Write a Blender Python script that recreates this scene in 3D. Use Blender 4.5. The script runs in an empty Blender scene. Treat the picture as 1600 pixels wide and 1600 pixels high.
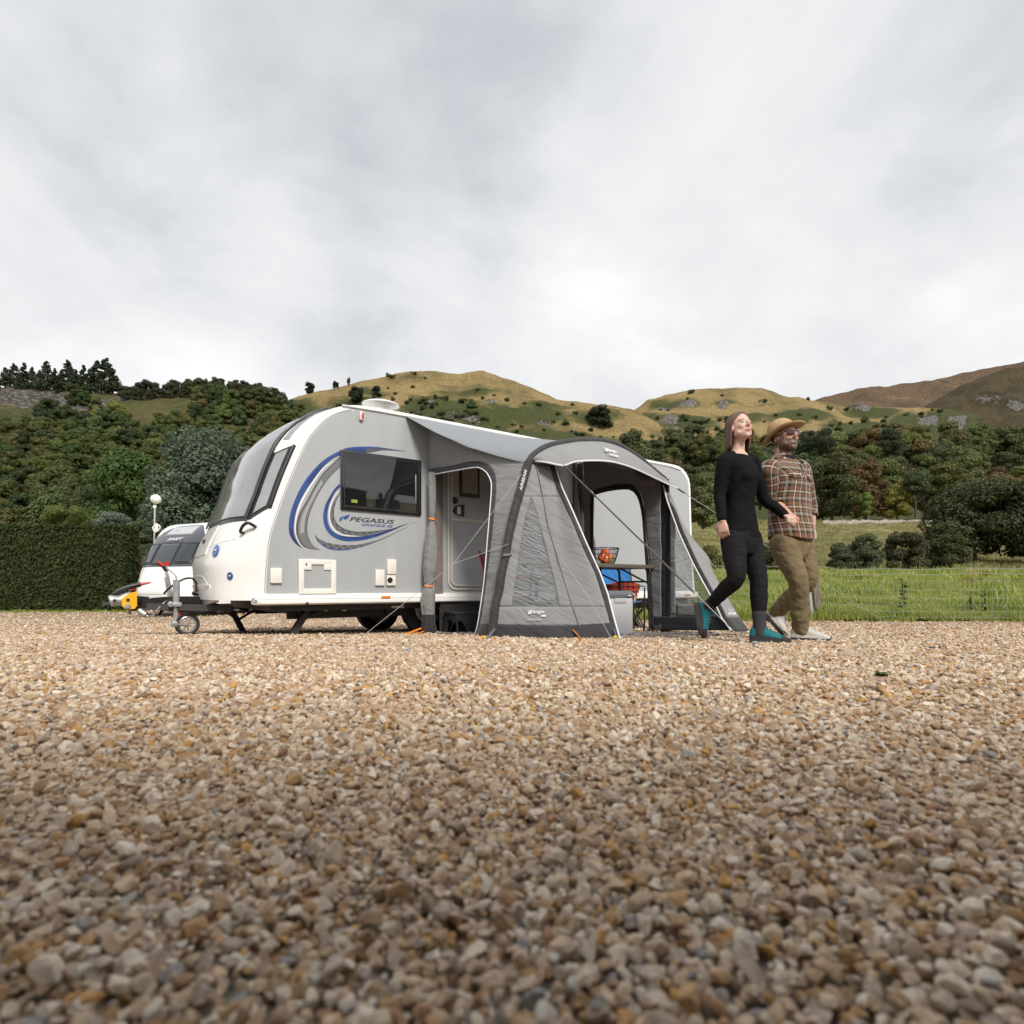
import bpy, bmesh, math, random
import numpy as np
from mathutils import Vector, Matrix, noise as mnoise

random.seed(7)
RNG = np.random.default_rng(11)
SC = bpy.context.scene
COL = SC.collection
R = math.radians

# ------------------------------------------------------------------ camera, sky, sun, exposure
FPX, HY = 900.0, 917.0                    # focal length and horizon row of the 1600 px photograph
CAMZ = 0.24
cam_d = bpy.data.cameras.new("camera")
cam = bpy.data.objects.new("camera", cam_d)
COL.objects.link(cam)
cam.location = (0, 0, CAMZ)
cam.rotation_euler = (R(90), 0, 0)
cam_d.sensor_width = 36
cam_d.lens = 36 * FPX / 1600
cam_d.shift_y = (HY - 800) / 1600
cam_d.clip_start = 0.05
cam_d.clip_end = 6000
cam_d.dof.use_dof = True
cam_d.dof.focus_distance = 5.4
cam_d.dof.aperture_fstop = 6.3
SC.camera = cam

SUN_EL, SUN_AZ = 43, 158                   # azimuth: degrees clockwise from +Y (the view), so the sun is behind right
W = bpy.data.worlds.new("World")
SC.world = W
W.use_nodes = True
nt = W.node_tree
nt.nodes.clear()
def N(tree, typ, **kw):
    n = tree.nodes.new(typ)
    for k, v in kw.items():
        if k == 'inp':
            for a, b in v.items():
                n.inputs[a].default_value = b
        else:
            setattr(n, k, v)
    return n
def L(tree, a, b):
    tree.links.new(a, b)
sky = N(nt, 'ShaderNodeTexSky', sky_type='NISHITA', sun_disc=False, sun_elevation=R(SUN_EL), sun_rotation=R(SUN_AZ),
        altitude=100, air_density=1.0, dust_density=2.0, ozone_density=1.0)
geo = N(nt, 'ShaderNodeTexCoord')
sep = N(nt, 'ShaderNodeSeparateXYZ'); L(nt, geo.outputs['Generated'], sep.inputs[0])
zz = N(nt, 'ShaderNodeMath', operation='MAXIMUM', inp={1: 0.0}); L(nt, sep.outputs[2], zz.inputs[0])
zz2 = N(nt, 'ShaderNodeMath', operation='ADD', inp={1: 0.42}); L(nt, zz.outputs[0], zz2.inputs[0])
dv = N(nt, 'ShaderNodeVectorMath', operation='DIVIDE')
cmb = N(nt, 'ShaderNodeCombineXYZ'); L(nt, zz2.outputs[0], cmb.inputs[0]); L(nt, zz2.outputs[0], cmb.inputs[1]); cmb.inputs[2].default_value = 1
L(nt, geo.outputs['Generated'], dv.inputs[0]); L(nt, cmb.outputs[0], dv.inputs[1])
flat = N(nt, 'ShaderNodeVectorMath', operation='MULTIPLY', inp={1: (1, 1, 0)}); L(nt, dv.outputs[0], flat.inputs[0])
mp = N(nt, 'ShaderNodeMapping'); mp.inputs['Location'].default_value = (3.3, 7.9, 0.35)
L(nt, flat.outputs[0], mp.inputs[0])
n1 = N(nt, 'ShaderNodeTexNoise', inp={'Scale': 1.9, 'Detail': 9, 'Roughness': 0.50, 'Distortion': 0.25}); L(nt, mp.outputs[0], n1.inputs['Vector'])
n2 = N(nt, 'ShaderNodeTexNoise', inp={'Scale': 3.2, 'Detail': 10, 'Roughness': 0.55, 'Distortion': 0.5}); L(nt, mp.outputs[0], n2.inputs['Vector'])
cr = N(nt, 'ShaderNodeValToRGB')
e = cr.color_ramp.elements
e[0].position, e[0].color = 0.37, (0.42, 0.445, 0.485, 1)
e[1].position, e[1].color = 0.69, (0.82, 0.82, 0.825, 1)
e.new(0.53).color = (0.665, 0.675, 0.69, 1)
mixn = N(nt, 'ShaderNodeMath', operation='MULTIPLY_ADD', inp={1: 0.3, 2: 0.0}); L(nt, n2.outputs[0], mixn.inputs[0])
mixn2 = N(nt, 'ShaderNodeMath', operation='MULTIPLY_ADD', inp={1: 0.7}); L(nt, n1.outputs[0], mixn2.inputs[0]); L(nt, mixn.outputs[0], mixn2.inputs[2])
# the layer of cloud is thinner and brighter towards the horizon
hz = N(nt, 'ShaderNodeMapRange', inp={1: 0.0, 2: 0.75, 3: 0.16, 4: -0.03}); L(nt, sep.outputs[2], hz.inputs[0])
addh = N(nt, 'ShaderNodeMath', operation='ADD'); L(nt, mixn2.outputs[0], addh.inputs[0]); L(nt, hz.outputs[0], addh.inputs[1])
L(nt, addh.outputs[0], cr.inputs[0])
gap = N(nt, 'ShaderNodeMapRange', inp={1: 0.30, 2: 0.40, 3: 0.75, 4: 0.97}); L(nt, addh.outputs[0], gap.inputs[0])
skm = N(nt, 'ShaderNodeVectorMath', operation='SCALE', inp={'Scale': 0.08}); L(nt, sky.outputs[0], skm.inputs[0])
mx = N(nt, 'ShaderNodeMixRGB'); L(nt, gap.outputs[0], mx.inputs[0]); L(nt, skm.outputs[0], mx.inputs[1]); L(nt, cr.outputs[0], mx.inputs[2])
bg = N(nt, 'ShaderNodeBackground', inp={'Strength': 1.0}); L(nt, mx.outputs[0], bg.inputs[0])
wo = N(nt, 'ShaderNodeOutputWorld'); L(nt, bg.outputs[0], wo.inputs[0])

sun_d = bpy.data.lights.new("sun", 'SUN')
sun_d.energy = 3.0
sun_d.angle = R(15)
sun_d.color = (1.0, 0.95, 0.87)
sun = bpy.data.objects.new("sun", sun_d)
COL.objects.link(sun)
sd = Vector((math.sin(R(SUN_AZ)) * math.cos(R(SUN_EL)), math.cos(R(SUN_AZ)) * math.cos(R(SUN_EL)), math.sin(R(SUN_EL))))
sun.rotation_euler = sd.to_track_quat('Z', 'Y').to_euler()
SC.view_settings.view_transform = 'Standard'
SC.view_settings.look = 'None'
SC.view_settings.exposure = 0.32
SC.view_settings.gamma = 1
SC.cycles.use_denoising = True
SC.cycles.max_bounces = 8
SC.cycles.transparent_max_bounces = 16
SC.cycles.caustics_reflective = False
SC.cycles.caustics_refractive = False

# ------------------------------------------------------------------ measuring helpers
CAM = Vector((0, 0, CAMZ))
def ray(px, py):
    return Vector(((px - 800) / FPX, 1.0, (HY - py) / FPX))
def P(px, py, Y):                          # a point seen at a pixel, Y metres ahead
    return CAM + ray(px, py) * Y
def gz(x, y):                              # the gravel yard falls gently away from the camera and levels out
    t = min(max(y, -1.0), 14.0)
    z = 0.05 - 0.0545 * t
    if t > 11:
        z = 0.05 - 0.0545 * 11 - 0.0545 * (t - 11) * (1 - (t - 11) / 6.0)
    return z
def G(px, py):                             # where a pixel meets the sloping yard
    r = ray(px, py)
    Y = 0.19 / (-(r.z) - 0.0545)
    return CAM + r * Y
# the caravan's own frame: x along its side, y away from the camera, z up
PHI = math.atan((2049 - 800) / FPX)
CO = Vector((-2.545, 5.95, 0))
CD = Vector((math.sin(PHI), math.cos(PHI), 0))
CN = Vector((math.cos(PHI), -math.sin(PHI), 0))
CROT = math.pi / 2 - PHI
def to_c(p):
    q = p - CO
    return Vector((q.dot(CD), -q.dot(CN), q.z))
def from_c(v):
    return CO + CD * v[0] - CN * v[1] + Vector((0, 0, v[2]))
def CP(px, py, n=0.0):                     # pixel on a plane n metres outside the caravan's near side, in caravan coordinates
    r = ray(px, py)
    k = (n - (CAM - CO).dot(CN)) / r.dot(CN)
    return to_c(CAM + r * k)
def CT(px, py, t):                         # pixel on a plane across the caravan at t
    r = ray(px, py)
    k = (t - (CAM - CO).dot(CD)) / r.dot(CD)
    return to_c(CAM + r * k)
def cgz(t, y):
    w = from_c((t, y, 0))
    return gz(w.x, w.y)

# ------------------------------------------------------------------ mesh helpers
class MB:
    def __init__(s):
        s.v, s.f, s.m, s.uv = [], [], [], None
    def add(s, verts, faces, m=0):
        o = len(s.v)
        s.v += [tuple(p) for p in verts]
        s.f += [tuple(i + o for i in f) for f in faces]
        s.m += [m] * len(faces)
        return s
    def box(s, c, d, m=0, rot=None, bev=0.0):
        hx, hy, hz = d[0] / 2, d[1] / 2, d[2] / 2
        if bev > 0:
            b = min(bev, hx * .99, hy * .99, hz * .99)
            bm = bmesh.new()
            bmesh.ops.create_cube(bm, size=1)
            for v in bm.verts:
                v.co = Vector((v.co.x * d[0], v.co.y * d[1], v.co.z * d[2]))
            bmesh.ops.bevel(bm, geom=list(bm.edges), offset=b, segments=2, profile=0.6, affect='EDGES')
            vs = [v.co.copy() for v in bm.verts]
            bm.verts.index_update()
            fs = [[v.index for v in f.verts] for f in bm.faces]
            bm.free()
        else:
            vs = [Vector((x, y, z)) for x in (-hx, hx) for y in (-hy, hy) for z in (-hz, hz)]
            fs = [(0, 1, 3, 2), (4, 6, 7, 5), (0, 4, 5, 1), (2, 3, 7, 6), (0, 2, 6, 4), (1, 5, 7, 3)]
        if rot is not None:
            vs = [rot @ v for v in vs]
        c = Vector(c)
        return s.add([v + c for v in vs], fs, m)
    def bar(s, a, b, w, h, m=0, up=Vector((0, 0, 1)), bev=0.0):
        a, b = Vector(a), Vector(b)
        d = (b - a); ln = d.length; d.normalize()
        side = d.cross(up)
        if side.length < 1e-4:
            side = d.cross(Vector((1, 0, 0)))
        side.normalize()
        u = side.cross(d)
        M = Matrix((d, side, u)).transposed()
        return s.box((a + b) / 2, (ln, w, h), m, M, bev)
    def tube(s, pts, r, n=8, m=0, cap=True, closed=False):
        pts = [Vector(p) for p in pts]
        k = len(pts)
        rs = r if isinstance(r, (list, tuple)) else [r] * k
        rings = []
        up = None
        for i in range(k):
            if closed:
                d = pts[(i + 1) % k] - pts[i - 1]
            else:
                d = pts[min(i + 1, k - 1)] - pts[max(i - 1, 0)]
            if d.length < 1e-9:
                d = Vector((0, 0, 1))
            d.normalize()
            if up is None:
                up = d.orthogonal().normalized()
            else:
                up = (up - d * up.dot(d))
                up = up.normalized() if up.length > 1e-6 else d.orthogonal().normalized()
            sd_ = d.cross(up)
            rings.append([pts[i] + (up * math.cos(2 * math.pi * j / n) + sd_ * math.sin(2 * math.pi * j / n)) * rs[i] for j in range(n)])
        return s.loft(rings, m, cap, closed)
    def loft(s, rings, m=0, cap=True, closed=False):
        n = len(rings[0]); k = len(rings)
        vs = [p for r_ in rings for p in r_]
        fs = []
        for i in range(k if closed else k - 1):
            for j in range(n):
                a = i * n + j; b = i * n + (j + 1) % n
                c = ((i + 1) % k) * n + (j + 1) % n; d = ((i + 1) % k) * n + j
                fs.append((a, b, c, d))
        if cap and not closed:
            fs.append(tuple(range(n))[::-1])
            fs.append(tuple((k - 1) * n + j for j in range(n)))
        return s.add(vs, fs, m)
    def grid(s, fn, nu, nv, m=0, flip=False):
        vs = [fn(i / nu, j / nv) for i in range(nu + 1) for j in range(nv + 1)]
        fs = []
        for i in range(nu):
            for j in range(nv):
                a = i * (nv + 1) + j
                q = (a, a + 1, a + nv + 2, a + nv + 1)
                fs.append(q[::-1] if flip else q)
        return s.add(vs, fs, m)
    def slab(s, fn, nu, nv, off, m=0):
        """a grid with thickness: OFF is a vector or a function(u, v) of the offset of its second face"""
        g = off if callable(off) else (lambda u, v: off)
        A = [Vector(fn(i / nu, j / nv)) for i in range(nu + 1) for j in range(nv + 1)]
        B = [A[i * (nv + 1) + j] + Vector(g(i / nu, j / nv)) for i in range(nu + 1) for j in range(nv + 1)]
        K = len(A)
        fs = []
        for i in range(nu):
            for j in range(nv):
                a = i * (nv + 1) + j
                q = (a, a + 1, a + nv + 2, a + nv + 1)
                fs.append(q[::-1]); fs.append(tuple(x + K for x in q))
        idx = [j for j in range(nv + 1)] + [i * (nv + 1) + nv for i in range(1, nu + 1)] + [nu * (nv + 1) + j for j in range(nv - 1, -1, -1)] + [i * (nv + 1) for i in range(nu - 1, 0, -1)]
        for a, b in zip(idx, idx[1:] + idx[:1]):
            fs.append((a, b, b + K, a + K))
        return s.add(A + B, fs, m)
    def prism(s, poly, off, m=0):
        poly = [Vector(p) for p in poly]; off = Vector(off); n = len(poly)
        fs = [tuple(range(n))[::-1], tuple(range(n, 2 * n))]
        for i in range(n):
            j = (i + 1) % n
            fs.append((i, j, n + j, n + i))
        return s.add(poly + [p + off for p in poly], fs, m)
    def ball(s, c, r, nu=12, nv=8, m=0, rot=None):
        c = Vector(c)
        r = r if isinstance(r, (tuple, list)) else (r, r, r)
        vs, fs = [], []
        for i in range(nv + 1):
            th = math.pi * i / nv
            for j in range(nu):
                ph = 2 * math.pi * j / nu
                v = Vector((r[0] * math.sin(th) * math.cos(ph), r[1] * math.sin(th) * math.sin(ph), r[2] * math.cos(th)))
                vs.append(c + (rot @ v if rot is not None else v))
        for i in range(nv):
            for j in range(nu):
                fs.append((i * nu + j, (i + 1) * nu + j, (i + 1) * nu + (j + 1) % nu, i * nu + (j + 1) % nu))
        return s.add(vs, fs, m)
    def disc(s, c, axis, r, h, n=24, m=0, bev=0.0):
        axis = Vector(axis).normalized(); c = Vector(c)
        u = axis.orthogonal().normalized(); w = axis.cross(u)
        def ring(rr, hh):
            return [c + axis * hh + (u * math.cos(2 * math.pi * j / n) + w * math.sin(2 * math.pi * j / n)) * rr for j in range(n)]
        if bev > 0:
            rings = [ring(r - bev, -h / 2), ring(r, -h / 2 + bev), ring(r, h / 2 - bev), ring(r - bev, h / 2)]
        else:
            rings = [ring(r, -h / 2), ring(r, h / 2)]
        return s.loft(rings, m)
    def build(s, name, mats, parent=None, smooth=35, label=None, fixn=False):
        me = bpy.data.meshes.new(name)
        me.from_pydata(s.v, [], s.f)
        mats = mats if isinstance(mats, (list, tuple)) else [mats]
        for mm in mats:
            me.materials.append(mm)
        if len(mats) > 1:
            me.polygons.foreach_set('material_index', s.m)
        if fixn:
            bm = bmesh.new(); bm.from_mesh(me)
            bmesh.ops.remove_doubles(bm, verts=bm.verts, dist=1e-5)
            bmesh.ops.recalc_face_normals(bm, faces=bm.faces)
            bm.to_mesh(me); bm.free()
        if smooth:
            me.polygons.foreach_set('use_smooth', [True] * len(me.polygons))
            me.set_sharp_from_angle(angle=R(smooth))
        if s.uv is not None:
            at = me.attributes.new('st', 'FLOAT_VECTOR', 'POINT')
            at.data.foreach_set('vector', np.array(s.uv, dtype=np.float32).ravel())
        o = bpy.data.objects.new(name, me)
        COL.objects.link(o)
        if parent is not None:
            o.parent = parent
        if label:
            o['label'] = label
        return o
def tag(o, label, cat, group=None, kind=None):
    if label: o['label'] = label
    if cat: o['category'] = cat
    if group: o['group'] = group
    if kind: o['kind'] = kind
    return o
def structure(o):
    o['kind'] = 'structure'
    return o
def thing(name, label, cat, loc=(0, 0, 0), rz=0.0, group=None):
    o = bpy.data.objects.new(name, None)
    o.empty_display_size = 0.2
    COL.objects.link(o)
    o.location = loc
    o.rotation_euler = (0, 0, rz)
    return tag(o, label, cat, group)
def lerp(a, b, t):
    return a + (b - a) * t
def interp(xs, tab):
    X = [p[0] for p in tab]; Yv = [p[1] for p in tab]
    return float(np.interp(xs, X, Yv))
def crom(pts, per=6, closed=False):
    """Catmull-Rom through points"""
    pts = [Vector(p) for p in pts]; n = len(pts); out = []
    for i in range(n if closed else n - 1):
        if closed:
            p0, p1, p2, p3 = pts[i - 1], pts[i], pts[(i + 1) % n], pts[(i + 2) % n]
        else:
            p0, p1, p2, p3 = pts[max(i - 1, 0)], pts[i], pts[i + 1], pts[min(i + 2, n - 1)]
        for j in range(per):
            t = j / per
            out.append(0.5 * ((2 * p1) + (p2 - p0) * t + (2 * p0 - 5 * p1 + 4 * p2 - p3) * t * t + (3 * p1 - p0 - 3 * p2 + p3) * t ** 3))
    if not closed:
        out.append(pts[-1].copy())
    return out
def resample(pts, n):
    pts = [Vector(p) for p in pts]
    ds = [0.0]
    for a, b in zip(pts, pts[1:]):
        ds.append(ds[-1] + (b - a).length)
    out, k = [], 0
    for i in range(n):
        d = ds[-1] * i / (n - 1)
        while k < len(ds) - 2 and ds[k + 1] < d:
            k += 1
        w = (d - ds[k]) / max(ds[k + 1] - ds[k], 1e-9)
        out.append(pts[k].lerp(pts[k + 1], min(max(w, 0), 1)))
    return out

# ------------------------------------------------------------------ materials
def srgb(r, g, b):
    def c(x):
        x /= 255
        return x / 12.92 if x <= 0.04045 else ((x + 0.055) / 1.055) ** 2.4
    return (c(r), c(g), c(b))
def mat(name, col, rough=0.5, metal=0.0, var=0.06, scale=6.0, bump=0.0, bscale=60.0, coat=0.0, transl=0.0, alpha=1.0, stretch=None, spec=None):
    m = bpy.data.materials.new(name)
    m.use_nodes = True
    t = m.node_tree
    b = t.nodes['Principled BSDF']
    b.inputs['Roughness'].default_value = rough
    b.inputs['Metallic'].default_value = metal
    b.inputs['Coat Weight'].default_value = coat
    if spec is not None:
        b.inputs['Specular IOR Level'].default_value = spec
    tc = N(t, 'ShaderNodeTexCoord')
    src = tc.outputs['Object']
    if stretch:
        mpn = N(t, 'ShaderNodeMapping'); mpn.inputs['Scale'].default_value = stretch
        L(t, src, mpn.inputs[0]); src = mpn.outputs[0]
    if var > 0:
        nz = N(t, 'ShaderNodeTexNoise', inp={'Scale': scale, 'Detail': 6, 'Roughness': 0.6}); L(t, src, nz.inputs['Vector'])
        mr = N(t, 'ShaderNodeMapRange', inp={1: 0.3, 2: 0.7, 3: 1 - var, 4: 1 + var}); L(t, nz.outputs[0], mr.inputs[0])
        sc_ = N(t, 'ShaderNodeVectorMath', operation='SCALE', inp={0: col}); L(t, mr.outputs[0], sc_.inputs['Scale'])
        L(t, sc_.outputs[0], b.inputs['Base Color'])
        mr2 = N(t, 'ShaderNodeMapRange', inp={1: 0.3, 2: 0.7, 3: max(rough - .08, .02), 4: min(rough + .08, 1)}); L(t, nz.outputs[0], mr2.inputs[0])
        L(t, mr2.outputs[0], b.inputs['Roughness'])
    else:
        b.inputs['Base Color'].default_value = (*col, 1)
    if bump > 0:
        nb = N(t, 'ShaderNodeTexNoise', inp={'Scale': bscale, 'Detail': 4, 'Roughness': 0.55}); L(t, src, nb.inputs['Vector'])
        bp = N(t, 'ShaderNodeBump', inp={'Strength': bump, 'Distance': 0.01}); L(t, nb.outputs[0], bp.inputs['Height'])
        L(t, bp.outputs[0], b.inputs['Normal'])
    if transl > 0:
        out = t.nodes['Material Output']
        tr = N(t, 'ShaderNodeBsdfTranslucent', inp={'Color': (*[c * .9 for c in col], 1)})
        ms = N(t, 'ShaderNodeMixShader', inp={0: transl})
        L(t, b.outputs[0], ms.inputs[1]); L(t, tr.outputs[0], ms.inputs[2]); L(t, ms.outputs[0], out.inputs[0])
    return m
M = {}
M['white'] = mat('white_gloss_panel', (0.80, 0.80, 0.785), 0.22, var=0.03, scale=1.6, coat=0.3, stretch=(4, 4, .6))
M['offwhite'] = mat('off_white_plastic', (0.78, 0.76, 0.70), 0.4, var=0.03)
M['cream'] = mat('cream_trim', (0.66, 0.63, 0.55), 0.45, var=0.05)
M['sidegrey'] = mat('grey_side_panel', srgb(166, 169, 171), 0.34, var=0.035, scale=1.2, bump=0.03, bscale=25, coat=0.15, stretch=(5, 5, .5))
M['black'] = mat('black_plastic', (0.016, 0.016, 0.017), 0.42, var=0.15)
M['rubber'] = mat('black_rubber', (0.022, 0.021, 0.02), 0.75, var=0.2, bump=0.1)
M['galv'] = mat('galvanised_steel', (0.50, 0.51, 0.51), 0.42, metal=0.75, var=0.14, scale=14)
M['steel'] = mat('bright_steel', (0.66, 0.66, 0.65), 0.3, metal=0.85, var=0.1)
M['chassis'] = mat('dark_chassis_steel', (0.05, 0.046, 0.042), 0.6, var=0.25, bump=0.1, bscale=40)
M['red'] = mat('red_plastic', (0.55, 0.03, 0.025), 0.4, var=0.06)
M['yellow'] = mat('yellow_painted_metal', (0.80, 0.42, 0.015), 0.4, var=0.08)
M['orange'] = mat('orange_webbing', (0.85, 0.25, 0.02), 0.6, var=0.08)
M['amber'] = mat('amber_lens', (0.75, 0.22, 0.02), 0.2, var=0.05, coat=0.5)
M['blue'] = mat('blue_print', (0.03, 0.075, 0.24), 0.3, var=0.05)
M['darkprint'] = mat('dark_grey_print', (0.075, 0.077, 0.082), 0.35, var=0.05)
M['whiteprint'] = mat('white_print', (0.82, 0.82, 0.82), 0.4, var=0.02)
def glass_dark(name, col=(0.012, 0.013, 0.015), rough=0.04, spec=0.6):
    m = mat(name, col, rough, var=0.0, spec=spec, coat=0.9)
    return m
M['tint'] = glass_dark('smoked_acrylic_window')
# ------------------------------------------------------------------ instancing for stuff (stones, grass)
SCATTERS = []
def instancer(name, pts, rots, scl, idx, sources, kind='stuff'):
    me = bpy.data.meshes.new(name)
    me.from_pydata([], [], [])
    me.vertices.add(len(pts))
    me.vertices.foreach_set('co', np.asarray(pts, dtype=np.float32).ravel())
    a = me.attributes.new('rot', 'FLOAT_VECTOR', 'POINT'); a.data.foreach_set('vector', np.asarray(rots, dtype=np.float32).ravel())
    a = me.attributes.new('scl', 'FLOAT_VECTOR', 'POINT'); a.data.foreach_set('vector', np.asarray(scl, dtype=np.float32).ravel())
    a = me.attributes.new('idx', 'INT', 'POINT'); a.data.foreach_set('value', np.asarray(idx, dtype=np.int32))
    o = bpy.data.objects.new(name, me)
    COL.objects.link(o)
    coll = bpy.data.collections.new(name + '_sources')
    for s in sources:
        for c in list(s.users_collection):
            c.objects.unlink(s)
        coll.objects.link(s)
    ng = bpy.data.node_groups.new(name + '_nodes', 'GeometryNodeTree')
    ng.interface.new_socket('Geometry', in_out='INPUT', socket_type='NodeSocketGeometry')
    ng.interface.new_socket('Geometry', in_out='OUTPUT', socket_type='NodeSocketGeometry')
    gi = ng.nodes.new('NodeGroupInput'); go = ng.nodes.new('NodeGroupOutput')
    ci = ng.nodes.new('GeometryNodeCollectionInfo')
    ci.inputs['Collection'].default_value = coll
    ci.inputs['Separate Children'].default_value = True
    ci.inputs['Reset Children'].default_value = True
    ip = ng.nodes.new('GeometryNodeInstanceOnPoints')
    ip.inputs['Pick Instance'].default_value = True
    def attr(nm, typ):
        n = ng.nodes.new('GeometryNodeInputNamedAttribute'); n.data_type = typ
        n.inputs['Name'].default_value = nm
        return [s for s in n.outputs if s.enabled and s.name == 'Attribute'][0]
    ng.links.new(gi.outputs[0], ip.inputs['Points'])
    ng.links.new(ci.outputs[0], ip.inputs['Instance'])
    ng.links.new(attr('idx', 'INT'), ip.inputs['Instance Index'])
    ng.links.new(attr('rot', 'FLOAT_VECTOR'), ip.inputs['Rotation'])
    ng.links.new(attr('scl', 'FLOAT_VECTOR'), ip.inputs['Scale'])
    ng.links.new(ip.outputs[0], go.inputs[0])
    SCATTERS.append((o, ng))               # switched on at the very end, so that building the rest stays quick
    o['kind'] = kind
    return o

def ramp(t, fac, stops, interp_='LINEAR'):
    n = N(t, 'ShaderNodeValToRGB'); n.color_ramp.interpolation = interp_
    el = n.color_ramp.elements
    el[0].position, el[0].color = stops[0][0], (*stops[0][1], 1)
    el[1].position, el[1].color = stops[-1][0], (*stops[-1][1], 1)
    for p_, c_ in stops[1:-1]:
        el.new(p_).color = (*c_, 1)
    L(t, fac, n.inputs[0])
    return n

# ------------------------------------------------------------------ gravel yard
STONE = [(0.0, (0.628, 0.500, 0.357)), (0.10, (0.438, 0.294, 0.178)), (0.2, (0.567, 0.417, 0.288)), (0.3, (0.757, 0.644, 0.507)), (0.38, (0.360, 0.206, 0.099)), (0.46, (0.628, 0.474, 0.326)),
         (0.54, (0.520, 0.412, 0.331)), (0.62, (0.803, 0.711, 0.590)), (0.70, (0.489, 0.289, 0.126)), (0.78, (0.386, 0.297, 0.233)), (0.84, (0.639, 0.451, 0.295)), (0.90, (0.726, 0.602, 0.476)), (0.95, (0.587, 0.314, 0.083)),
         (0.972, (0.299, 0.287, 0.281)), (0.988, (0.546, 0.495, 0.435))]
def stone_mat():
    m = bpy.data.materials.new('gravel_stone'); m.use_nodes = True
    t = m.node_tree; b = t.nodes['Principled BSDF']
    oi = N(t, 'ShaderNodeObjectInfo')
    r_ = ramp(t, oi.outputs['Random'], STONE, 'CONSTANT')
    tc = N(t, 'ShaderNodeTexCoord')
    off = N(t, 'ShaderNodeVectorMath', operation='ADD'); L(t, tc.outputs['Object'], off.inputs[0]); L(t, oi.outputs['Location'], off.inputs[1])
    nz = N(t, 'ShaderNodeTexNoise', inp={'Scale': 1.3, 'Detail': 6, 'Roughness': 0.65}); L(t, off.outputs[0], nz.inputs['Vector'])
    mr = N(t, 'ShaderNodeMapRange', inp={1: 0.3, 2: 0.75, 3: 0.60, 4: 1.28}); L(t, nz.outputs[0], mr.inputs[0])
    sc_ = N(t, 'ShaderNodeVectorMath', operation='SCALE'); L(t, r_.outputs[0], sc_.inputs[0]); L(t, mr.outputs[0], sc_.inputs['Scale'])
    nz2 = N(t, 'ShaderNodeTexNoise', inp={'Scale': 2.3, 'Detail': 3}); L(t, off.outputs[0], nz2.inputs['Vector'])
    mr2 = N(t, 'ShaderNodeMapRange', inp={1: 0.5, 2: 0.72, 3: 0.0, 4: 0.55}); L(t, nz2.outputs[0], mr2.inputs[0])
    mx_ = N(t, 'ShaderNodeMixRGB', inp={2: (0.52, 0.33, 0.17, 1)}); L(t, mr2.outputs[0], mx_.inputs[0]); L(t, sc_.outputs[0], mx_.inputs[1])
    L(t, mx_.outputs[0], b.inputs['Base Color'])
    b.inputs['Roughness'].default_value = 0.62
    nb = N(t, 'ShaderNodeTexNoise', inp={'Scale': 6.0, 'Detail': 5, 'Roughness': 0.6}); L(t, off.outputs[0], nb.inputs['Vector'])
    bp = N(t, 'ShaderNodeBump', inp={'Strength': 0.35, 'Distance': 0.12}); L(t, nb.outputs[0], bp.inputs['Height']); L(t, bp.outputs[0], b.inputs['Normal'])
    return m
def gravel_ground_mat():
    m = bpy.data.materials.new('gravel_bed'); m.use_nodes = True
    t = m.node_tree; b = t.nodes['Principled BSDF']
    tc = N(t, 'ShaderNodeTexCoord')
    vo = N(t, 'ShaderNodeTexVoronoi', inp={'Scale': 62.0, 'Randomness': 1.0}); L(t, tc.outputs['Object'], vo.inputs['Vector'])
    sp = N(t, 'ShaderNodeSeparateColor'); L(t, vo.outputs['Color'], sp.inputs[0])
    r_ = ramp(t, sp.outputs[0], STONE, 'CONSTANT')
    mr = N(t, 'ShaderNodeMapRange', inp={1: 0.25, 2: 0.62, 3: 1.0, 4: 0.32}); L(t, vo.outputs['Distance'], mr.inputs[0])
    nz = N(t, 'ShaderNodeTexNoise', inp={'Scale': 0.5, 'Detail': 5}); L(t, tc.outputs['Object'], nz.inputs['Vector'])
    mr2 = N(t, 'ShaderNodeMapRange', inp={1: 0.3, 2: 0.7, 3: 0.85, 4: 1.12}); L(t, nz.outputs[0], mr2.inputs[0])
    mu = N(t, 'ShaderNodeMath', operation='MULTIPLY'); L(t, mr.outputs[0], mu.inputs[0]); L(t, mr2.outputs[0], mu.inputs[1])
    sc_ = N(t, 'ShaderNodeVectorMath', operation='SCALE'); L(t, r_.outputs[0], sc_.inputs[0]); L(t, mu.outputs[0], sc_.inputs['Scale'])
    L(t, sc_.outputs[0], b.inputs['Base Color'])
    b.inputs['Roughness'].default_value = 0.8
    inv = N(t, 'ShaderNodeMath', operation='MULTIPLY', inp={1: -1.0}); L(t, vo.outputs['Distance'], inv.inputs[0])
    bp = N(t, 'ShaderNodeBump', inp={'Strength': 0.7, 'Distance': 0.012}); L(t, inv.outputs[0], bp.inputs['Height']); L(t, bp.outputs[0], b.inputs['Normal'])
    return m
def yard_bump(x, y):
    d = np.maximum(y, 0.2)
    fine = np.sin(x * 6.1 + 1.3 * np.sin(y * 4.7)) * np.cos(y * 5.3 + 1.1 * np.sin(x * 3.9)) * .6
    broad = np.sin(x * 1.7 + 1.4 * np.sin(y * 1.1)) * np.cos(y * 2.1 + np.sin(x * 1.3)) * .6
    return 0.006 * np.minimum(1, d) * fine + 0.012 * np.minimum(1, d / 3) * broad
def gz_np(y):
    t = np.clip(y, -1.0, 14.0)
    return np.where(t > 11, 0.05 - 0.0545 * 11 - 0.0545 * (t - 11) * (1 - (t - 11) / 6.0), 0.05 - 0.0545 * t)
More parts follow.
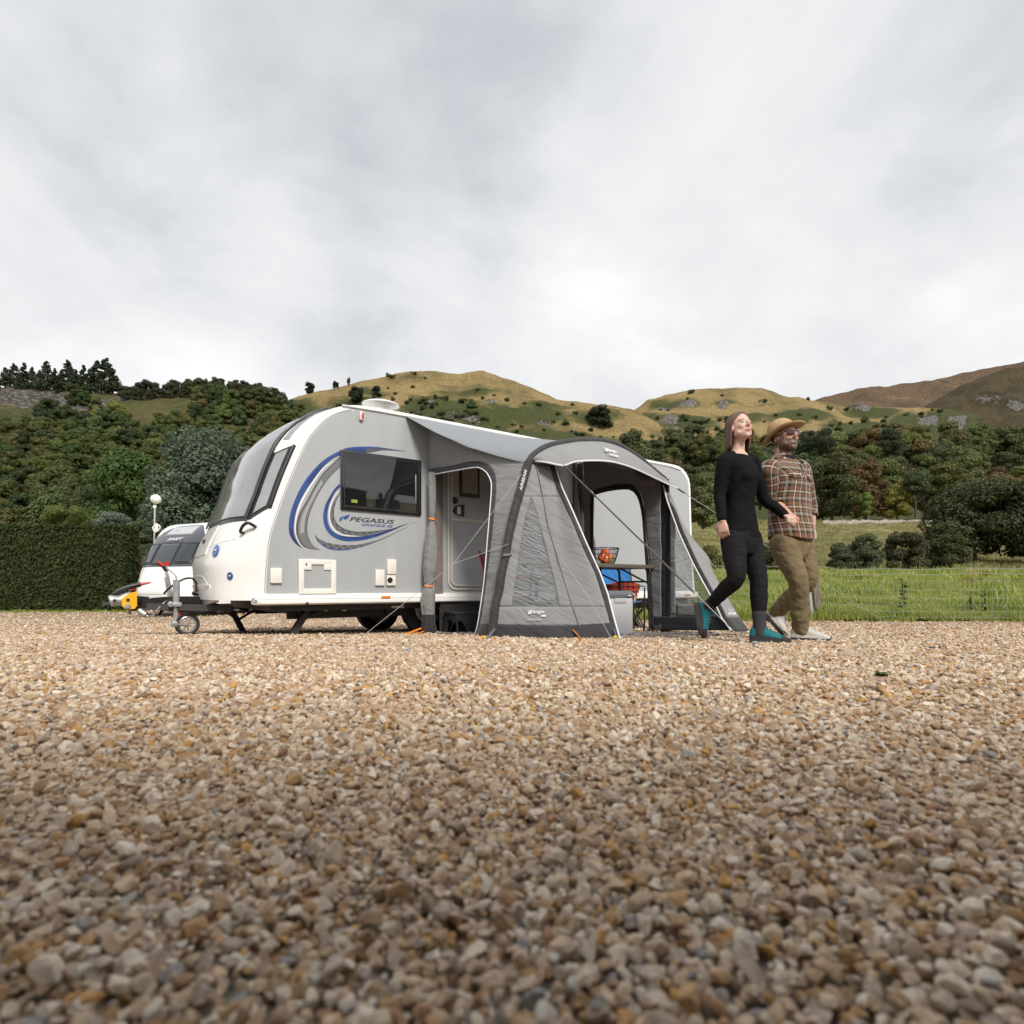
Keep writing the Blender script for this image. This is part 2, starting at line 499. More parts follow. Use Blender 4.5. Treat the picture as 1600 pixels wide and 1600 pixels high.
def edge_y(x):                             # where the yard ends
    return interp(x, [(-60, 24), (-6, 22.5), (0, 17.5), (3.0, 15.0), (8, 14.7), (14, 14.5), (60, 14.4)])
ys = np.concatenate([np.linspace(-6, 3, 37)[:-1], np.linspace(3, 26, 70)])
xs = np.concatenate([np.linspace(-45, -6, 40)[:-1], np.linspace(-6, 8, 71)[:-1], np.linspace(8, 45, 38)])
mb = MB()
mb.grid(lambda u, v: (xs[round(u * (len(xs) - 1))], ys[round(v * (len(ys) - 1))], gz(0, ys[round(v * (len(ys) - 1))]) + yard_bump(xs[round(u * (len(xs) - 1))], ys[round(v * (len(ys) - 1))]) - 0.004), len(xs) - 1, len(ys) - 1, flip=True)
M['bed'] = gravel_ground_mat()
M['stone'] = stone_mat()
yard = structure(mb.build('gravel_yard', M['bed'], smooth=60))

def make_stone(k):
    rs = np.random.default_rng(100 + k)
    bm = bmesh.new()
    bmesh.ops.create_icosphere(bm, subdivisions=2, radius=1.0)
    planes = []
    for _ in range(8 + k % 4):
        d = rs.normal(size=3); d /= np.linalg.norm(d)
        planes.append((Vector(d), rs.uniform(0.40, 0.78)))
    for v in bm.verts:
        for d, h in planes:
            q = v.co.dot(d)
            if q > h:
                v.co -= d * (q - h) * 0.97
        v.co += v.normal * 0.05 * mnoise.noise(v.co * 2.1 + Vector((k * 3.7, 0, 0)))
    s = rs.uniform(0.8, 1.2, 3) * (1.0, 0.80, 0.62)
    for v in bm.verts:
        v.co = Vector((v.co.x * s[0], v.co.y * s[1], v.co.z * s[2]))
    me = bpy.data.meshes.new('gravel_stone')
    bm.to_mesh(me); bm.free()
    me.polygons.foreach_set('use_smooth', [True] * len(me.polygons))
    me.set_sharp_from_angle(angle=R(18))
    me.materials.append(M['stone'])
    o = bpy.data.objects.new('gravel_stone', me)
    COL.objects.link(o)
    return o
stones = [make_stone(k) for k in range(14)]
def gravel_points():
    PX, PY, PS, PL = [], [], [], []
    rs = np.random.default_rng(5)
    ex = [-60, -6, 0, 3.0, 8, 14, 60]; ey = [24, 22.5, 17.5, 15.0, 14.7, 14.5, 14.4]
    def scatter(y0, y1, cell, rad, lift):
        for y in np.arange(y0, y1, cell):
            hw = max(0.35, y * 0.95 + 0.2)
            n = int(2 * hw / cell)
            x = -hw + cell * np.arange(n) + rs.uniform(-.55, .55, n) * cell
            yy = y + rs.uniform(-.55, .55, n) * cell
            c = rad * np.exp(np.clip(rs.normal(0, 0.32, n), -.8, .62))
            ok = yy < np.interp(x, ex, ey) - 0.05
            PX.append(x[ok]); PY.append(yy[ok]); PS.append(c[ok]); PL.append((lift + rs.uniform(-.2, .5, n))[ok])
    scatter(0.10, 0.8, 0.0068, 0.0050, 0.15)
    scatter(0.8, 1.3, 0.0098, 0.0070, 0.15)
    scatter(0.10, 1.3, 0.019, 0.0058, 0.7)
    scatter(1.3, 3.2, 0.0145, 0.0092, 0.15)
    scatter(3.2, 5.2, 0.0205, 0.0120, 0.15)
    scatter(5.2, 8.5, 0.036, 0.0150, 0.2)
    scatter(8.5, 15, 0.085, 0.021, 0.2)
    scatter(15, 22, 0.15, 0.026, 0.2)
    for y in np.arange(-1.2, 9.0, .021):       # the yard goes on to both sides and behind
        for s_ in (-1, 1):
            w0 = max(0.0, y * .95 + .15) if y > .1 else 0.0
            n = int(2.6 / .021)
            x = s_ * (w0 + .021 * np.arange(n)) + rs.uniform(-.012, .012, n); yy = y + rs.uniform(-.012, .012, n)
            ok = yy < np.interp(x, ex, ey) - 0.05
            PX.append(x[ok]); PY.append(yy[ok]); PS.append((.0125 * np.exp(rs.normal(0, .3, n)))[ok]); PL.append((.15 + rs.uniform(-.2, .5, n))[ok])
    # a few larger stones lying on top
    y = 1.1 + 5.0 * rs.uniform(size=170) ** 1.4
    PX.append(rs.uniform(-1, 1, 170) * (y * .95 + .1)); PY.append(y); PS.append(rs.uniform(0.009, 0.0145, 170)); PL.append(np.full(170, .5))
    x, y, c, l = (np.concatenate(q) for q in (PX, PY, PS, PL))
    return np.stack([x, y, gz_np(y) + yard_bump(x, y) + l * c], 1), c
gp, gs = gravel_points()
K = len(gp)
g_rot = np.stack([RNG.normal(0, .5, K), RNG.normal(0, .5, K), RNG.uniform(0, 6.28, K)], 1)
gravel = instancer('gravel', gp, g_rot, np.repeat(gs[:, None], 3, 1), RNG.integers(0, len(stones), K), stones)
tag(gravel, 'pale tan and orange gravel stones covering the whole yard', 'gravel')
print('stones', K)

# ------------------------------------------------------------------ grass field and meadow behind the yard
FZ = [(14.2, -.60), (14.8, -.55), (16, -.40), (18, -.10), (21, .30), (26, .80), (30, .98), (36, 1.0), (44, 1.05), (50, 1.5), (60, 2.6), (80, 6.0), (110, 12.6), (140, 16.5), (200, 22), (400, 40)]
def fz(x, y):
    yy = y - (edge_y(x) - 14.7) * (1 if y < 40 else max(0, 1 - (y - 40) / 30))
    z = interp(yy, FZ)
    a = 0.09 * min(1, max(0, yy - 14.6) / 2)
    z += a * (mnoise.noise(Vector((x * .55, y * .55, 1.7))) + .6 * mnoise.noise(Vector((x * 1.4, y * 1.4, 4.7))))
    if y > 40:
        z += 0.5 * min(1, (y - 40) / 30) * mnoise.noise(Vector((x * .06, y * .06, 2.2)))
    return z
def grass_mat(name, stops, scale, sc2):
    m = bpy.data.materials.new(name); m.use_nodes = True
    t = m.node_tree; b = t.nodes['Principled BSDF']
    tc = N(t, 'ShaderNodeTexCoord')
    n1_ = N(t, 'ShaderNodeTexNoise', inp={'Scale': scale, 'Detail': 8, 'Roughness': 0.65}); L(t, tc.outputs['Object'], n1_.inputs['Vector'])
    r_ = ramp(t, n1_.outputs[0], stops)
    n2_ = N(t, 'ShaderNodeTexNoise', inp={'Scale': sc2, 'Detail': 4, 'Roughness': 0.7}); L(t, tc.outputs['Object'], n2_.inputs['Vector'])
    mr = N(t, 'ShaderNodeMapRange', inp={1: 0.3, 2: 0.7, 3: 0.62, 4: 1.3}); L(t, n2_.outputs[0], mr.inputs[0])
    s = N(t, 'ShaderNodeVectorMath', operation='SCALE'); L(t, r_.outputs[0], s.inputs[0]); L(t, mr.outputs[0], s.inputs['Scale'])
    L(t, s.outputs[0], b.inputs['Base Color']); b.inputs['Roughness'].default_value = 0.9
    bp = N(t, 'ShaderNodeBump', inp={'Strength': 0.8, 'Distance': 0.15}); L(t, n2_.outputs[0], bp.inputs['Height']); L(t, bp.outputs[0], b.inputs['Normal'])
    return m
M['field'] = grass_mat('field_grass_ground', [(.3, (.10, .14, .03)), (.5, (.17, .21, .05)), (.7, (.24, .24, .08))], 0.9, 7)
M['meadow'] = grass_mat('dry_meadow_ground', [(.28, (.085, .105, .03)), (.42, (.17, .16, .05)), (.55, (.25, .20, .075)), (.66, (.16, .17, .045)), (.78, (.17, .11, .05))], 0.11, 1.6)
fx = np.linspace(-60, 60, 161)
fy = np.concatenate([np.linspace(14.2, 34, 80)])
mb = MB()
def field_pt(u, v):
    x = fx[round(u * (len(fx) - 1))]; y = edge_y(x) + (fy[round(v * (len(fy) - 1))] - 14.2)
    return (x, y, fz(x, y))
mb.grid(field_pt, len(fx) - 1, len(fy) - 1, flip=True)
structure(mb.build('grass_field', M['field'], smooth=80))
mx_ = np.linspace(-260, 330, 150); my_ = np.concatenate([np.linspace(36, 60, 20)[:-1], np.linspace(60, 330, 70)])
mb = MB()
mb.grid(lambda u, v: (mx_[round(u * 149)], my_[round(v * (len(my_) - 1))], fz(mx_[round(u * 149)], my_[round(v * (len(my_) - 1))]) - 0.05), 149, len(my_) - 1, flip=True)
structure(mb.build('meadow', M['meadow'], smooth=80))

# grass tufts
def blade_mat():
    m = bpy.data.materials.new('grass_blade'); m.use_nodes = True
    t = m.node_tree; b = t.nodes['Principled BSDF']
    oi = N(t, 'ShaderNodeObjectInfo')
    tc = N(t, 'ShaderNodeTexCoord')
    nz = N(t, 'ShaderNodeTexNoise', inp={'Scale': 0.55, 'Detail': 4, 'Roughness': .6}); L(t, oi.outputs['Location'], nz.inputs['Vector'])
    ad = N(t, 'ShaderNodeMath', operation='MULTIPLY_ADD', inp={1: .25}); L(t, oi.outputs['Random'], ad.inputs[0]); L(t, nz.outputs[0], ad.inputs[2])
    r_ = ramp(t, ad.outputs[0], [(.36, (.13, .19, .03)), (.52, (.25, .32, .05)), (.70, (.36, .39, .085)), (.86, (.42, .36, .14)), (.95, (.24, .15, .08))])
    L(t, r_.outputs[0], b.inputs['Base Color']); b.inputs['Roughness'].default_value = .55
    out = t.nodes['Material Output']
    tr = N(t, 'ShaderNodeBsdfTranslucent'); L(t, r_.outputs[0], tr.inputs[0])
    ms = N(t, 'ShaderNodeMixShader', inp={0: .3}); L(t, b.outputs[0], ms.inputs[1]); L(t, tr.outputs[0], ms.inputs[2]); L(t, ms.outputs[0], out.inputs[0])
    return m
M['blade'] = blade_mat()
def make_tuft(k, nb, h, spread):
    rs = np.random.default_rng(300 + k)
    mb = MB()
    for _ in range(nb):
        a = rs.uniform(0, 6.28); r0 = spread * rs.uniform(0, 1) ** .6
        x, y = r0 * math.cos(a), r0 * math.sin(a)
        hh = h * rs.uniform(.5, 1.15); ln = rs.uniform(.1, .7) * hh; b = rs.uniform(0, 6.28)
        w = rs.uniform(.005, .011) * (h / .25) ** .5; wx, wy = -math.sin(b) * w, math.cos(b) * w
        dx, dy = math.cos(b), math.sin(b)
        mb.add([(x - wx, y - wy, 0), (x + wx, y + wy, 0), (x + dx * ln * .35 + wx * .8, y + dy * ln * .35 + wy * .8, hh * .62), (x + dx * ln * .35 - wx * .8, y + dy * ln * .35 - wy * .8, hh * .62), (x + dx * ln, y + dy * ln, hh * (1 - .25 * ln / hh))],
               [(0, 1, 2, 3), (3, 2, 4)])
    return mb.build('grass_tuft', M['blade'], smooth=0)
tufts = [make_tuft(k, 60, .155 + .045 * (k % 3), .26) for k in range(6)]
pts, scl = [], []
for _ in range(15000):
    u = RNG.uniform() ** 1.5
    y = 14.75 + 17 * u
    x = RNG.uniform(-.25, 1.02) * y
    if y < edge_y(x) + .0: continue
    if y > 24 and RNG.uniform() < .3: continue
    pts.append((x, y, fz(x, y) - .02))
    cl = mnoise.noise(Vector((x * .5, y * .5, 8.8)))
    scl.append((.75 + .9 * max(0, cl)) * RNG.uniform(.6, 1.25))
for _ in range(900):                       # left of the hedge end and along the yard edge
    x = RNG.uniform(-20, 2); y = edge_y(x) + RNG.uniform(.1, 4)
    pts.append((x, y, fz(x, y) - .02)); scl.append(RNG.uniform(.6, 1.2))
for _ in range(1500):                      # taller clumps, and a ragged verge creeping onto the stones
    y = 15.2 + 12 * RNG.uniform(); x = RNG.uniform(-.1, 1.0) * y
    if mnoise.noise(Vector((x * .7, y * .7, 2.2))) < .25: continue
    pts.append((x, y, fz(x, y) - .02)); scl.append(RNG.uniform(1.5, 2.3))
for _ in range(900):
    x = RNG.uniform(-1, 15); y = edge_y(x) - abs(RNG.normal(0, .14)) + .1
    pts.append((x, y, gz(x, y) if y < edge_y(x) - .1 else fz(x, y) - .02)); scl.append(RNG.uniform(.25, .7))
for _ in range(260):
    x = RNG.uniform(-24, -13.2); y = 19.95 - abs(RNG.normal(0, .10)); pts.append((x, y, gz(x, y) + .0)); scl.append(RNG.uniform(.2, .5))
K = len(pts)
grass = instancer('grass', pts, np.stack([RNG.normal(0, .12, K), RNG.normal(0, .12, K), RNG.uniform(0, 6.28, K)], 1), np.repeat(np.array(scl)[:, None], 3, 1), RNG.integers(0, len(tufts), K), tufts)
tag(grass, 'lush green grass tufts growing over the bank behind the wire fence', 'grass')

pts, scl = [], []
for _ in range(9000):
    y = 42 + 75 * RNG.uniform() ** 1.3; x = RNG.uniform(-.3, 1.0) * y
    pts.append((x, y, fz(x, y) - .1)); scl.append(RNG.uniform(1.6, 3.4) * (1 + .8 * max(0, mnoise.noise(Vector((x * .1, y * .1, 3))))))
K = len(pts)
M['dryblade'] = mat('dry_meadow_blade', (.25, .235, .095), .7, var=.45, scale=.12, transl=.25)
dry = []
for k in range(4):
    o = make_tuft(20 + k, 44, .16, .34); o.data.materials.clear(); o.data.materials.append(M['dryblade']); dry.append(o)
mg = instancer('meadow_grass', pts, np.stack([RNG.normal(0, .1, K), RNG.normal(0, .1, K), RNG.uniform(0, 6.28, K)], 1), np.repeat(np.array(scl)[:, None], 3, 1), RNG.integers(0, 4, K), dry)
tag(mg, 'dry yellow green rough grass of the meadow below the wood', 'meadow grass')
# ------------------------------------------------------------------ hills
def hill_mat(name, dry, dry2, green, rock, detail=1.0):
    m = bpy.data.materials.new(name); m.use_nodes = True
    t = m.node_tree; b = t.nodes['Principled BSDF']
    tc = N(t, 'ShaderNodeTexCoord')
    at = N(t, 'ShaderNodeAttribute', attribute_name='st')
    sp = N(t, 'ShaderNodeSeparateXYZ'); L(t, at.outputs['Vector'], sp.inputs[0])
    def nz(scale, det=7, rough=.62):
        n = N(t, 'ShaderNodeTexNoise', inp={'Scale': scale * detail, 'Detail': det, 'Roughness': rough}); L(t, tc.outputs['Object'], n.inputs['Vector']); return n.outputs[0]
    a, b_, c = nz(.035), nz(.20, 8, .68), nz(.8, 7, .72)
    rr = ramp(t, a, [(.35, dry2), (.5, dry), (.62, tuple(min(1, x * 1.18) for x in dry)), (.72, dry2)])
    mr = N(t, 'ShaderNodeMapRange', inp={1: .3, 2: .7, 3: .45, 4: 1.5}); L(t, c, mr.inputs[0])
    s = N(t, 'ShaderNodeVectorMath', operation='SCALE'); L(t, rr.outputs[0], s.inputs[0]); L(t, mr.outputs[0], s.inputs['Scale'])
    def layer(prev, w, noise_, col, lo, hi):
        av = N(t, 'ShaderNodeMath', operation='MULTIPLY_ADD', inp={1: .55}); L(t, noise_, av.inputs[0]); a2 = N(t, 'ShaderNodeMath', operation='MULTIPLY', inp={1: .45}); L(t, b_ if noise_ is not b_ else c, a2.inputs[0]); L(t, a2.outputs[0], av.inputs[2])
        ad = N(t, 'ShaderNodeMath', operation='ADD'); L(t, w, ad.inputs[0]); L(t, av.outputs[0], ad.inputs[1])
        k = N(t, 'ShaderNodeMapRange', inp={1: lo, 2: hi, 3: 0, 4: 1}); L(t, ad.outputs[0], k.inputs[0])
        gs_ = N(t, 'ShaderNodeVectorMath', operation='SCALE', inp={0: col}); L(t, mr.outputs[0], gs_.inputs['Scale'])
        mm = N(t, 'ShaderNodeMixRGB'); L(t, k.outputs[0], mm.inputs[0]); L(t, prev, mm.inputs[1]); L(t, gs_.outputs[0], mm.inputs[2])
        return mm.outputs[0]
    col = layer(s.outputs[0], sp.outputs[0], b_, green, .80, 1.0)
    vo = N(t, 'ShaderNodeTexVoronoi', feature='DISTANCE_TO_EDGE', inp={'Scale': .33 * detail}); 
    ds = N(t, 'ShaderNodeVectorMath', operation='MULTIPLY_ADD', inp={1: (1, 1, 2.2)}); L(t, tc.outputs['Object'], ds.inputs[0]); 
    nv = N(t, 'ShaderNodeTexNoise', inp={'Scale': .5 * detail, 'Detail': 4}); L(t, tc.outputs['Object'], nv.inputs['Vector']); 
    sv = N(t, 'ShaderNodeVectorMath', operation='SCALE', inp={'Scale': 2.5 / detail}); L(t, nv.outputs['Color'], sv.inputs[0]); L(t, sv.outputs[0], ds.inputs[2]); L(t, ds.outputs[0], vo.inputs['Vector'])
    col = layer(col, sp.outputs[1], c, rock, .98, 1.10)
    crk = N(t, 'ShaderNodeMapRange', inp={1: 0, 2: .10, 3: .38, 4: 1.0}); L(t, vo.outputs['Distance'], crk.inputs[0])
    rkm = N(t, 'ShaderNodeMapRange', inp={1: .3, 2: .6, 3: 0, 4: 1}); L(t, sp.outputs[1], rkm.inputs[0])
    cs = N(t, 'ShaderNodeVectorMath', operation='SCALE'); L(t, col, cs.inputs[0]); L(t, crk.outputs[0], cs.inputs['Scale'])
    cm = N(t, 'ShaderNodeMixRGB'); L(t, rkm.outputs[0], cm.inputs[0]); L(t, col, cm.inputs[1]); L(t, cs.outputs[0], cm.inputs[2]); col = cm.outputs[0]
    L(t, col, b.inputs['Base Color']); b.inputs['Roughness'].default_value = .92
    b.inputs['Specular IOR Level'].default_value = .15
    rk = N(t, 'ShaderNodeMapRange', inp={1: .2, 2: .7, 3: 0, 4: 1}); L(t, sp.outputs[1], rk.inputs[0])
    vm = N(t, 'ShaderNodeMapRange', inp={1: 0, 2: .22, 3: 0, 4: 1.4}); L(t, vo.outputs['Distance'], vm.inputs[0])
    mu = N(t, 'ShaderNodeMath', operation='MULTIPLY'); L(t, rk.outputs[0], mu.inputs[0]); L(t, vm.outputs[0], mu.inputs[1])
    ad = N(t, 'ShaderNodeMath', operation='ADD'); L(t, mu.outputs[0], ad.inputs[0]); L(t, c, ad.inputs[1])
    bp = N(t, 'ShaderNodeBump', inp={'Strength': .9, 'Distance': 1.2 / detail}); L(t, ad.outputs[0], bp.inputs['Height']); L(t, bp.outputs[0], b.inputs['Normal'])
    return m
HILLS = {}
def hill(name, ridge, base, Yr, Yb, px0, px1, material, prof=1.0, amp=3.0, greens=(), rocks=(), g0=0.0, nv=260, nu=90, seed=0, back=1.35, rockamp=4.0):
    def w_at(px, py, tab):
        w = 0.0
        for (cx, cy, rx, ry, k) in tab:
            d = ((px - cx) / rx) ** 2 + ((py - cy) / ry) ** 2
            w = max(w, k * max(0.0, 1.25 - d) / 1.25) if d < 1.25 else w
        return w
    def surf(px, u):
        uu = min(u, 1.0)
        py = lerp(interp(px, base), interp(px, ridge), uu ** prof)
        Y = lerp(Yb, Yr, u)
        if u > 1:
            Y = Yr + (u - 1) / .3 * (back - 1) * Yr
        p = P(px, py, lerp(Yb, Yr, uu))
        if u > 1:
            p = Vector((p.x * Y / Yr, Y, p.z - (u - 1) / .3 * (back - 1) * Yr * .45))
        f = mnoise.fractal(Vector((p.x * .018 + seed, p.y * .018, p.z * .03)), 1.0, 2.0, 5)
        wr = w_at(px, py, rocks)
        p.z += (amp * f + amp * .8 * (.35 - abs(mnoise.noise(Vector((p.x * .045 + seed, p.y * .045, p.z * .05)))))) * (0.5 if u >= .97 else 1.0) * min(1, u * 5)
        if wr > 0:
            p.z += rockamp * wr * (mnoise.noise(Vector((p.x * .09, p.y * .09, seed))) + .5 * abs(mnoise.noise(Vector((p.x * .25, p.y * .25, seed)))))
        return p, py, wr, f
    mb = MB(); st = []
    us = list(np.linspace(0, 1, nu + 1)) + [1.06, 1.15, 1.3]
    vs_ = np.linspace(px0, px1, nv + 1)
    vv = []
    for u in us:
        for px in vs_:
            p, py, wr, f = surf(px, u)
            wg = w_at(px, py, greens)
            vv.append(p); st.append((g0 + wg * .74 + .16 * f, wr * .74, 0))
    n = nv + 1
    mb.add(vv, [(i * n + j, i * n + j + 1, (i + 1) * n + j + 1, (i + 1) * n + j) for i in range(len(us) - 1) for j in range(nv)])
    mb.uv = st
    o = structure(mb.build(name, material, smooth=80))
    HILLS[name] = (surf, ridge, base, prof)
    return o
def on_hill(name, px, py):                 # the hill's surface where it was drawn through a pixel
    surf, ridge, base, prof = HILLS[name]
    b, r = interp(px, base), interp(px, ridge)
    u = min(max((py - b) / (r - b), 0.0), 1.0) ** (1 / prof)
    return surf(px, u)[0]
GOLD, GOLD2 = (.235, .172, .078), (.135, .115, .050)
GREEN = (.058, .066, .024)
ROCK = (.235, .222, .205)
M['goldhill'] = hill_mat('golden_grass_hill', GOLD, GOLD2, GREEN, ROCK)
M['woodhill'] = hill_mat('woodland_floor_hill', (.10, .09, .035), (.06, .065, .025), (.035, .05, .016), (.17, .155, .14))
M['moor'] = hill_mat('heather_moor_hill', (.115, .080, .050), (.062, .048, .036), (.20, .15, .075), (.24, .21, .19), .5)
M['darkhill'] = hill_mat('dark_heather_hill', (.066, .052, .028), (.046, .040, .022), (.034, .040, .017), (.24, .23, .22), .8)
hill('moorland_hill', [(1180, 660), (1240, 636), (1280, 622), (1340, 608), (1400, 603), (1470, 590), (1540, 577), (1600, 566), (1700, 552), (1900, 540)], [(1180, 760), (1900, 760)], 900, 620, 1180, 1900, M['moor'], amp=7, seed=3.3,
     greens=[(1330, 622, 60, 6, .6), (1420, 622, 80, 5, .6), (1500, 606, 90, 5, .5)], rocks=[(1480, 602, 60, 9, .5)], nv=160, nu=50)
hill('dark_hill', [(1360, 690), (1430, 648), (1455, 630), (1500, 604), (1550, 584), (1600, 570), (1680, 548), (1900, 520)], [(1360, 820), (1900, 820)], 540, 240, 1360, 1900, M['darkhill'], amp=7, seed=5.1, g0=.14,
     rocks=[(1545, 628, 50, 12, .8), (1590, 636, 30, 8, .9), (1510, 618, 30, 8, .5), (1585, 606, 25, 6, .6)], nv=170, nu=70)
hill('golden_hill', [(340, 720), (400, 660), (450, 630), (500, 612), (560, 597), (620, 585), (680, 582), (722, 584), (755, 579), (790, 591), (830, 607), (870, 625), (900, 626), (940, 637), (985, 642), (1040, 668), (1100, 700)],
     [(340, 840), (1100, 840)], 400, 210, 340, 1100, M['goldhill'], g0=.06, amp=4.5, seed=1.2, prof=.9,
     greens=[(980, 790, 160, 80, 1.4), (840, 655, 70, 18, .75), (740, 612, 50, 8, .7), (930, 655, 60, 14, .7), (580, 612, 50, 8, .7), (700, 612, 60, 5, .6), (860, 640, 60, 8, .6), (690, 640, 75, 28, 1.0), (760, 660, 60, 30, .8), (820, 690, 90, 22, .9), (560, 640, 60, 22, .75), (460, 660, 70, 30, 1.0), (630, 596, 60, 6, .35), (900, 690, 90, 18, .9), (700, 720, 420, 40, .9)],
     rocks=[(640, 652, 28, 14, .95), (705, 655, 30, 12, .8), (765, 632, 22, 8, .9), (672, 636, 15, 8, .9), (590, 640, 30, 10, .8), (735, 660, 26, 9, .9), (850, 668, 22, 7, .8), (700, 598, 30, 5, .7), (440, 668, 34, 20, .95), (600, 592, 35, 5, .5), (800, 648, 20, 8, .5)], nv=300, nu=90, rockamp=3)
hill('grassy_hill', [(880, 690), (930, 668), (960, 652), (985, 640), (1010, 623), (1060, 611), (1110, 607), (1190, 604), (1230, 617), (1275, 626), (1330, 640), (1400, 637), (1470, 637), (1530, 648), (1600, 668), (1700, 700)],
     [(880, 830), (1700, 830)], 470, 190, 880, 1700, M['goldhill'], g0=.06, amp=5, seed=2.4, prof=.85,
     greens=[(1000, 655, 50, 12, .7), (1250, 655, 70, 12, .8), (1160, 655, 60, 10, .7), (1040, 628, 50, 10, .8), (1140, 626, 40, 10, .8), (1080, 665, 60, 12, .8), (1010, 690, 80, 25, .8), (1200, 690, 140, 20, .8), (1360, 645, 60, 8, .9), (1330, 672, 60, 14, .85), (1450, 668, 110, 26, 1.1), (1560, 690, 120, 40, 1.2), (1530, 655, 100, 28, 1.4), (1430, 690, 130, 22, 1.2), (1300, 790, 460, 70, 1.4), (1300, 730, 420, 45, 1.1), (1100, 740, 250, 40, 1.0)],
     rocks=[(1035, 634, 26, 7, 1.0), (1075, 630, 24, 9, 1.0), (1130, 632, 14, 8, 1.0), (1045, 660, 26, 8, 1.0), (1055, 672, 24, 8, .9), (1200, 634, 22, 7, .8), (1350, 641, 22, 6, 1.0), (1450, 658, 26, 16, 1.0), (1495, 664, 24, 16, 1.0), (1355, 662, 18, 5, .7), (1105, 658, 12, 6, .7)], nv=330, nu=100, rockamp=4)
hill('wooded_hill', [(-500, 560), (-150, 592), (0, 605), (60, 606), (150, 614), (200, 620), (300, 612), (350, 606), (390, 614), (430, 624), (455, 640), (490, 672), (530, 710), (600, 770)], [(-500, 850), (600, 850)], 215, 85, -500, 600, M['woodhill'], amp=2.0, seed=4.2, prof=.85, g0=.25,
     rocks=[(60, 624, 85, 17, 1.3), (130, 636, 55, 20, 1.2), (215, 626, 65, 14, 1.0), (25, 614, 45, 10, 1.2)], greens=[(200, 760, 500, 90, .6)], nv=260, nu=70, rockamp=3)
# a broad base sheet under and behind everything, out to the horizon
mb = MB()
rr_ = [0, 40, 120, 300, 800, 2500]
mb.grid(lambda u, v: (rr_[round(u * 5)] * math.cos(v * 2 * math.pi), rr_[round(u * 5)] * math.sin(v * 2 * math.pi) , -2.2), 5, 48)
structure(mb.build('ground', M['meadow'], smooth=0))
# ------------------------------------------------------------------ trees
def foliage_mat(name, tint=(1, 1, 1), var=.35, transl=.28):
    m = bpy.data.materials.new(name); m.use_nodes = True
    t = m.node_tree; b = t.nodes['Principled BSDF']
    oi = N(t, 'ShaderNodeObjectInfo')
    at = N(t, 'ShaderNodeAttribute', attribute_name='st')
    sp = N(t, 'ShaderNodeSeparateXYZ'); L(t, at.outputs['Vector'], sp.inputs[0])
    mr = N(t, 'ShaderNodeMapRange', inp={1: 0, 2: 1, 3: 1 - var, 4: 1 + var}); L(t, sp.outputs[0], mr.inputs[0])
    s = N(t, 'ShaderNodeVectorMath', operation='SCALE'); L(t, oi.outputs['Color'], s.inputs[0]); L(t, mr.outputs[0], s.inputs['Scale'])
    yl = N(t, 'ShaderNodeMixRGB', blend_type='MULTIPLY', inp={2: (1.55, 1.12, .62, 1)}); L(t, s.outputs[0], yl.inputs[1])
    k = N(t, 'ShaderNodeMapRange', inp={1: .55, 2: 1, 3: 0, 4: .4}); L(t, sp.outputs[1], k.inputs[0]); L(t, k.outputs[0], yl.inputs[0])
    L(t, yl.outputs[0], b.inputs['Base Color']); b.inputs['Roughness'].default_value = .6
    b.inputs['Specular IOR Level'].default_value = .25
    out = t.nodes['Material Output']
    tr = N(t, 'ShaderNodeBsdfTranslucent'); L(t, yl.outputs[0], tr.inputs[0])
    ms = N(t, 'ShaderNodeMixShader', inp={0: transl}); L(t, b.outputs[0], ms.inputs[1]); L(t, tr.outputs[0], ms.inputs[2]); L(t, ms.outputs[0], out.inputs[0])
    return m
M['leaf'] = foliage_mat('leaves')
M['bark'] = mat('bark', (.07, .055, .04), .9, var=.3, scale=8, bump=.6, bscale=20)

def leaf_cloud(rs, lumps, per, size, flat=.4, droop=0.0):
    """many small leaf-sized faces spread over lumps: (centre, radii)"""
    V, F, S = [], [], []
    k = 0
    for (c, r) in lumps:
        c = np.array(c); r = np.array(r)
        n = int(per)
        d = rs.normal(size=(n, 3)); d /= np.linalg.norm(d, axis=1)[:, None]
        rad = rs.uniform(.62, 1.08, n) ** .8
        p = c + d * r * rad[:, None]
        nn = d + rs.normal(0, flat, (n, 3)); nn[:, 2] += .35
        nn /= np.linalg.norm(nn, axis=1)[:, None]
        ref = rs.normal(size=(n, 3))
        u = np.cross(nn, ref); u /= np.linalg.norm(u, axis=1)[:, None]
        w = np.cross(nn, u)
        s = size * rs.uniform(.6, 1.4, n)[:, None]
        tone = rs.uniform(.25, .75) + rs.normal(0, .16, n)
        warm = rs.uniform(0, 1) * .5 + rs.uniform(0, .5, n)
        down = np.array([0, 0, -droop])
        a = p - u * s * .5; b = p + w * s * .32; cc = p + u * s * .55 + down * s; e = p - w * s * .32
        for i in range(n):
            V += [a[i], b[i], cc[i], e[i]]
            F.append((k, k + 1, k + 2, k + 3)); k += 4
            S += [(min(max(tone[i], 0), 1), warm[i], 0)] * 4
    return V, F, S
def crown_obj(name, lumps, per, size, seed, **kw):
    rs = np.random.default_rng(seed)
    V, F, S = leaf_cloud(rs, lumps, per, size, **kw)
    mb = MB(); mb.add(V, F); mb.uv = S
    return mb.build(name, M['leaf'], smooth=0)
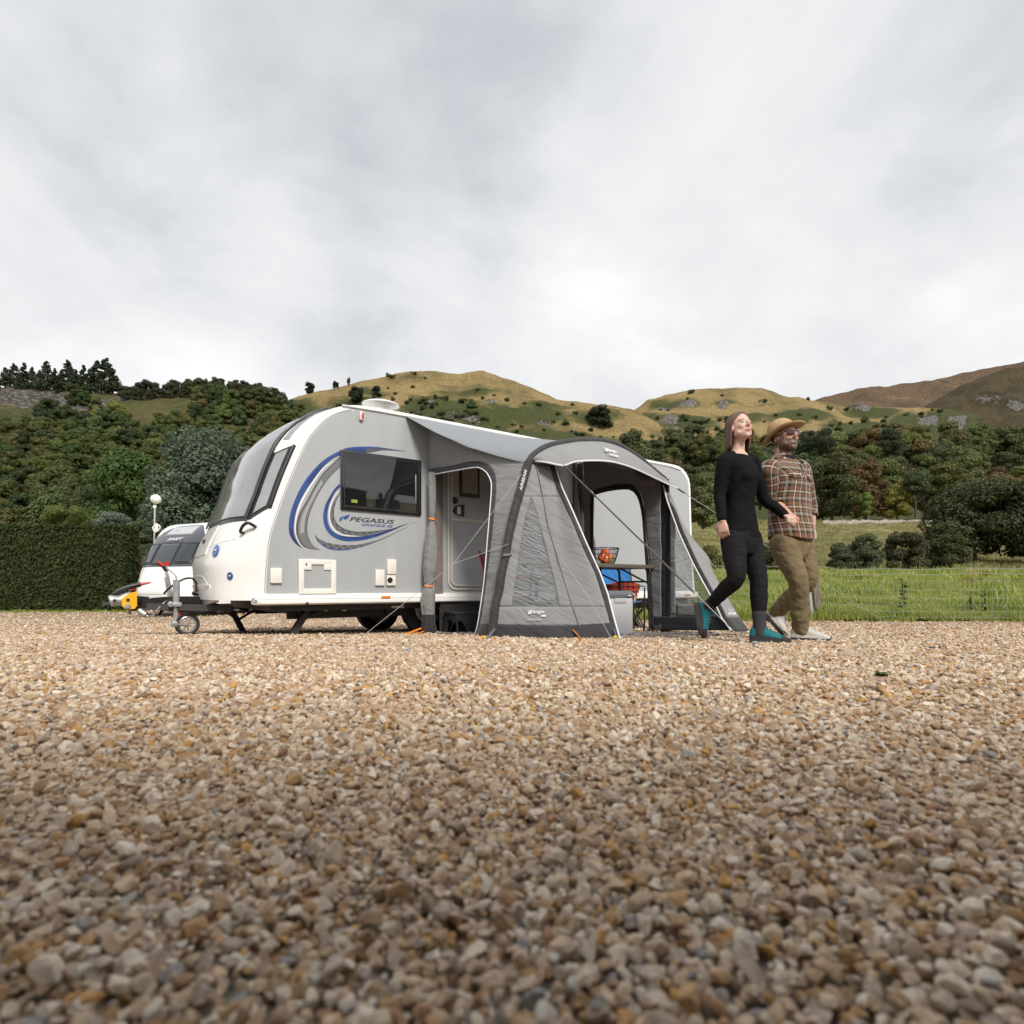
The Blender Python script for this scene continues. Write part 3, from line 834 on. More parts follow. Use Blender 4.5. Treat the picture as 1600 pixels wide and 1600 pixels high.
def broadleaf_lumps(seed, h=1.0, w=.42, z0=.22, n=22, tall=1.0):
    """a crown for a tree one unit tall"""
    rs = np.random.default_rng(seed)
    out = []
    for i in range(n):
        a = rs.uniform(0, 6.28); q = rs.uniform(0, 1)
        zc = z0 + .05 + (h - z0 - .16) * q
        env = w * math.sqrt(max(.05, 1 - ((q - .36) / .72) ** 2)) * .72
        r0 = env * rs.uniform(.35, 1.0)
        rr = rs.uniform(.09, .165)
        out.append(((r0 * math.cos(a), r0 * math.sin(a), zc), (rr * 1.2, rr * 1.2, rr * .82)))
    return out
def trunk_mb(seed, h=.62, r=.03, limbs=5):
    rs = np.random.default_rng(seed)
    mb = MB()
    top = Vector((rs.normal(0, .03), rs.normal(0, .03), h))
    mb.tube([(0, 0, -.05), (0, 0, .08), top * .5 + Vector((rs.normal(0, .012), rs.normal(0, .012), 0)), top], [r * 1.35, r, r * .75, r * .3], 7)
    for i in range(limbs):
        z = h * rs.uniform(.35, .85); a = rs.uniform(0, 6.28); ln = rs.uniform(.15, .28)
        s = Vector((0, 0, z)); e = s + Vector((math.cos(a) * ln, math.sin(a) * ln, ln * .75))
        mb.tube([s, s.lerp(e, .5) + Vector((0, 0, .02)), e], [r * .5, r * .35, r * .12], 5)
    return mb
def conifer_lumps(seed, n=46, w=.2):
    rs = np.random.default_rng(seed); out = []
    for i in range(n):
        q = (i + rs.uniform(0, 1)) / n
        z = .1 + .88 * q
        env = w * (1 - q) ** .85 + .012
        a = rs.uniform(0, 6.28); r0 = env * rs.uniform(.45, .85)
        out.append(((r0 * math.cos(a), r0 * math.sin(a), z), (env * .42 + .012, env * .42 + .012, .022 + .03 * (1 - q))))
    return out
# far trees: one mesh each (crown and trunk together are a few dozen pixels)
def far_tree(name, lumps, per, size, seed, trunk=True, **kw):
    rs = np.random.default_rng(seed)
    V, F, S = leaf_cloud(rs, lumps, per, size, **kw)
    mb = MB(); mb.add(V, F, 0); mb.uv = list(S)
    if trunk:
        tb = trunk_mb(seed); mb.add(tb.v, tb.f, 1); mb.uv += [(.5, .2, 0)] * len(tb.v)
    return mb.build(name, [M['leaf'], M['bark']], smooth=0)
FAR = [far_tree('broadleaf_tree', broadleaf_lumps(40 + k, w=.40 + .05 * (k % 3), z0=.04 + .04 * (k % 2), n=30), 230, .052, 60 + k, flat=.28) for k in range(7)]
PINE = [far_tree('conifer_tree', conifer_lumps(80 + k, w=.21 + .04 * (k % 3)), 60, .046, 90 + k, droop=.3) for k in range(4)]
BUSH = [far_tree('gorse_bush', [((rs_.uniform(-.35, .35), rs_.uniform(-.35, .35), .18 + .28 * rs_.uniform()), (.3, .3, .22)) for _ in range(7)], 120, .12, 120 + k, trunk=False) for k, rs_ in [(k, np.random.default_rng(130 + k)) for k in range(4)]]
PROTO_USED = set()
def place(proto, name, loc, s, label, cat, group, col, sz=None):
    if proto.name in PROTO_USED or name != proto.name.split('.')[0]:
        o = proto.copy(); COL.objects.link(o); o.name = name
    else:
        o = proto
    PROTO_USED.add(proto.name)
    o.location = loc; o.scale = (s, s, sz or s); o.rotation_euler = (0, 0, RNG.uniform(0, 6.28))
    o.color = (*col, 1)
    return tag(o, label, cat, group)
GREENS = [(.040, .062, .018), (.052, .072, .020), (.062, .078, .024), (.038, .055, .022), (.075, .082, .024), (.058, .066, .020), (.070, .070, .024), (.046, .066, .024)]
def jit(c, a=.18):
    k = 1.8 + 1.8 * RNG.normal(0, a); g = RNG.normal(0, .06)
    return (max(c[0] * k * (1 + g), .006), max(c[1] * k, .008), max(c[2] * k * (1 - g), .004))
taken = []
def spaced(px, py, d):
    for (a, b, e) in taken:
        if (a - px) ** 2 + ((b - py) * 1.6) ** 2 < (max(d, e) * .8) ** 2:
            return False
    taken.append((px, py, d))
    return True
ROCKY = lambda px, py: (py < 640 and px < 265 and py > 606 and not (py > 632 and px > 150)) or (px < 110 and py < 650) or (px < 285 and py < 668 and mnoise.noise(Vector((px * .03, py * .05, 1))) < .15)
cnt = 0
for tries in range(6000):
    if cnt >= 270: break
    px, py = RNG.uniform(-70, 500), RNG.uniform(618, 850)
    r_y = interp(px, HILLS['wooded_hill'][1])
    if py < r_y + 6 or ROCKY(px, py) or (265 < px < 300 and 625 < py < 648) or (350 < px < 395 and 672 < py < 690): continue
    if not spaced(px, py, lerp(13, 30, (py - 610) / 240)): continue
    p = on_hill('wooded_hill', px, py)
    H = RNG.uniform(5.2, 8.2)
    c = GREENS[int(RNG.integers(0, 8))]
    if px < 140: c = tuple(x * .8 for x in c)
    place(FAR[cnt % 7], 'broadleaf_tree', p - Vector((0, 0, .4)), H, 'olive green broadleaf tree in the dense wood covering the left hillside', 'tree', 'broadleaf trees covering the left hillside', jit(c))
    cnt += 1
# dark canopy along the left ridge
for i, px in enumerate(np.concatenate([np.linspace(188, 452, 24), np.linspace(196, 440, 14)])):
    px += RNG.uniform(-4, 4)
    r_y = interp(px, HILLS['wooded_hill'][1]) + (0 if i < 24 else 12)
    p = on_hill('wooded_hill', px, r_y + 1)
    place(FAR[(i * 3) % 7], 'ridge_tree', p - Vector((0, 0, 1.0)), RNG.uniform(4.6, 6.4), 'dark rounded tree in the row along the left ridge', 'tree', 'dark trees along the left ridge', jit((.030, .034, .016), .15))
PINES = [(-8, 606, 30), (8, 604, 32), (22, 605, 36), (38, 606, 40), (50, 606, 34), (62, 607, 30), (73, 608, 44), (86, 609, 34), (96, 609, 32), (106, 610, 46), (118, 611, 34), (131, 612, 42), (141, 613, 38), (152, 614, 50), (166, 615, 54), (176, 617, 40), (30, 612, 24), (90, 614, 24), (124, 616, 26)]
for i, (px, py, hp) in enumerate(PINES):
    p = on_hill('wooded_hill', px, py)
    H = hp / 900 * p.y * 1.1
    last = (px, hp) == (166, 54)
    place(PINE[i % 4], 'conifer_tree', p - Vector((0, 0, .6)), H * 1.25, 'tallest dark conifer at the right end of the left ridge stand' if last else 'dark pointed conifer standing above the grey crag on the left ridge', 'conifer',
          'conifers above the crag on the left ridge', jit((.026, .036, .021), .15), H * .98)
# pale green tall tree among the dark ridge trees
place(PINE[1], 'larch_tree', on_hill('wooded_hill', 322, 640), 9.2, 'light green pointed larch standing out against the dark left ridge', 'tree', None, (.075, .10, .035))
# lone trees on the golden skyline
SKYT = [(484, 616, 17, 0, 'round dark tree on the skyline left of the golden hill', (.022, .032, .016), 1.15), (524, 606, 11, 1, 'small dark tree on the skyline, right of the round one', (.022, .032, .016), 1.1), (545, 601, 12, 2, 'thin wispy tree on the golden hill skyline', (.06, .075, .04), .5),
        (558, 634, 25, 3, 'broad dark tree on the golden slope just above the caravan roof', (.024, .034, .014), 1.1), (588, 626, 19, 4, 'dark bushy tree above the roof vent of the caravan', (.028, .034, .016), .95), (937, 664, 33, 5, 'large round dark tree alone in the saddle between the two hills', (.026, .038, .016), 1.25),
        (530, 648, 18, 6, 'green scrubby tree on the slope above the caravan front window', (.045, .06, .02), 1.2)]
for (px, py, hp, k, lab, c, wd) in SKYT:
    p = on_hill('golden_hill', px, py); H = hp / 900 * p.y * 1.12
    o = place(FAR[k], 'hilltop_tree', p - Vector((0, 0, .06 * H)), H * wd, lab, 'tree', None, c, H)
# scrub bushes dotted over both golden hills
cnt = 0
def scrub(hillname, box, n, smin, smax, dens=None):
    global cnt
    x0, x1, y0, y1 = box
    k = 0
    for tries in range(n * 30):
        if k >= n: break
        px, py = RNG.uniform(x0, x1), RNG.uniform(y0, y1)
        if py < interp(px, HILLS[hillname][1]) + 3: continue
        if dens and dens(px, py) < RNG.uniform(): continue
        if not spaced(px, py, 5): continue
        p = on_hill(hillname, px, py)
        s = RNG.uniform(smin, smax) ** 1.0
        place(BUSH[cnt % 4], 'gorse_bush', p - Vector((0, 0, .05 * s)), s, 'low dark green gorse bush dotting the dry golden hillside', 'bush', 'gorse bushes dotted over the golden hills', jit((.036, .048, .017), .25), s * 1.15)
        k += 1; cnt += 1
cl = lambda px, py: .12 + .9 * max(0, mnoise.noise(Vector((px * .02, py * .035, 5.5)))) + (.6 if py > 655 else 0)
scrub('golden_hill', (600, 960, 588, 715), 105, 1.6, 4.2, cl)
scrub('golden_hill', (630, 760, 622, 680), 40, 2.4, 4.6)
scrub('grassy_hill', (960, 1290, 610, 700), 75, 1.8, 5.0, cl)
scrub('grassy_hill', (1290, 1480, 640, 690), 34, 2.5, 5.0)
# ---- the wood on the right
RB = [(1040, 800), (1120, 806), (1250, 806), (1400, 804), (1500, 800), (1700, 800)]
taken.clear(); cnt = 0
AUT = [(.042, .054, .018), (.050, .064, .020), (.056, .062, .020), (.066, .062, .021), (.070, .054, .022), (.038, .050, .020), (.060, .076, .022), (.050, .058, .022)]
for tries in range(4000):
    if cnt >= 120: break
    px = RNG.uniform(985, 1660); py = RNG.uniform(716, 800)
    if px < 1150 and py < 735 and RNG.uniform() < .6: continue
    if not spaced(px, py, lerp(17, 26, (py - 716) / 90)): continue
    u = (800 - py) / 84
    Y = lerp(125, 240, u)
    p = on_hill('grassy_hill', px, py) if py < 770 else P(px, py + 6, Y)
    if py >= 770: p.z = max(p.z, fz(p.x, p.y))
    H = RNG.uniform(6.5, 9.5) * (1.0 + .25 * u) * p.y / 190 * 1.0 + 2
    c = AUT[int(RNG.integers(0, 8))]
    place(FAR[cnt % 7], 'woodland_tree', p - Vector((0, 0, .4)), H, 'autumn tinged green tree in the wood across the meadow', 'tree', 'broadleaf trees in the wood across the meadow', jit(c, .2)); cnt += 1
def big_tree(name, px, py_base, Y, py_top, wpx, label, col, seed, group=None, per=170, size=.034, n=40, z0=.16, kind='broad', trunkr=.022):
    """a nearer tree with its own crown and trunk; height and width read off the photograph"""
    b = P(px, py_base, Y); H = (py_base - py_top) / 900 * Y; Wd = wpx / 900 * Y / H
    t = thing(name, label, 'tree', b, 0, group)
    t.scale = (H, H, H)
    if kind == 'broad':
        l = broadleaf_lumps(seed, w=Wd * .62, z0=z0, n=n)
        l = [(c, tuple(x * (.75 + .5 * Wd * .6) for x in r)) for c, r in l]
    else:
        l = conifer_lumps(seed, n=n, w=Wd * .6)
    c = crown_obj('crown', l, int(per * 2.2), size * 1.15, seed + 1, droop=.25 if kind != 'broad' else 0)
    c.parent = t; c.color = (*[x * 1.55 for x in col], 1)
    tr = trunk_mb(seed, r=trunkr).build('trunk', M['bark'], t, smooth=60)
    return t
g_ = 'distinct trees at the edge of the right wood'
big_tree('oak_tree', 1277, 712, 215, 672, 72, 'broad very dark tree on the slope right of the man in the hat', (.020, .030, .015), 201)
big_tree('willow_tree', 1098, 822, 70, 735, 42, 'grey green willow close behind the rear end of the caravan', (.085, .095, .04), 202, z0=.02)
big_tree('chestnut_tree', 1402, 808, 118, 752, 40, 'yellow tinged round tree at the front edge of the right wood', (.13, .125, .03), 203, z0=.03)
big_tree('maple_tree', 1352, 808, 122, 718, 52, 'reddish brown tree rising behind the yellow tinged one', (.085, .056, .024), 204, z0=.05)
big_tree('beech_tree', 1300, 808, 116, 718, 78, 'large dark olive tree at the left end of the meadow wood', (.045, .05, .018), 205, z0=.04)
big_tree('ash_tree', 1385, 800, 135, 715, 62, 'mid green domed tree above the yellow tinged one', (.065, .08, .025), 206, z0=.06)
big_tree('lime_tree', 1478, 806, 120, 722, 70, 'olive round tree right of the pale tree trunk', (.06, .065, .02), 207, z0=.05)
big_tree('pine_tree', 1431, 808, 116, 735, 34, 'slender dark tree showing its pale bare trunk', (.045, .06, .025), 208, z0=.5, n=26)
big_tree('birch_tree', 1350, 808, 112, 765, 22, 'small bright green tree at the meadow edge beside the man', (.10, .13, .03), 209, z0=.03, n=18)
big_tree('yew_tree', 1392, 712, 200, 668, 30, 'dark narrow tree on the brown slope left of the crag', (.026, .038, .018), 210, z0=.02)
big_tree('sycamore_tree', 1525, 890, 58, 752, 125, 'dark spreading tree behind the fence at the right, trunks showing', (.036, .042, .016), 211, z0=.18, n=60, per=150, size=.028)
big_tree('sycamore_tree', 1618, 890, 56, 740, 120, 'darkest spreading tree cut by the right edge of the photo', (.030, .036, .015), 212, z0=.16, n=60, per=150, size=.028)
big_tree('hawthorn_bush', 1478, 892, 50, 812, 52, 'dark leafy bush under the spreading tree behind the fence', (.042, .05, .018), 213, z0=0)
big_tree('alder_bush', 1416, 896, 46, 826, 62, 'brownish dark rounded bush beyond the fence, middle of three', (.042, .042, .02), 214, z0=-.05, per=200)
big_tree('sallow_bush', 1352, 896, 45, 833, 54, 'blue green rounded bush beyond the fence, beside the brownish one', (.06, .075, .035), 215, z0=-.05, per=200)
big_tree('elder_bush', 1312, 896, 44, 846, 36, 'small grey green bush beyond the fence just right of the man', (.05, .06, .03), 216, z0=-.05, per=160)
big_tree('bramble_bush', 1215, 902, 40, 842, 70, 'dark bush seen between the two people beyond the fence', (.035, .045, .018), 217, z0=-.05, per=200)
big_tree('bramble_bush', 1110, 900, 42, 850, 40, 'olive bush in the meadow between caravan rear and woman', (.075, .075, .025), 218, z0=-.05)
# ---- near trees on the left, behind hedge and second caravan
big_tree('spruce_tree', 322, 872, 40, 664, 150, 'tall blue green spruce towering behind the second caravan', (.060, .082, .056), 221, kind='broad', n=90, per=150, size=.022, z0=.05)
big_tree('spruce_tree', 268, 872, 37, 742, 90, 'lower blue green spruce on the left side of the tall one', (.068, .088, .06), 222, kind='broad', n=46, per=150, size=.03, z0=.02)
big_tree('spruce_tree', 385, 872, 44, 690, 90, 'brownish green spruce right of the tall blue green one', (.060, .070, .045), 223, kind='broad', n=50, per=150, size=.026, z0=.03)
big_tree('sycamore_tree', 205, 850, 78, 696, 112, 'big deep green leafy tree left of the blue green spruces', (.040, .068, .018), 224, n=60, per=150, size=.028, z0=.06)
big_tree('laurel_bush', 108, 850, 30, 788, 88, 'rounded yellow green bush rising over the clipped hedge', (.085, .105, .03), 225, z0=-.1, per=220)
big_tree('juniper_bush', 182, 855, 32, 800, 72, 'silvery blue green bush just above the hedge end', (.095, .12, .10), 226, z0=-.1, per=220)
big_tree('holly_bush', 222, 880, 26, 812, 60, 'dark green bush filling the gap between hedge and second caravan', (.045, .06, .03), 227, z0=-.05, per=220)
# ------------------------------------------------------------------ main caravan (built in its own frame: x along the side, y away from the camera)
CW = 2.28
PROF = [(-.055, .10), (-.035, .28), (-.024, .435), (.008, .75), (.078, 1.02), (.158, 1.277), (.255, 1.541), (.371, 1.82), (.489, 2.02), (.628, 2.165), (.788, 2.249), (.99, 2.298), (1.24, 2.313)]
REAR = [(3.5, 2.315), (5.6, 2.31), (6.45, 2.31), (6.63, 2.303), (6.79, 2.25), (6.9, 2.145), (6.955, 2.0), (6.985, 1.4), (7.03, .7), (7.07, .3), (7.085, .10)]
BULGE = [(.0, .40), (.12, .43), (.5, .48), (.9, .38), (1.2, .345), (1.5, .365), (1.75, .365), (1.9, .32), (2.05, .225), (2.2, .10), (2.28, .03), (2.313, .0)]
def gw(w, W_=CW):
    q = abs(2 * w / W_ - 1)
    return .78 * (1 - q ** 6) + .22 * (1 - q * q)
_fp = resample(crom([Vector((a, 0, b)) for a, b in PROF], 8), 60)
_FZ = [(p.z, p.x) for p in _fp]
def front(w, z, off=0.0):
    """a point on the curved front, w metres in from the near side and z up"""
    t = interp(z, _FZ) - interp(z, BULGE) * gw(w)
    if off:
        e = 0.02
        a = Vector((interp(z + e, _FZ) - interp(z + e, BULGE) * gw(w), w, z + e)) - Vector((interp(z - e, _FZ) - interp(z - e, BULGE) * gw(w), w, z - e))
        b = Vector((interp(z, _FZ) - interp(z, BULGE) * gw(w + e), w + e, z)) - Vector((interp(z, _FZ) - interp(z, BULGE) * gw(w - e), w - e, z))
        n = a.cross(b).normalized()
        if n.x > 0: n = -n
        return Vector((t, w, z)) + n * off
    return Vector((t, w, z))
car = thing('caravan', 'large white and grey touring caravan with blue swoosh graphics, awning fixed to its side', 'caravan', CO, CROT)
mb = MB()
ws = [CW * (0.5 - 0.5 * math.cos(math.pi * i / 28)) for i in range(29)]
rings = []
_rp = resample(crom([Vector((a, 0, b)) for a, b in [(1.24, 2.313)] + REAR], 6), 70)
for p in _fp:
    rings.append([front(w, p.z) if p.z < 2.31 else Vector((p.x, w, p.z)) for w in ws])
for p in _rp[1:]:
    cr_ = .03 * (1 - abs(2 * 0 - 0)) * 0
    rings.append([Vector((p.x + (.05 * gw(w) if p.x > 6.6 else 0), w, p.z + (.02 * gw(w) if p.z > 2.2 else 0))) for w in ws])
nw = len(ws)
vv = [q for r_ in rings for q in r_]
ff = []
for i in range(len(rings) - 1):
    for j in range(nw - 1):
        a = i * nw + j
        ff.append((a, a + 1, a + nw + 1, a + nw))
near_ = [i * nw for i in range(len(rings))]; far_ = [i * nw + nw - 1 for i in range(len(rings))]
bot = [j for j in range(nw)]; last = [(len(rings) - 1) * nw + j for j in range(nw)]
mb.add(vv, ff)
mb.f += [tuple(near_), tuple(far_[::-1]), tuple(bot[::-1] + last)]; mb.m += [0, 0, 0]
mb.build('body_shell', M['white'], car, smooth=32, fixn=True)
# grey side panel standing 3 mm proud, inside the white edge trim
pan = [(0.0, .171), (.015, .435), (.047, .751), (.11, .972), (.19, 1.213), (.304, 1.513), (.421, 1.786), (.524, 1.948), (.646, 2.082), (.788, 2.178), (.953, 2.234), (1.143, 2.252), (3.5, 2.255), (6.45, 2.25), (6.62, 2.242), (6.75, 2.20), (6.85, 2.11), (6.905, 1.99), (6.935, 1.4), (6.985, .7), (7.03, .171)]
pp = crom([Vector((a, 0, b)) for a, b in pan], 4)
mb = MB(); mb.prism([(p.x, -.0035, p.z) for p in pp], (0, .006, 0)); mb.build('side_panel', M['sidegrey'], car, smooth=30)
# thin dark seam between the white corner moulding and the side
mb = MB(); mb.tube([(p.x - .012, -.002, p.z + .004) for p in resample(pp[:48], 60)], .0035, 5); mb.build('seam', M['galv'], car)
# skirt rail
mb = MB()
def railring(t, k=1.0):
    pts = [(0, .155), (-.03, .157), (-.052, .150), (-.062, .13), (-.066, .115), (-.062, .108), (-.066, .10), (-.062, .065), (-.045, .05), (0, .047)]
    return [Vector((t, y * k, .10 + (z - .10) * (0.55 + .45 * k))) for y, z in pts]
mb.loft([railring(t, k) for t, k in [(-.14, .25), (-.12, .7), (-.08, .95), (-.03, 1), (1.6, 1), (3, 1), (5, 1), (7.02, 1), (7.09, .93), (7.125, .6), (7.13, .3)]])
rail = mb.build('skirt_rail', M['white'], car, smooth=40, fixn=True)
mb = MB(); mb.disc((-.115, -.035, .10), (-1, -.9, 0), .032, .02, bev=.006); mb.build('reflector', M['steel'], rail)
for (a, b) in ((603, 933), (1073.5, 929.5)):
    p = CP(a, b, .067); mb = MB(); mb.box(p + Vector((0, 0, 0)), (.11 if a < 700 else .16, .014, .028), bev=.005); mb.build('marker_lamp', M['amber'], rail)
p = CP(480, 946, .067); mb = MB(); mb.disc((p.x, p.y - .002, .062), (0, 1, 0), .016, .008); mb.build('jack_hole', M['black'], rail)
# underside and chassis
mb = MB()
mb.box((3.5, CW / 2, .03), (6.9, CW - .12, .10)); mb.box((3.4, .35, -.06), (6.2, .05, .12)); mb.box((3.4, CW - .35, -.06), (6.2, .05, .12))
for t in (.5, 1.3, 3.4, 5.0): mb.box((t, CW / 2, -.05), (.05, 1.5, .08))
mb.box((1.9, .32, -.045), (.9, .08, .12), bev=.02)
mb.build('chassis', M['chassis'], car)
mb = MB()
for px in (509, 538): 
    p = CP(px, 950, -.12); mb.disc(p, (0.3, 1, .2), .035, .03, bev=.008)
mb.build('drain_outlet', M['steel'], car)
p = CP(620, 948, -.08); mb = MB(); mb.box(p, (.16, .08, .03), bev=.008); mb.build('step_bracket', M['cream'], car)
def wheel(t, y, r=.32, wdt=.19):
    z = cgz(t, y) + r + .0
    mb = MB()
    ringp = [(wdt / 2, r * .62), (wdt / 2, r * .9), (wdt * .36, r), (-wdt * .36, r), (-wdt / 2, r * .9), (-wdt / 2, r * .62)]
    prof = [[Vector((t + math.cos(2 * math.pi * j / 32) * rr, y + yy, z + math.sin(2 * math.pi * j / 32) * rr)) for j in range(32)] for yy, rr in ringp]
    mb.loft(prof)
    w_ = mb.build('wheel', M['rubber'], car, smooth=45, fixn=True)
    mb = MB(); mb.disc((t, y - wdt / 2 - .002, z), (0, 1, 0), r * .6, .03, 28, bev=.01)
    for k in range(8):
        a = 2 * math.pi * k / 8
        mb.bar((t, y - wdt / 2 - .02, z), (t + math.cos(a) * r * .52, y - wdt / 2 - .022, z + math.sin(a) * r * .52), .035, .014, bev=.004)
    mb.build('rim', M['galv'], w_)
wheel(2.02, .36); wheel(2.98, .36); wheel(2.02, CW - .36); wheel(2.98, CW - .36)
# corner steadies
def steady(pf, pt, n):
    f = CP(*pf, n); tp = CP(*pt, n); f.z = cgz(f.x, f.y) + .012
    mb = MB()
    mb.bar(f + Vector((0, -.035, 0)), tp + Vector((0, -.035, 0)), .012, .065); mb.bar(f + Vector((0, .035, 0)), tp + Vector((0, .035, 0)), .012, .065)
    mb.bar(f + Vector((0, 0, .01)), tp, .06, .03)
    mid = f.lerp(tp, .55)
    mb.bar(mid, tp + Vector((.30, 0, .03)), .03, .03)
    mb.bar(mid, tp + Vector((-.12, 0, .03)), .018, .018)
    mb.box(f, (.11, .11, .02), bev=.006)
    mb.build('corner_steady', M['chassis'], car)
steady((457, 992), (482, 951), -.28); steady((380, 988), (363, 955), -1.95); steady((640, 985), (655, 955), -2.0)
f = CP(600, 970, -1.7); 
steady((1000, 980), (985, 955), -.3)

# ---- front: panoramic windows, frames
def patch(w0, w1, zlo, zhi, off, nu=14, nv=22, inset=0.0):
    def fn(u, v):
        w = lerp(w0, w1, u); a = zlo(w) if callable(zlo) else zlo; b = zhi(w) if callable(zhi) else zhi
        return front(w, lerp(a, b, v), off)
    mb = MB()
    mb.slab(fn, nu, nv, lambda u, v: fn(u, v) - front(lerp(w0, w1, u), lerp(zlo(lerp(w0, w1, u)) if callable(zlo) else zlo, zhi(lerp(w0, w1, u)) if callable(zhi) else zhi, v), off + .02))
    return mb
M['frontglass'] = mat('front_acrylic_window', (.30, .31, .325), .12, var=.14, scale=3, coat=.6, bump=.02, bscale=6)
M['frontglass2'] = mat('front_acrylic_window_clear', (.27, .28, .295), .11, var=.14, scale=3, coat=.6)
M['gasket'] = mat('dark_window_surround', (.030, .031, .034), .3, var=.1)
def on_front(px, py):
    """the point of the front surface seen at a pixel"""
    r = ray(px, py)
    for k in range(600):
        q = to_c(CAM + r * (5.2 + k * .005))
        if 0 <= q.y <= CW and .1 < q.z < 2.31 and q.x >= front(q.y, q.z).x:
            return q.y, q.z
    return CW / 2, (HY - py) / FPX * 6.6 + CAMZ
_q = {k: on_front(*p) for k, p in dict(nr_b=(419, 791), nr_t=(457, 699), nl_b=(392, 808), nl_t=(432, 710), mr_b=(386, 810), mr_t=(424, 711), ml_b=(353, 821), ml_t=(387, 735), fr_b=(345, 822), fr_t=(381, 737), fl_b=(333, 819), fl_t=(366, 742)).items()}
print({k: (round(a, 2), round(b, 2)) for k, (a, b) in _q.items()})
def mid2(a, b): return (_q[a][0] + _q[b][0]) / 2
WN0, WN1 = mid2('nr_b', 'nr_t'), mid2('nl_b', 'nl_t')
WM0, WM1, WF0, WF1 = WN1 + .05, 1.50, 1.55, 2.05
def lin(w, a, b): return lerp(a, b, min(1, max(0, w)))
zl_c = lambda w: lin((w - WM0) / .5, _q['mr_b'][1], .945)
def zl_n(w): return lin((w - WN0) / (WN1 - WN0), _q['nr_b'][1], _q['nl_b'][1])
def zl_f(w): return .95 + .10 * max(0, (w - WF0) / (WF1 - WF0)) ** 1.5
WIN = [('near', WN0, WN1, zl_n, lambda w: lin((w - WN0) / (WN1 - WN0), _q['nr_t'][1], _q['nl_t'][1])),
       ('mid', WM0, WM1, zl_c, lambda w: 2.235),
       ('far', WF0, WF1, zl_f, lambda w: 1.66)]
for nm, w0, w1, zl, zh in WIN:
    s_ = patch(w0 - .022, w1 + .022, lambda w: zl(w) - .025, lambda w: zh(w) + .02, .006).build('front_window', M['gasket'], car, smooth=60)
    patch(w0 + .012, w1 - .012, lambda w: zl(w) + .02, lambda w: zh(w) - .015, .020).build('pane', M['frontglass'] if nm != 'mid' else M['frontglass2'], s_, smooth=60)
# dark lens panels running up to the roof beside the middle window
for w0, w1, zh in ((WN0 + .05, WN1, 2.12), (WF0, 1.95, 2.05)):
    patch(w0, w1, lambda w: 1.82, lambda w: zh, .007).build('sky_panel', M['frontglass'], car, smooth=60)
# bars between the windows
for w in (WN1 + .025, 1.525):
    mb = MB(); mb.tube([front(w, lerp(.93, 2.24, k / 24), .026) for k in range(25)], .011, 6); mb.build('window_bar', M['black'], car)
mb = MB(); mb.tube([front(WN0 - .012, lerp(_q['nr_b'][1], _q['nr_t'][1] + .02, k / 16), .02) for k in range(17)], .012, 6); mb.build('window_bar', M['black'], car)
# moulded ribs, badge panel, badges, grab handle on the white front
mb = MB()
mb.tube([front(w, .66 + .09 * ((w - 1.14) / 1.0) ** 2 - .0, -.009) for w in np.linspace(.2, 2.1, 30)], .013, 8)
mb.tube([front(w, .36 - .16 * max(0, abs(w - 1.14) / .62) ** 5, -.010) for w in np.linspace(.52, 1.76, 30)], .014, 8)
mb.build('moulded_rib', M['white'], car, smooth=60)
patch(.72, 1.56, lambda w: .585 + .02 * abs(w - 1.14), lambda w: .92, .008).build('badge_panel', M['white'], car, smooth=60)
for (px, py, rx, rz_) in ((339, 861, .052, .066), (360, 900, .034, .040)):
    w, z = on_front(px, py)
    c = front(w, z, .010 if px < 350 else .002); n = (front(w, z, .02) - front(w, z, .0)).normalized()
    u = Vector((0, 0, 1)).cross(n).normalized(); v = n.cross(u)
    mb = MB(); mb.loft([[c + n * h + u * rx * s_ * math.cos(a) + v * rz_ * s_ * math.sin(a) for a in np.linspace(0, 2 * math.pi, 25)[:-1]] for h, s_ in ((0, 1), (.006, 1), (.009, .92))], 0)
    bd = mb.build('badge', M['blue'] if px > 350 else mat('pale_blue_badge', (.06, .17, .42), .25, var=.05), car)
    mb = MB(); mb.tube([c + n * .010 + u * rx * x + v * rz_ * y for x, y in ((-.55, -.15), (-.2, .05), (.15, -.02), (.55, .3))], [.002, rx * .16, rx * .16, .002], 6); mb.build('emblem', M['whiteprint'], bd)
a = on_front(381, 833); b = on_front(399.5, 823)
A, B = front(a[0], a[1], 0), front(b[0], b[1], 0)
na = (front(a[0], a[1], .05) - A)
mb = MB(); mb.tube(crom([A, A + na * 1.0, A.lerp(B, .35) + na * 1.5 + Vector((0, 0, .03)), A.lerp(B, .75) + na * 1.5 + Vector((0, 0, .03)), B + na * .9, B], 5), .016, 8); mb.build('grab_handle', M['black'], car, smooth=60)
w, z = on_front(321, 847); c = front(w, z, .012); mb = MB(); mb.box(c, (.03, .07, .05), bev=.012); mb.build('front_lamp', M['black'], car)
w, z = on_front(311, 868)
mb = MB(); mb.grid(lambda u, v: front(lerp(1.86, 2.05, u), lerp(.56, .90, v), .012), 6, 6, flip=True); mb.build('reflective_strip', M['whiteprint'], car)
# lower apron in the middle of the front
mb = MB()
def apron(u, v):
    w = lerp(.50, 1.78, u); p = front(w, .26, .012)
    return p + Vector((.05 * v - .07 * math.sin(v * math.pi) * 0, 0, -lerp(0, .26 - .13 * abs(u - .5) * 1.2, v)))
mb.slab(apron, 20, 6, Vector((.05, 0, 0))); mb.build('apron', M['white'], car, smooth=50)

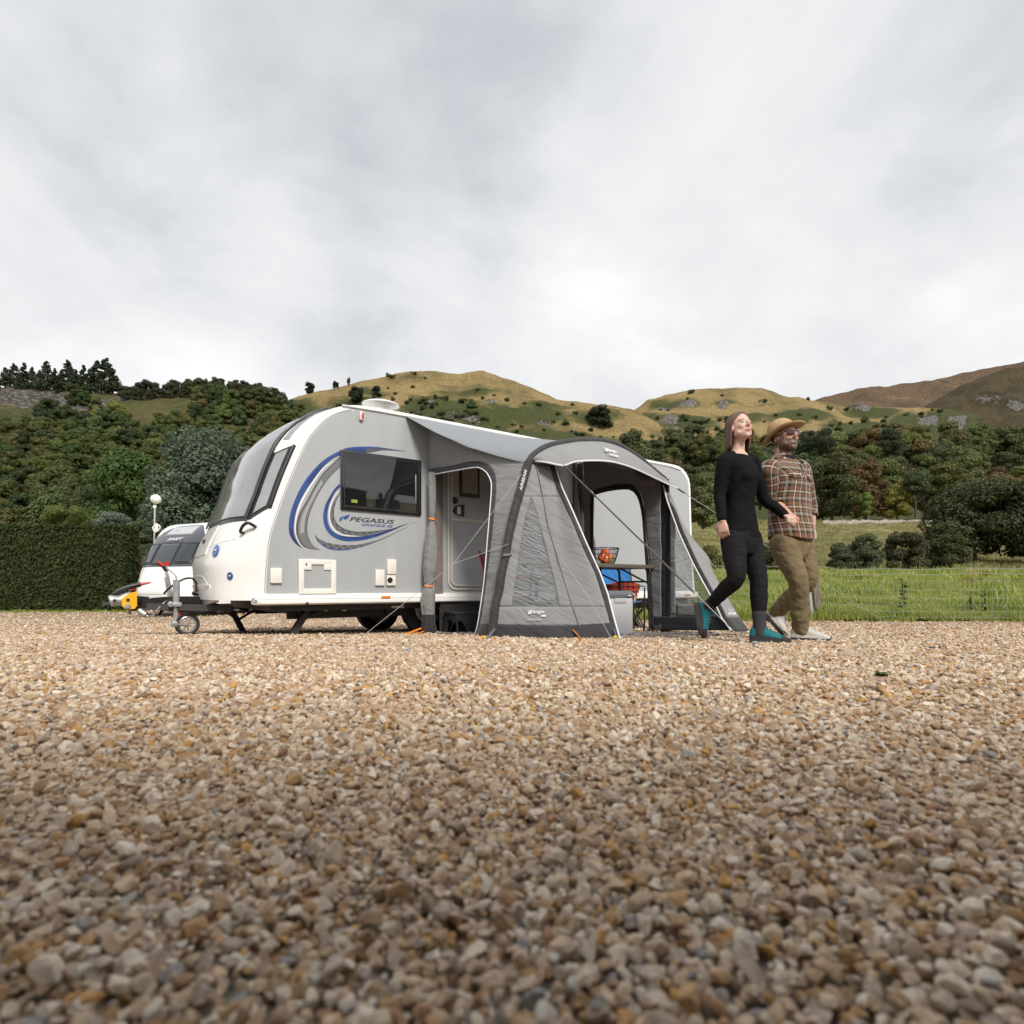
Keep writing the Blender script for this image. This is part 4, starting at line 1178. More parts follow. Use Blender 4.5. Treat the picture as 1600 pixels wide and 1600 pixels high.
# ---- A-frame, hitch, jockey wheel (all near the middle line of the caravan)
HN = -1.14
def H(px, py, dn=0.0): return CP(px, py, HN + dn)
mb = MB()
a, b, c, d = H(333, 931), H(333, 957), H(222, 951), H(226, 936)
prof = [H(334, 936), H(334, 957), H(300, 957), H(246, 953), H(222, 948), H(222, 937), H(240, 934), H(268, 932), H(312, 932)]
for y in (-.01,):
    mb.loft([[Vector((p.x, p.y + s_ * (.19 if p.x > -.75 else .10), p.z)) for p in prof] for s_ in (-1, -.9, .9, 1)], 0)
mb.build('frame_cover', M['black'], car, smooth=30, fixn=True)
mb = MB()
for s_ in (-1, 1): mb.bar((-.2, CW / 2 + s_ * .50, .0), (-1.0, CW / 2 + s_ * .06, .03), .05, .07)
mb.build('drawbar', M['chassis'], car)
mb = MB(); pa, pb = H(232, 940), H(213, 938.5)
k = 14
mb.tube([pa.lerp(pb, i / k) for i in range(k + 1)], [.062 if i % 2 else .048 for i in range(k + 1)], 16); mb.build('bellows', M['rubber'], car, smooth=20)
mb = MB(); pr = [H(213.5, 924), H(213.5, 946), H(210, 951), H(196, 951.5), H(190, 946), H(190, 934), H(201, 927)]
mb.prism([p + Vector((0, -.075, 0)) for p in pr], (0, .15, 0)); st_ = mb.build('stabiliser', M['yellow'], car, smooth=30)
mb = MB(); p = H(199.5, 947.0, .08); mb.disc(p, (0, 1, 0), .027, .02, 18, bev=.005); mb.build('adjuster', M['galv'], st_)
mb = MB(); p = H(200, 937.5, .078); mb.box(p, (.03, .006, .03)); mb.build('sticker', M['black'], st_)
mb = MB(); hp = crom([H(206, 930), H(196, 934), H(187, 938), H(178, 938.5), H(171, 940)], 5)
mb.tube(hp, [.045, .045, .047, .05, .05, .05, .05, .052, .054, .056, .056, .058, .058, .06, .06, .062, .064, .064, .064, .06, .05][:len(hp)], 14); mb.build('coupling_head', M['galv'], car, smooth=60)
mb = MB(); mb.disc(H(179, 938, .07), (0, 1, 0), .014, .02); mb.build('coupling_pin', M['black'], car)
mb = MB(); hp = crom([H(176, 931), H(186, 923), H(200, 917.5), H(214, 914), H(220, 913)], 5); mb.tube(hp, [.012, .026] + [.027] * (len(hp) - 3) + [.02], 10); hd = mb.build('hitch_handle', M['black'], car, smooth=60)
mb = MB(); mb.tube([H(219, 913), H(228, 911.5), H(235.5, 910)], [.018, .013, .008], 8); mb.build('lever_tip', M['red'], hd)
mb = MB(); mb.bar(H(204, 922, .03), H(213, 920.5, .03), .012, .01); mb.build('lever_mark', M['red'], hd)
# jockey wheel
jn = .22
J = lambda px, py: CP(px, py, HN + jn)
jb = J(292.5, 981.5); jr = .122
jb.z = cgz(jb.x, jb.y) + jr
mb = MB(); mb.tube([J(275.5, 906), J(275.5, 948)], .034, 14); mb.tube([J(275.5, 946), J(275.5, 962), J(273.5, 976)], [.028, .028, .026], 14)
jw = mb.build('jockey_wheel', M['galv'], car, smooth=40)
mb = MB(); fork = J(272.5, 975)
for s_ in (-.045, .045): mb.bar(fork + Vector((0, s_, 0)), jb + Vector((0, s_, 0)), .006, .035, up=Vector((0, 1, 0)))
mb.box(fork, (.06, .10, .06), bev=.01); mb.build('fork', M['galv'], jw)
mb = MB()
ringp = [(.034, jr * .74), (.036, jr * .92), (.022, jr), (-.022, jr), (-.036, jr * .92), (-.034, jr * .74)]
mb.loft([[jb + Vector((math.cos(2 * math.pi * j / 28) * rr, yy, math.sin(2 * math.pi * j / 28) * rr)) for j in range(28)] for yy, rr in ringp], cap=False); mb.build('tyre', M['rubber'], jw, smooth=50, fixn=True)
mb = MB()
mb.loft([[jb + Vector((math.cos(2 * math.pi * j / 28) * rr, yy, math.sin(2 * math.pi * j / 28) * rr)) for j in range(28)] for yy, rr in [(-.03, jr * .76), (-.034, jr * .7), (-.02, jr * .6), (.02, jr * .6), (.034, jr * .7), (.03, jr * .76)]], cap=False)
for k in range(8):
    a = k * math.pi / 4 + .2
    mb.bar(jb, jb + Vector((math.cos(a) * jr * .64, 0, math.sin(a) * jr * .64)), .014, .03, up=Vector((0, 1, 0)))
mb.disc(jb, (0, 1, 0), .02, .07, 14); mb.build('rim', M['steel'], jw, smooth=40, fixn=True)
mb = MB(); mb.box(J(272.5, 944.5), (.13, .11, .045), bev=.008); mb.box(J(266, 944), (.03, .13, .06), bev=.006); mb.build('clamp', M['galv'], jw)
mb = MB(); mb.tube([J(280, 947), J(281, 958)], .006, 6); mb.tube([J(281, 957), J(281, 965)], [.011, .013], 8); mb.build('clamp_lever', M['red'], jw)
mb = MB(); mb.tube(crom([J(275.5, 906), J(274.5, 900), J(269, 894), J(261, 888), J(261, 884)], 4), .008, 7); ch = mb.build('crank_handle', M['steel'], jw)
mb = MB(); mb.tube([J(261, 884), J(261.5, 877.5)], [.020, .024], 10); mb.build('knob', M['red'], ch)
mb = MB(); mb.bar(H(269, 934), H(260, 893), .03, .05, up=Vector((0, 1, 0))); mb.bar(H(264, 934), H(258, 902), .02, .018, 0, up=Vector((0, 1, 0))); hb = mb.build('handbrake', M['galv'], car)
mb = MB(); mb.tube([H(261, 893), H(255, 884.5), H(246, 879)], [.02, .022, .018], 8); mb.build('grip', M['black'], hb)
mb = MB(); mb.tube([H(256, 884, .02), H(246, 878, .02)], [.017, .013], 8); mb.build('release_button', M['red'], hb)
mb = MB(); mb.tube(crom([H(256, 928, .1), H(263, 920, .12), H(276, 911, .15), H(288, 904.5, .15), H(299, 903.5, .1), H(305, 908, .05), H(308.5, 917, .05)], 6), .011, 8)
mb.tube([H(307, 912, .05), H(309, 922, .05), H(311, 928, .05)], [.014, .028, .034], 10); mb.disc(H(309, 927, .05), (0, 0, 1), .06, .05, bev=.015)
mb.build('towing_cable', M['black'], car, smooth=60)
mb = MB(); mb.tube(crom([H(281, 932, .14), H(262, 938, .15), H(250, 948, .16), H(240, 960, .14), H(232, 963, .1), H(225, 958, .08)], 6), .008, 6)
mb.tube([H(228, 961, .1), H(218, 954, .06)], [.03, .034], 10); mb.build('breakaway_cable', M['galv'], car, smooth=60)

# ---- things fixed to the near side
def sq(px0, py0, px1, py1, n0=.0, th=.012, bev=.012):
    a = CP(px0, (py0 + py1) / 2, n0); b = CP(px1, (py0 + py1) / 2, n0); cx = (px0 + px1) / 2
    zt, zb = CP(cx, py0, n0).z, CP(cx, py1, n0).z
    return Vector(((a.x + b.x) / 2, -n0 - th / 2, (zt + zb) / 2)), (b.x - a.x, th, zt - zb), bev
def side_box(name, x0, y0, x1, y1, m, th=.02, bev=.012, n0=.004, parent=None):
    c, d, bv = sq(x0, y0, x1, y1, n0, th, bev)
    mb = MB(); mb.box(c, d, bev=bv); return mb.build(name, m, parent or car)
Z3 = lambda a, b: (280 + a / 4, 600 + b / 4)
side_box('vent_cover', *Z3(567, 1150), *Z3(639, 1245), M['offwhite'], .03)
c, d, _ = sq(*Z3(744, 1096), *Z3(979, 1311), .004, .02)
mb = MB(); t0, t1, z0, z1 = c.x - d[0] / 2, c.x + d[0] / 2, c.z - d[2] / 2, c.z + d[2] / 2; fr = .058
mb.box((t0 + fr / 2, -.015, c.z), (fr, .022, d[2]), bev=.01); mb.box((t1 - fr / 2, -.015, c.z), (fr, .022, d[2]), bev=.01)
mb.box((c.x, -.0145, z1 - fr / 2), (d[0] - .02, .021, fr), bev=.009); mb.box((c.x, -.0145, z0 + fr / 2), (d[0] - .02, .021, fr), bev=.009)
for s_ in (t0 + fr + .035, t1 - fr - .035): mb.box((s_, -.0155, z1 - fr - .02), (.085, .019, .075), bev=.009)
ht = mb.build('service_hatch', M['offwhite'], car)
mb = MB(); mb.box((c.x, -.0065, c.z), (d[0] - fr, .006, d[2] - fr)); mb.build('hatch_panel', M['sidegrey'], ht)
mb = MB(); mb.disc((t0 + fr + .02, -.026, z1 - fr - .0), (0, 1, 0), .01, .006, 12); mb.build('lock', M['black'], ht)
side_box('socket_cover', *Z3(1222, 1160), *Z3(1279, 1260), M['offwhite'], .03)
so = side_box('socket_box', *Z3(1292, 1190), *Z3(1349, 1260), M['offwhite'], .03)
side_box('flap', *Z3(1292, 1096), *Z3(1349, 1190), M['offwhite'], .045, parent=so)
mb = MB(); p = CP(*Z3(1318, 1226), .036); mb.disc(p, (0, 1, 0), .033, .012, 18, bev=.004); mb.build('inlet', M['black'], so)
p = CP(*Z3(1133, 202), .004)
mb = MB(); mb.box(p + Vector((0, -.018, 0)), (.042, .04, .10), bev=.016); lm = mb.build('side_lamp', M['cream'], car)
mb = MB(); mb.box(p + Vector((.012, -.022, -.0)), (.026, .044, .07), bev=.012); mb.build('lens', M['red'], lm)
# awning rail and small gutter along the top of the side
mb = MB(); mb.tube([(.8, -.012, 2.262), (1.2, -.014, 2.272), (1.6, -.014, 2.275), (4, -.014, 2.275), (6.4, -.014, 2.272), (6.7, -.012, 2.24)], .009, 6); mb.build('awning_rail', M['white'], car)
# window
c, d, _ = sq(*Z3(1005, 444), *Z3(1509, 804), .004, .03)
mb = MB(); mb.box(c, d, bev=.025); wn = mb.build('side_window', M['black'], car)
mb = MB(); mb.box((c.x, c.y - .018, c.z), (d[0] - .03, .012, d[2] - .03), bev=.005); mb.build('glazing', M['tint'], wn)
mb = MB()
f_ = .05
for (cx, cz, sx, sz) in ((c.x, c.z + d[2] / 2 - f_ / 2 - .012, d[0] - .06, .012), (c.x, c.z - d[2] / 2 + f_ / 2 + .012, d[0] - .06, .012), (c.x - d[0] / 2 + f_ / 2 + .012, c.z, .012, d[2] - .09), (c.x + d[0] / 2 - f_ / 2 - .012, c.z, .012, d[2] - .09)):
    mb.box((cx, c.y - .0235, cz), (sx, .004, sz), bev=.0015)
mb.build('window_gasket', M['gasket'], wn)
mb = MB(); mb.box((c.x + d[0] / 2 - .085, c.y - .027, c.z - .02), (.012, .006, .34), bev=.002); mb.build('stay', M['galv'], wn)
mb = MB(); mb.box((c.x - d[0] / 2 + .15, c.y - .0255, c.z - d[2] / 2 + .10), (.07, .003, .035)); mb.build('sticker', mat('yellow_green_sticker', (.30, .34, .04), .5), wn)
# door inside the awning
DN = .004
dl, dr, dzb, dzt = 2.135, 2.83, .205, 1.95
def rrect(x0, x1, z0, z1, r, y, k=6):
    out = []
    for (cx, cz, a0) in ((x1 - r, z1 - r, 0), (x0 + r, z1 - r, 90), (x0 + r, z0 + r, 180), (x1 - r, z0 + r, 270)):
        for i in range(k + 1):
            a = R(a0 + 90 * i / k); out.append(Vector((cx + r * math.cos(a), y, cz + r * math.sin(a))))
    return out
mb = MB()
for ins, w_, th in ((0, .022, .020), (.045, .018, .024)):
    o_ = rrect(dl + ins, dr - ins, dzb + ins, dzt - ins, .12 - ins * .6, -.005); i_ = rrect(dl + ins + w_, dr - ins - w_, dzb + ins + w_, dzt - ins - w_, .10 - ins * .6, -.005)
    n = len(o_); vs = o_ + i_ + [p + Vector((0, -th, 0)) for p in o_] + [p + Vector((0, -th, 0)) for p in i_]
    fs = []
    for j in range(n):
        k = (j + 1) % n
        fs += [(2 * n + j, 2 * n + k, 3 * n + k, 3 * n + j), (j, k, 2 * n + k, 2 * n + j), (n + k, n + j, 3 * n + j, 3 * n + k)]
    mb.add(vs, fs)
door = mb.build('door', M['cream'], car, smooth=30, fixn=True)
mb = MB(); mb.prism(rrect(dl + .03, dr - .03, dzb + .03, dzt - .03, .10, -.0065), (0, -.008, 0)); mb.build('door_leaf', M['sidegrey'], door, smooth=30)
zz_ = CP(730, 813.5, DN).z
mb = MB(); mb.box(((dl + dr) / 2, -.018, zz_), (dr - dl - .12, .012, .034), bev=.004); mb.build('door_rail', M['cream'], door)
a, b = CP(718, 741, .02), CP(749, 779, .02)
mb = MB(); mb.box(((a.x + b.x) / 2, -.022, (b.z + 1.87) / 2), (b.x - a.x, .02, 1.87 - b.z), bev=.02); dw = mb.build('door_window', M['black'], door)
M['curtain'] = mat('net_blind', (.30, .28, .26), .8, var=.1, stretch=(14, 1, .6), scale=3)
mb = MB(); mb.box(((a.x + b.x) / 2, -.033, (b.z + 1.87) / 2 + .01), (b.x - a.x - .07, .006, 1.87 - b.z - .08)); mb.build('pane', M['curtain'], dw)
mb = MB(); mb.disc(CP(710.6, 782, .022), (0, 1, 0), .042, .03, 18, bev=.008); mb.build('door_lock', M['black'], door)
pr = [CP(707, 798.5, .016), CP(711, 792, .016), CP(716, 789.5, .016), CP(724, 789, .016), CP(723.5, 807, .016), CP(717, 805.5, .016), CP(711, 803, .016)]
mb = MB(); mb.prism(pr, (0, -.03, 0)); hh = mb.build('door_handle', M['black'], door)
mb = MB(); p0_, p1_ = CP(717, 792, .05), CP(717, 803.5, .05); mb.bar(p0_, p1_, .05, .01, up=Vector((0, 1, 0))); mb.build('latch', M['galv'], hh)
# roof vent dome
for dn in np.linspace(0, -1.6, 200):
    p = CP(595, 641, dn)
    if p.z >= 2.335: break
mb = MB(); mb.loft([[p + Vector((.225 * s_ * math.cos(a), .20 * s_ * math.sin(a), h * .66)) for a in np.linspace(0, 2 * math.pi, 29)[:-1]] for h, s_ in ((-.02, .62), (.03, .70), (.07, .96), (.085, 1.0), (.10, .99), (.125, .82), (.135, .4))], 0)
mb.build('roof_vent', M['white'], car, smooth=60)
# ---- graphics: thin printed film, 1.5 mm proud of the panel
Z4 = lambda q: (420 + q[0] / 6.1538, 660 + q[1] / 6.1538)
M['bluedark'] = mat('navy_print', (.022, .045, .17), .3, var=.05)
M['bluemid'] = mat('mid_blue_print', (.032, .085, .27), .3, var=.05)
M['g1'] = mat('grey_print_dark', (.085, .087, .092), .35, var=.04)
M['g2'] = mat('grey_print_mid', (.17, .172, .178), .35, var=.04)
M['g3'] = mat('grey_print_light', (.34, .345, .355), .35, var=.04)
def swoosh(name, outer, inner, bands, n=60, lift=.0055, alt=None, parent=None):
    o_ = resample(crom([Vector((*CP(*Z4(q), 0).xz, 0)) for q in outer], 5), n); i_ = resample(crom([Vector((*CP(*Z4(q), 0).xz, 0)) for q in inner], 5), n)
    mb = MB(); mats = []
    for (f0, f1, m_) in bands:
        ms = m_ if isinstance(m_, (list, tuple)) else [m_]
        ids = []
        for mm in ms:
            if mm not in mats: mats.append(mm)
            ids.append(mats.index(mm))
        for k in range(n - 1):
            q = [o_[k].lerp(i_[k], f0), o_[k + 1].lerp(i_[k + 1], f0), o_[k + 1].lerp(i_[k + 1], f1), o_[k].lerp(i_[k], f1)]
            mid = ids[min(len(ids) - 1, int(k / (n - 1) * len(ids)))] if not alt else ids[(k // alt) % len(ids)]
            mb.add([(p.x, -lift, p.y) for p in q], [(0, 1, 2, 3)], mid)
    return mb.build(name, mats, parent or car, smooth=0, fixn=True)
swoosh('swoosh', [(690, 270), (600, 315), (500, 385), (400, 490), (310, 620), (240, 770), (200, 900), (190, 1010), (205, 1090), (250, 1160), (320, 1212)],
       [(690, 318), (620, 345), (520, 430), (420, 560), (340, 680), (280, 800), (250, 900), (238, 1000), (245, 1080), (275, 1150), (320, 1212)], [(0, .3, [M['blue'], M['bluemid'], M['bluemid'], M['blue'], M['bluedark']]), (.3, .75, [M['blue'], M['bluedark'], M['blue'], M['blue'], M['bluedark']]), (.75, 1, [M['bluedark'], M['bluedark'], M['blue'], M['bluedark'], M['darkprint']])])
swoosh('swoosh', [(610, 378), (520, 440), (428, 558), (350, 676), (290, 796), (260, 896), (248, 1000), (255, 1080), (285, 1150), (325, 1205)], [(610, 384), (526, 447), (438, 565), (362, 686), (302, 806), (271, 903), (258, 1003), (263, 1078), (291, 1146), (325, 1207)], [(0, 1, M['whiteprint'])], lift=.006)
swoosh('swoosh', [(683, 325), (610, 400), (520, 490), (440, 610), (370, 740), (300, 860), (266, 960), (262, 1060), (280, 1130), (330, 1190), (400, 1218), (495, 1225)],
       [(683, 430), (620, 490), (550, 570), (480, 680), (430, 780), (390, 880), (370, 980), (370, 1060), (390, 1130), (430, 1190), (495, 1225)], [(0, .18, M['g1']), (.18, .36, M['g2']), (.36, .72, [M['g2'], M['g3'], M['g3'], M['g2']]), (.72, .9, M['g2']), (.9, 1, M['g1'])])
swoosh('swoosh', [(720, 252), (800, 238), (900, 233), (1000, 235), (1100, 245), (1200, 260), (1315, 278)], [(720, 262), (760, 268), (860, 285), (980, 289), (1090, 270), (1200, 272), (1315, 281)], [(0, .35, [M['bluemid'], M['blue'], M['bluedark'], M['darkprint']]), (.35, 1, [M['bluedark'], M['g1'], M['g1']])])
swoosh('swoosh', [(683, 588), (630, 640), (580, 720), (540, 800), (522, 880), (525, 960), (545, 1020), (580, 1070), (640, 1115), (720, 1140), (800, 1143), (900, 1133), (1000, 1110), (1100, 1075), (1200, 1035), (1300, 990), (1380, 965), (1425, 967)],
       [(683, 625), (640, 665), (605, 730), (575, 800), (562, 880), (565, 950), (585, 1010), (630, 1060), (700, 1090), (780, 1100), (880, 1098), (980, 1083), (1080, 1058), (1180, 1025), (1290, 985), (1380, 968), (1425, 967)], [(0, .5, [M['bluedark'], M['bluemid'], M['blue'], M['blue'], M['bluedark'], M['darkprint']]), (.5, 1, [M['bluedark'], M['blue'], M['bluedark'], M['bluedark'], M['darkprint']])], n=80)
swoosh('swoosh', [(660, 665), (612, 740), (580, 830), (574, 900), (582, 960), (605, 1015), (650, 1060), (720, 1088), (790, 1096), (870, 1094)], [(664, 669), (620, 744), (590, 832), (584, 900), (592, 957), (614, 1009), (655, 1052), (722, 1079), (790, 1088), (870, 1092)], [(0, 1, M['whiteprint'])], lift=.006)
swoosh('swoosh', [(683, 672), (640, 730), (610, 790), (594, 850), (592, 930), (616, 990), (664, 1043), (732, 1078), (820, 1091), (920, 1090), (1020, 1070), (1120, 1043), (1230, 1013)],
       [(683, 690), (655, 740), (635, 800), (625, 860), (630, 920), (655, 970), (700, 1010), (760, 1035), (840, 1050), (940, 1050), (1040, 1042), (1140, 1028), (1230, 1012)], [(0, .3, [M['g1'], M['g2']]), (.3, .7, [M['g2'], M['g1']]), (.7, 1, M['g1'])], n=84, alt=3)
swoosh('swoosh', [(440, 1080), (490, 1125), (560, 1155), (660, 1175), (760, 1180), (860, 1175), (960, 1155), (1080, 1120), (1200, 1065), (1330, 1005)],
       [(440, 1085), (465, 1140), (510, 1180), (570, 1215), (650, 1230), (740, 1228), (840, 1210), (960, 1175), (1090, 1125), (1200, 1072), (1330, 1008)], [(0, .4, [M['g1'], M['g2']]), (.4, .82, [M['g2'], M['g1']]), (.82, 1, M['bluemid'])], n=84, alt=3)
p0_, p1_ = CP(1040, 752, 0), CP(1049, 775, 0)
mb = MB(); mb.add([(6.28 + .20 * math.sin(a) * .6, -.0055, p0_.z - .16 + .17 * math.cos(a)) for a in np.linspace(-.2, math.pi, 14)], [tuple(range(14))]); mb.build('rear_swoosh', M['bluemid'], car, smooth=0, fixn=True)
def text_mesh(body, m_, parent, name, org, xd, yd, width, height, shear=0.0, thick=.0015, lift=0.0):
    cu = bpy.data.curves.new('text', 'FONT'); cu.body = body; cu.shear = shear; cu.resolution_u = 3; cu.offset = .012
    to = bpy.data.objects.new('text', cu); COL.objects.link(to)
    dg = bpy.context.evaluated_depsgraph_get(); ev = to.evaluated_get(dg)
    me = bpy.data.meshes.new_from_object(ev)
    co = np.array([v.co[:] for v in me.vertices]); mn, mxx = co.min(0), co.max(0)
    xd, yd = Vector(xd).normalized(), Vector(yd).normalized(); nd = xd.cross(yd)
    mb = MB()
    vs = []
    for c_ in co:
        q = (c_ - mn) / np.maximum(mxx - mn, 1e-6)
        vs.append(Vector(org) + xd * (q[0] * width) + yd * (q[1] * height) + nd * lift)
    fs = [tuple(p.vertices) for p in me.polygons]
    mb.add(vs, fs); mb.add([v - nd * thick for v in vs], [f[::-1] for f in fs])
    bpy.data.objects.remove(to); bpy.data.curves.remove(cu); bpy.data.meshes.remove(me)
    return mb.build(name, m_, parent, smooth=0)
XD, ZD = Vector((1, 0, 0)), Vector((0, 0, 1))
a, b = CP(546, 814.2, 0), CP(616, 807, 0)
zb = (a.z + CP(616, 818.8, 0).z) / 2
text_mesh('PEGASUS', M['black'], car, 'lettering', (a.x, -.006, a.z), XD, ZD, b.x - a.x, .049, .28)
a, b = CP(564.5, 821.6, 0), CP(614, 817, 0)
text_mesh('GRANDE SE', M['bluemid'], car, 'lettering', (a.x, -.006, a.z), XD, ZD, b.x - a.x, .030, .28)
mb = MB()
for pts in ([(672, 940), (690, 912), (715, 900), (705, 925), (690, 955)], [(716, 905), (745, 893), (778, 885), (765, 918), (735, 935), (712, 930)]):
    q = [CP(*Z4(x), 0) for x in pts]; mb.add([(v.x, -.006, v.z) for v in q], [tuple(range(len(q)))])
mb.build('emblem', M['bluemid'], car, smooth=0, fixn=True)
# ------------------------------------------------------------------ awning on the caravan's near side (same frame as the caravan)
def fabric(name, col, rough=.75, transl=.12, bump=.5):
    m = mat(name, col, rough, var=.07, scale=1.4, transl=transl)
    t = m.node_tree; b = t.nodes['Principled BSDF']
    tc = N(t, 'ShaderNodeTexCoord')
    mp_ = N(t, 'ShaderNodeMapping', vector_type='TEXTURE'); mp_.inputs['Rotation'].default_value = (.2, .75, .3); mp_.inputs['Scale'].default_value = (1 / 1.6, 1 / 1.6, 1 / 8)
    L(t, tc.outputs['Object'], mp_.inputs[0])
    n_ = N(t, 'ShaderNodeTexNoise', inp={'Scale': 1.6, 'Detail': 5, 'Roughness': .5, 'Distortion': .8}); L(t, mp_.outputs[0], n_.inputs['Vector'])
    w_ = N(t, 'ShaderNodeTexNoise', inp={'Scale': 900, 'Detail': 1}); L(t, tc.outputs['Object'], w_.inputs['Vector'])
    ad = N(t, 'ShaderNodeMath', operation='MULTIPLY_ADD', inp={1: .02}); L(t, w_.outputs[0], ad.inputs[0]); L(t, n_.outputs[0], ad.inputs[2])
    bp = N(t, 'ShaderNodeBump', inp={'Strength': bump, 'Distance': .05}); L(t, ad.outputs[0], bp.inputs['Height']); L(t, bp.outputs[0], b.inputs['Normal'])
    b.inputs['Sheen Weight'].default_value = .15
    return m
M['fab'] = fabric('grey_awning_fabric', srgb(141, 141, 141))
M['fabroof'] = fabric('light_grey_roof_fabric', srgb(138, 142, 148), .65)
M['fabdark'] = fabric('charcoal_awning_fabric', (.030, .029, .032), .7, .0)
M['fabblack'] = fabric('black_awning_fabric', (.018, .018, .02), .75, .0)
M['piping'] = mat('white_piping', (.78, .78, .80), .5, var=.03)
M['webbing'] = mat('grey_webbing', (.15, .15, .155), .7, var=.1)
M['rope'] = mat('pale_guy_rope', (.40, .40, .39), .7, var=.1)
def pvc():
    m = bpy.data.materials.new('clear_pvc'); m.use_nodes = True
    t = m.node_tree; b = t.nodes['Principled BSDF']
    b.inputs['Base Color'].default_value = (.46, .48, .50, 1); b.inputs['Roughness'].default_value = .13; b.inputs['Specular IOR Level'].default_value = .7
    tc = N(t, 'ShaderNodeTexCoord')
    mp_ = N(t, 'ShaderNodeMapping', vector_type='TEXTURE'); mp_.inputs['Rotation'].default_value = (0, .62, 0); mp_.inputs['Scale'].default_value = (1 / 2.6, 1 / 2.6, 1 / 15)
    L(t, tc.outputs['Object'], mp_.inputs[0])
    n_ = N(t, 'ShaderNodeTexNoise', inp={'Scale': 1.9, 'Detail': 3, 'Roughness': .5, 'Distortion': 1.6}); L(t, mp_.outputs[0], n_.inputs['Vector'])
    bp = N(t, 'ShaderNodeBump', inp={'Strength': .9, 'Distance': .06}); L(t, n_.outputs[0], bp.inputs['Height']); L(t, bp.outputs[0], b.inputs['Normal'])
    tr = N(t, 'ShaderNodeBsdfTransparent', inp={0: (.86, .88, .9, 1)})
    lw = N(t, 'ShaderNodeLayerWeight', inp={0: .35}); L(t, bp.outputs[0], lw.inputs['Normal'])
    mr = N(t, 'ShaderNodeMapRange', inp={1: .05, 2: .9, 3: .30, 4: .95}); L(t, lw.outputs['Facing'], mr.inputs[0])
    ms = N(t, 'ShaderNodeMixShader'); L(t, mr.outputs[0], ms.inputs[0]); L(t, tr.outputs[0], ms.inputs[1]); L(t, b.outputs[0], ms.inputs[2])
    L(t, ms.outputs[0], t.nodes['Material Output'].inputs[0])
    return m
M['pvc'] = pvc()
aw = thing('awning', 'grey inflatable porch awning with charcoal arches pitched against the caravan side', 'awning', CO, CROT)
def px_of(v):
    w = from_c(v) - CAM
    return 800 + FPX * w.x / w.y, HY - FPX * w.z / w.y
class Surf:
    """a surface patch fn(a, b); at(px, py) finds the point of it seen at a pixel"""
    def __init__(s, fn): s.fn = fn
    def at(s, px, py, a=.5, b=.5):
        best = None
        for i in range(13):
            for j in range(13):
                q = px_of(s.fn(i / 12, j / 12)); d = (q[0] - px) ** 2 + (q[1] - py) ** 2
                if best is None or d < best[0]: best = (d, i / 12, j / 12)
        _, a, b = best
        for _ in range(12):
            x, y = px_of(s.fn(a, b)); e = 1e-3
            xa, ya = px_of(s.fn(a + e, b)); xb, yb = px_of(s.fn(a, b + e))
            J11, J21, J12, J22 = (xa - x) / e, (ya - y) / e, (xb - x) / e, (yb - y) / e
            D = J11 * J22 - J12 * J21
            if abs(D) < 1e-6: break
            dx, dy = px - x, py - y
            a += max(-.3, min(.3, (dx * J22 - dy * J12) / D)); b += max(-.3, min(.3, (dy * J11 - dx * J21) / D))
            a = max(-.3, min(1.3, a)); b = max(-.3, min(1.3, b))
        return s.fn(a, b)
def polyfn(pts):
    P_ = resample(pts, 60)
    def f(t):
        x = min(max(t, 0), 1) * 59; i = min(int(x), 58); w = x - i
        p = P_[i].lerp(P_[i + 1], w)
        if t < 0: p = P_[0] + (P_[0] - P_[1]) * (-t * 59)
        if t > 1: p = P_[-1] + (P_[-1] - P_[-2]) * ((t - 1) * 59)
        return p
    return f
def ground_c(v, lift=0.0):
    return Vector((v.x, v.y, cgz(v.x, v.y) + lift))
def wr(p, amp=.006, seed=0.0):              # cloth is never quite flat
    q = Vector((p.x * 2.2 + p.z * 1.6 + seed, p.y * 2.2, p.z * 3.0 - p.x * 2.0))
    return mnoise.noise(q * 1.2) * amp + mnoise.noise(q * 3.1) * amp * .5
BN = 1.7
# left beam and its arch
beam_px = [(769, 997), (771, 977), (774, 949), (780, 922), (783.5, 896), (788, 878), (795, 838), (805, 795), (815.5, 759), (825, 724)]
beam = [CP(x, y, BN) for x, y in beam_px]
beam[0] = ground_c(beam[0], .01)
arch_px = [(825, 724), (831, 714.5), (840, 706.5), (853, 699), (870, 694), (888, 691), (905, 689), (931, 688.5), (950, 691), (968, 697), (985, 707), (1003, 720), (1016, 731), (1038, 749)]
arch = [CP(x, y, BN) for x, y in arch_px]
BL = polyfn(crom(beam, 4)); AR = polyfn(crom(arch, 4))
RT = 4.19                                  # the right wall stands square to the caravan here
legD = [CT(1037, 750, RT + .07), CT(1039, 830, RT + .07), CT(1039, 984, RT + .07)]
legD[2] = ground_c(legD[2], .01)
def flat_tube(pts, w, h, out, n=12):
    """a sleeve: elliptical section, wide along the cloth"""
    mb = MB(); pts = [Vector(p) for p in pts]; rings = []
    for i, p in enumerate(pts):
        d = (pts[min(i + 1, len(pts) - 1)] - pts[max(i - 1, 0)]).normalized()
        o = (Vector(out) - d * Vector(out).dot(d)).normalized(); s_ = d.cross(o)
        ww = w * (1 + .05 * mnoise.noise(p * 4))
        rings.append([p + s_ * ww * math.cos(2 * math.pi * k / n) + o * h * math.sin(2 * math.pi * k / n) for k in range(n)])
    mb.loft(rings); return mb
OUT = Vector((-.25, -1, .25))
bm_ = flat_tube(resample(crom(beam, 4), 50), .047, .045, OUT).build('air_beam', M['fabdark'], aw, smooth=60)
ab_ = flat_tube(resample(crom(arch, 4), 60), .038, .038, Vector((0, -1, .6))).build('roof_arch', M['fabdark'], aw, smooth=60)
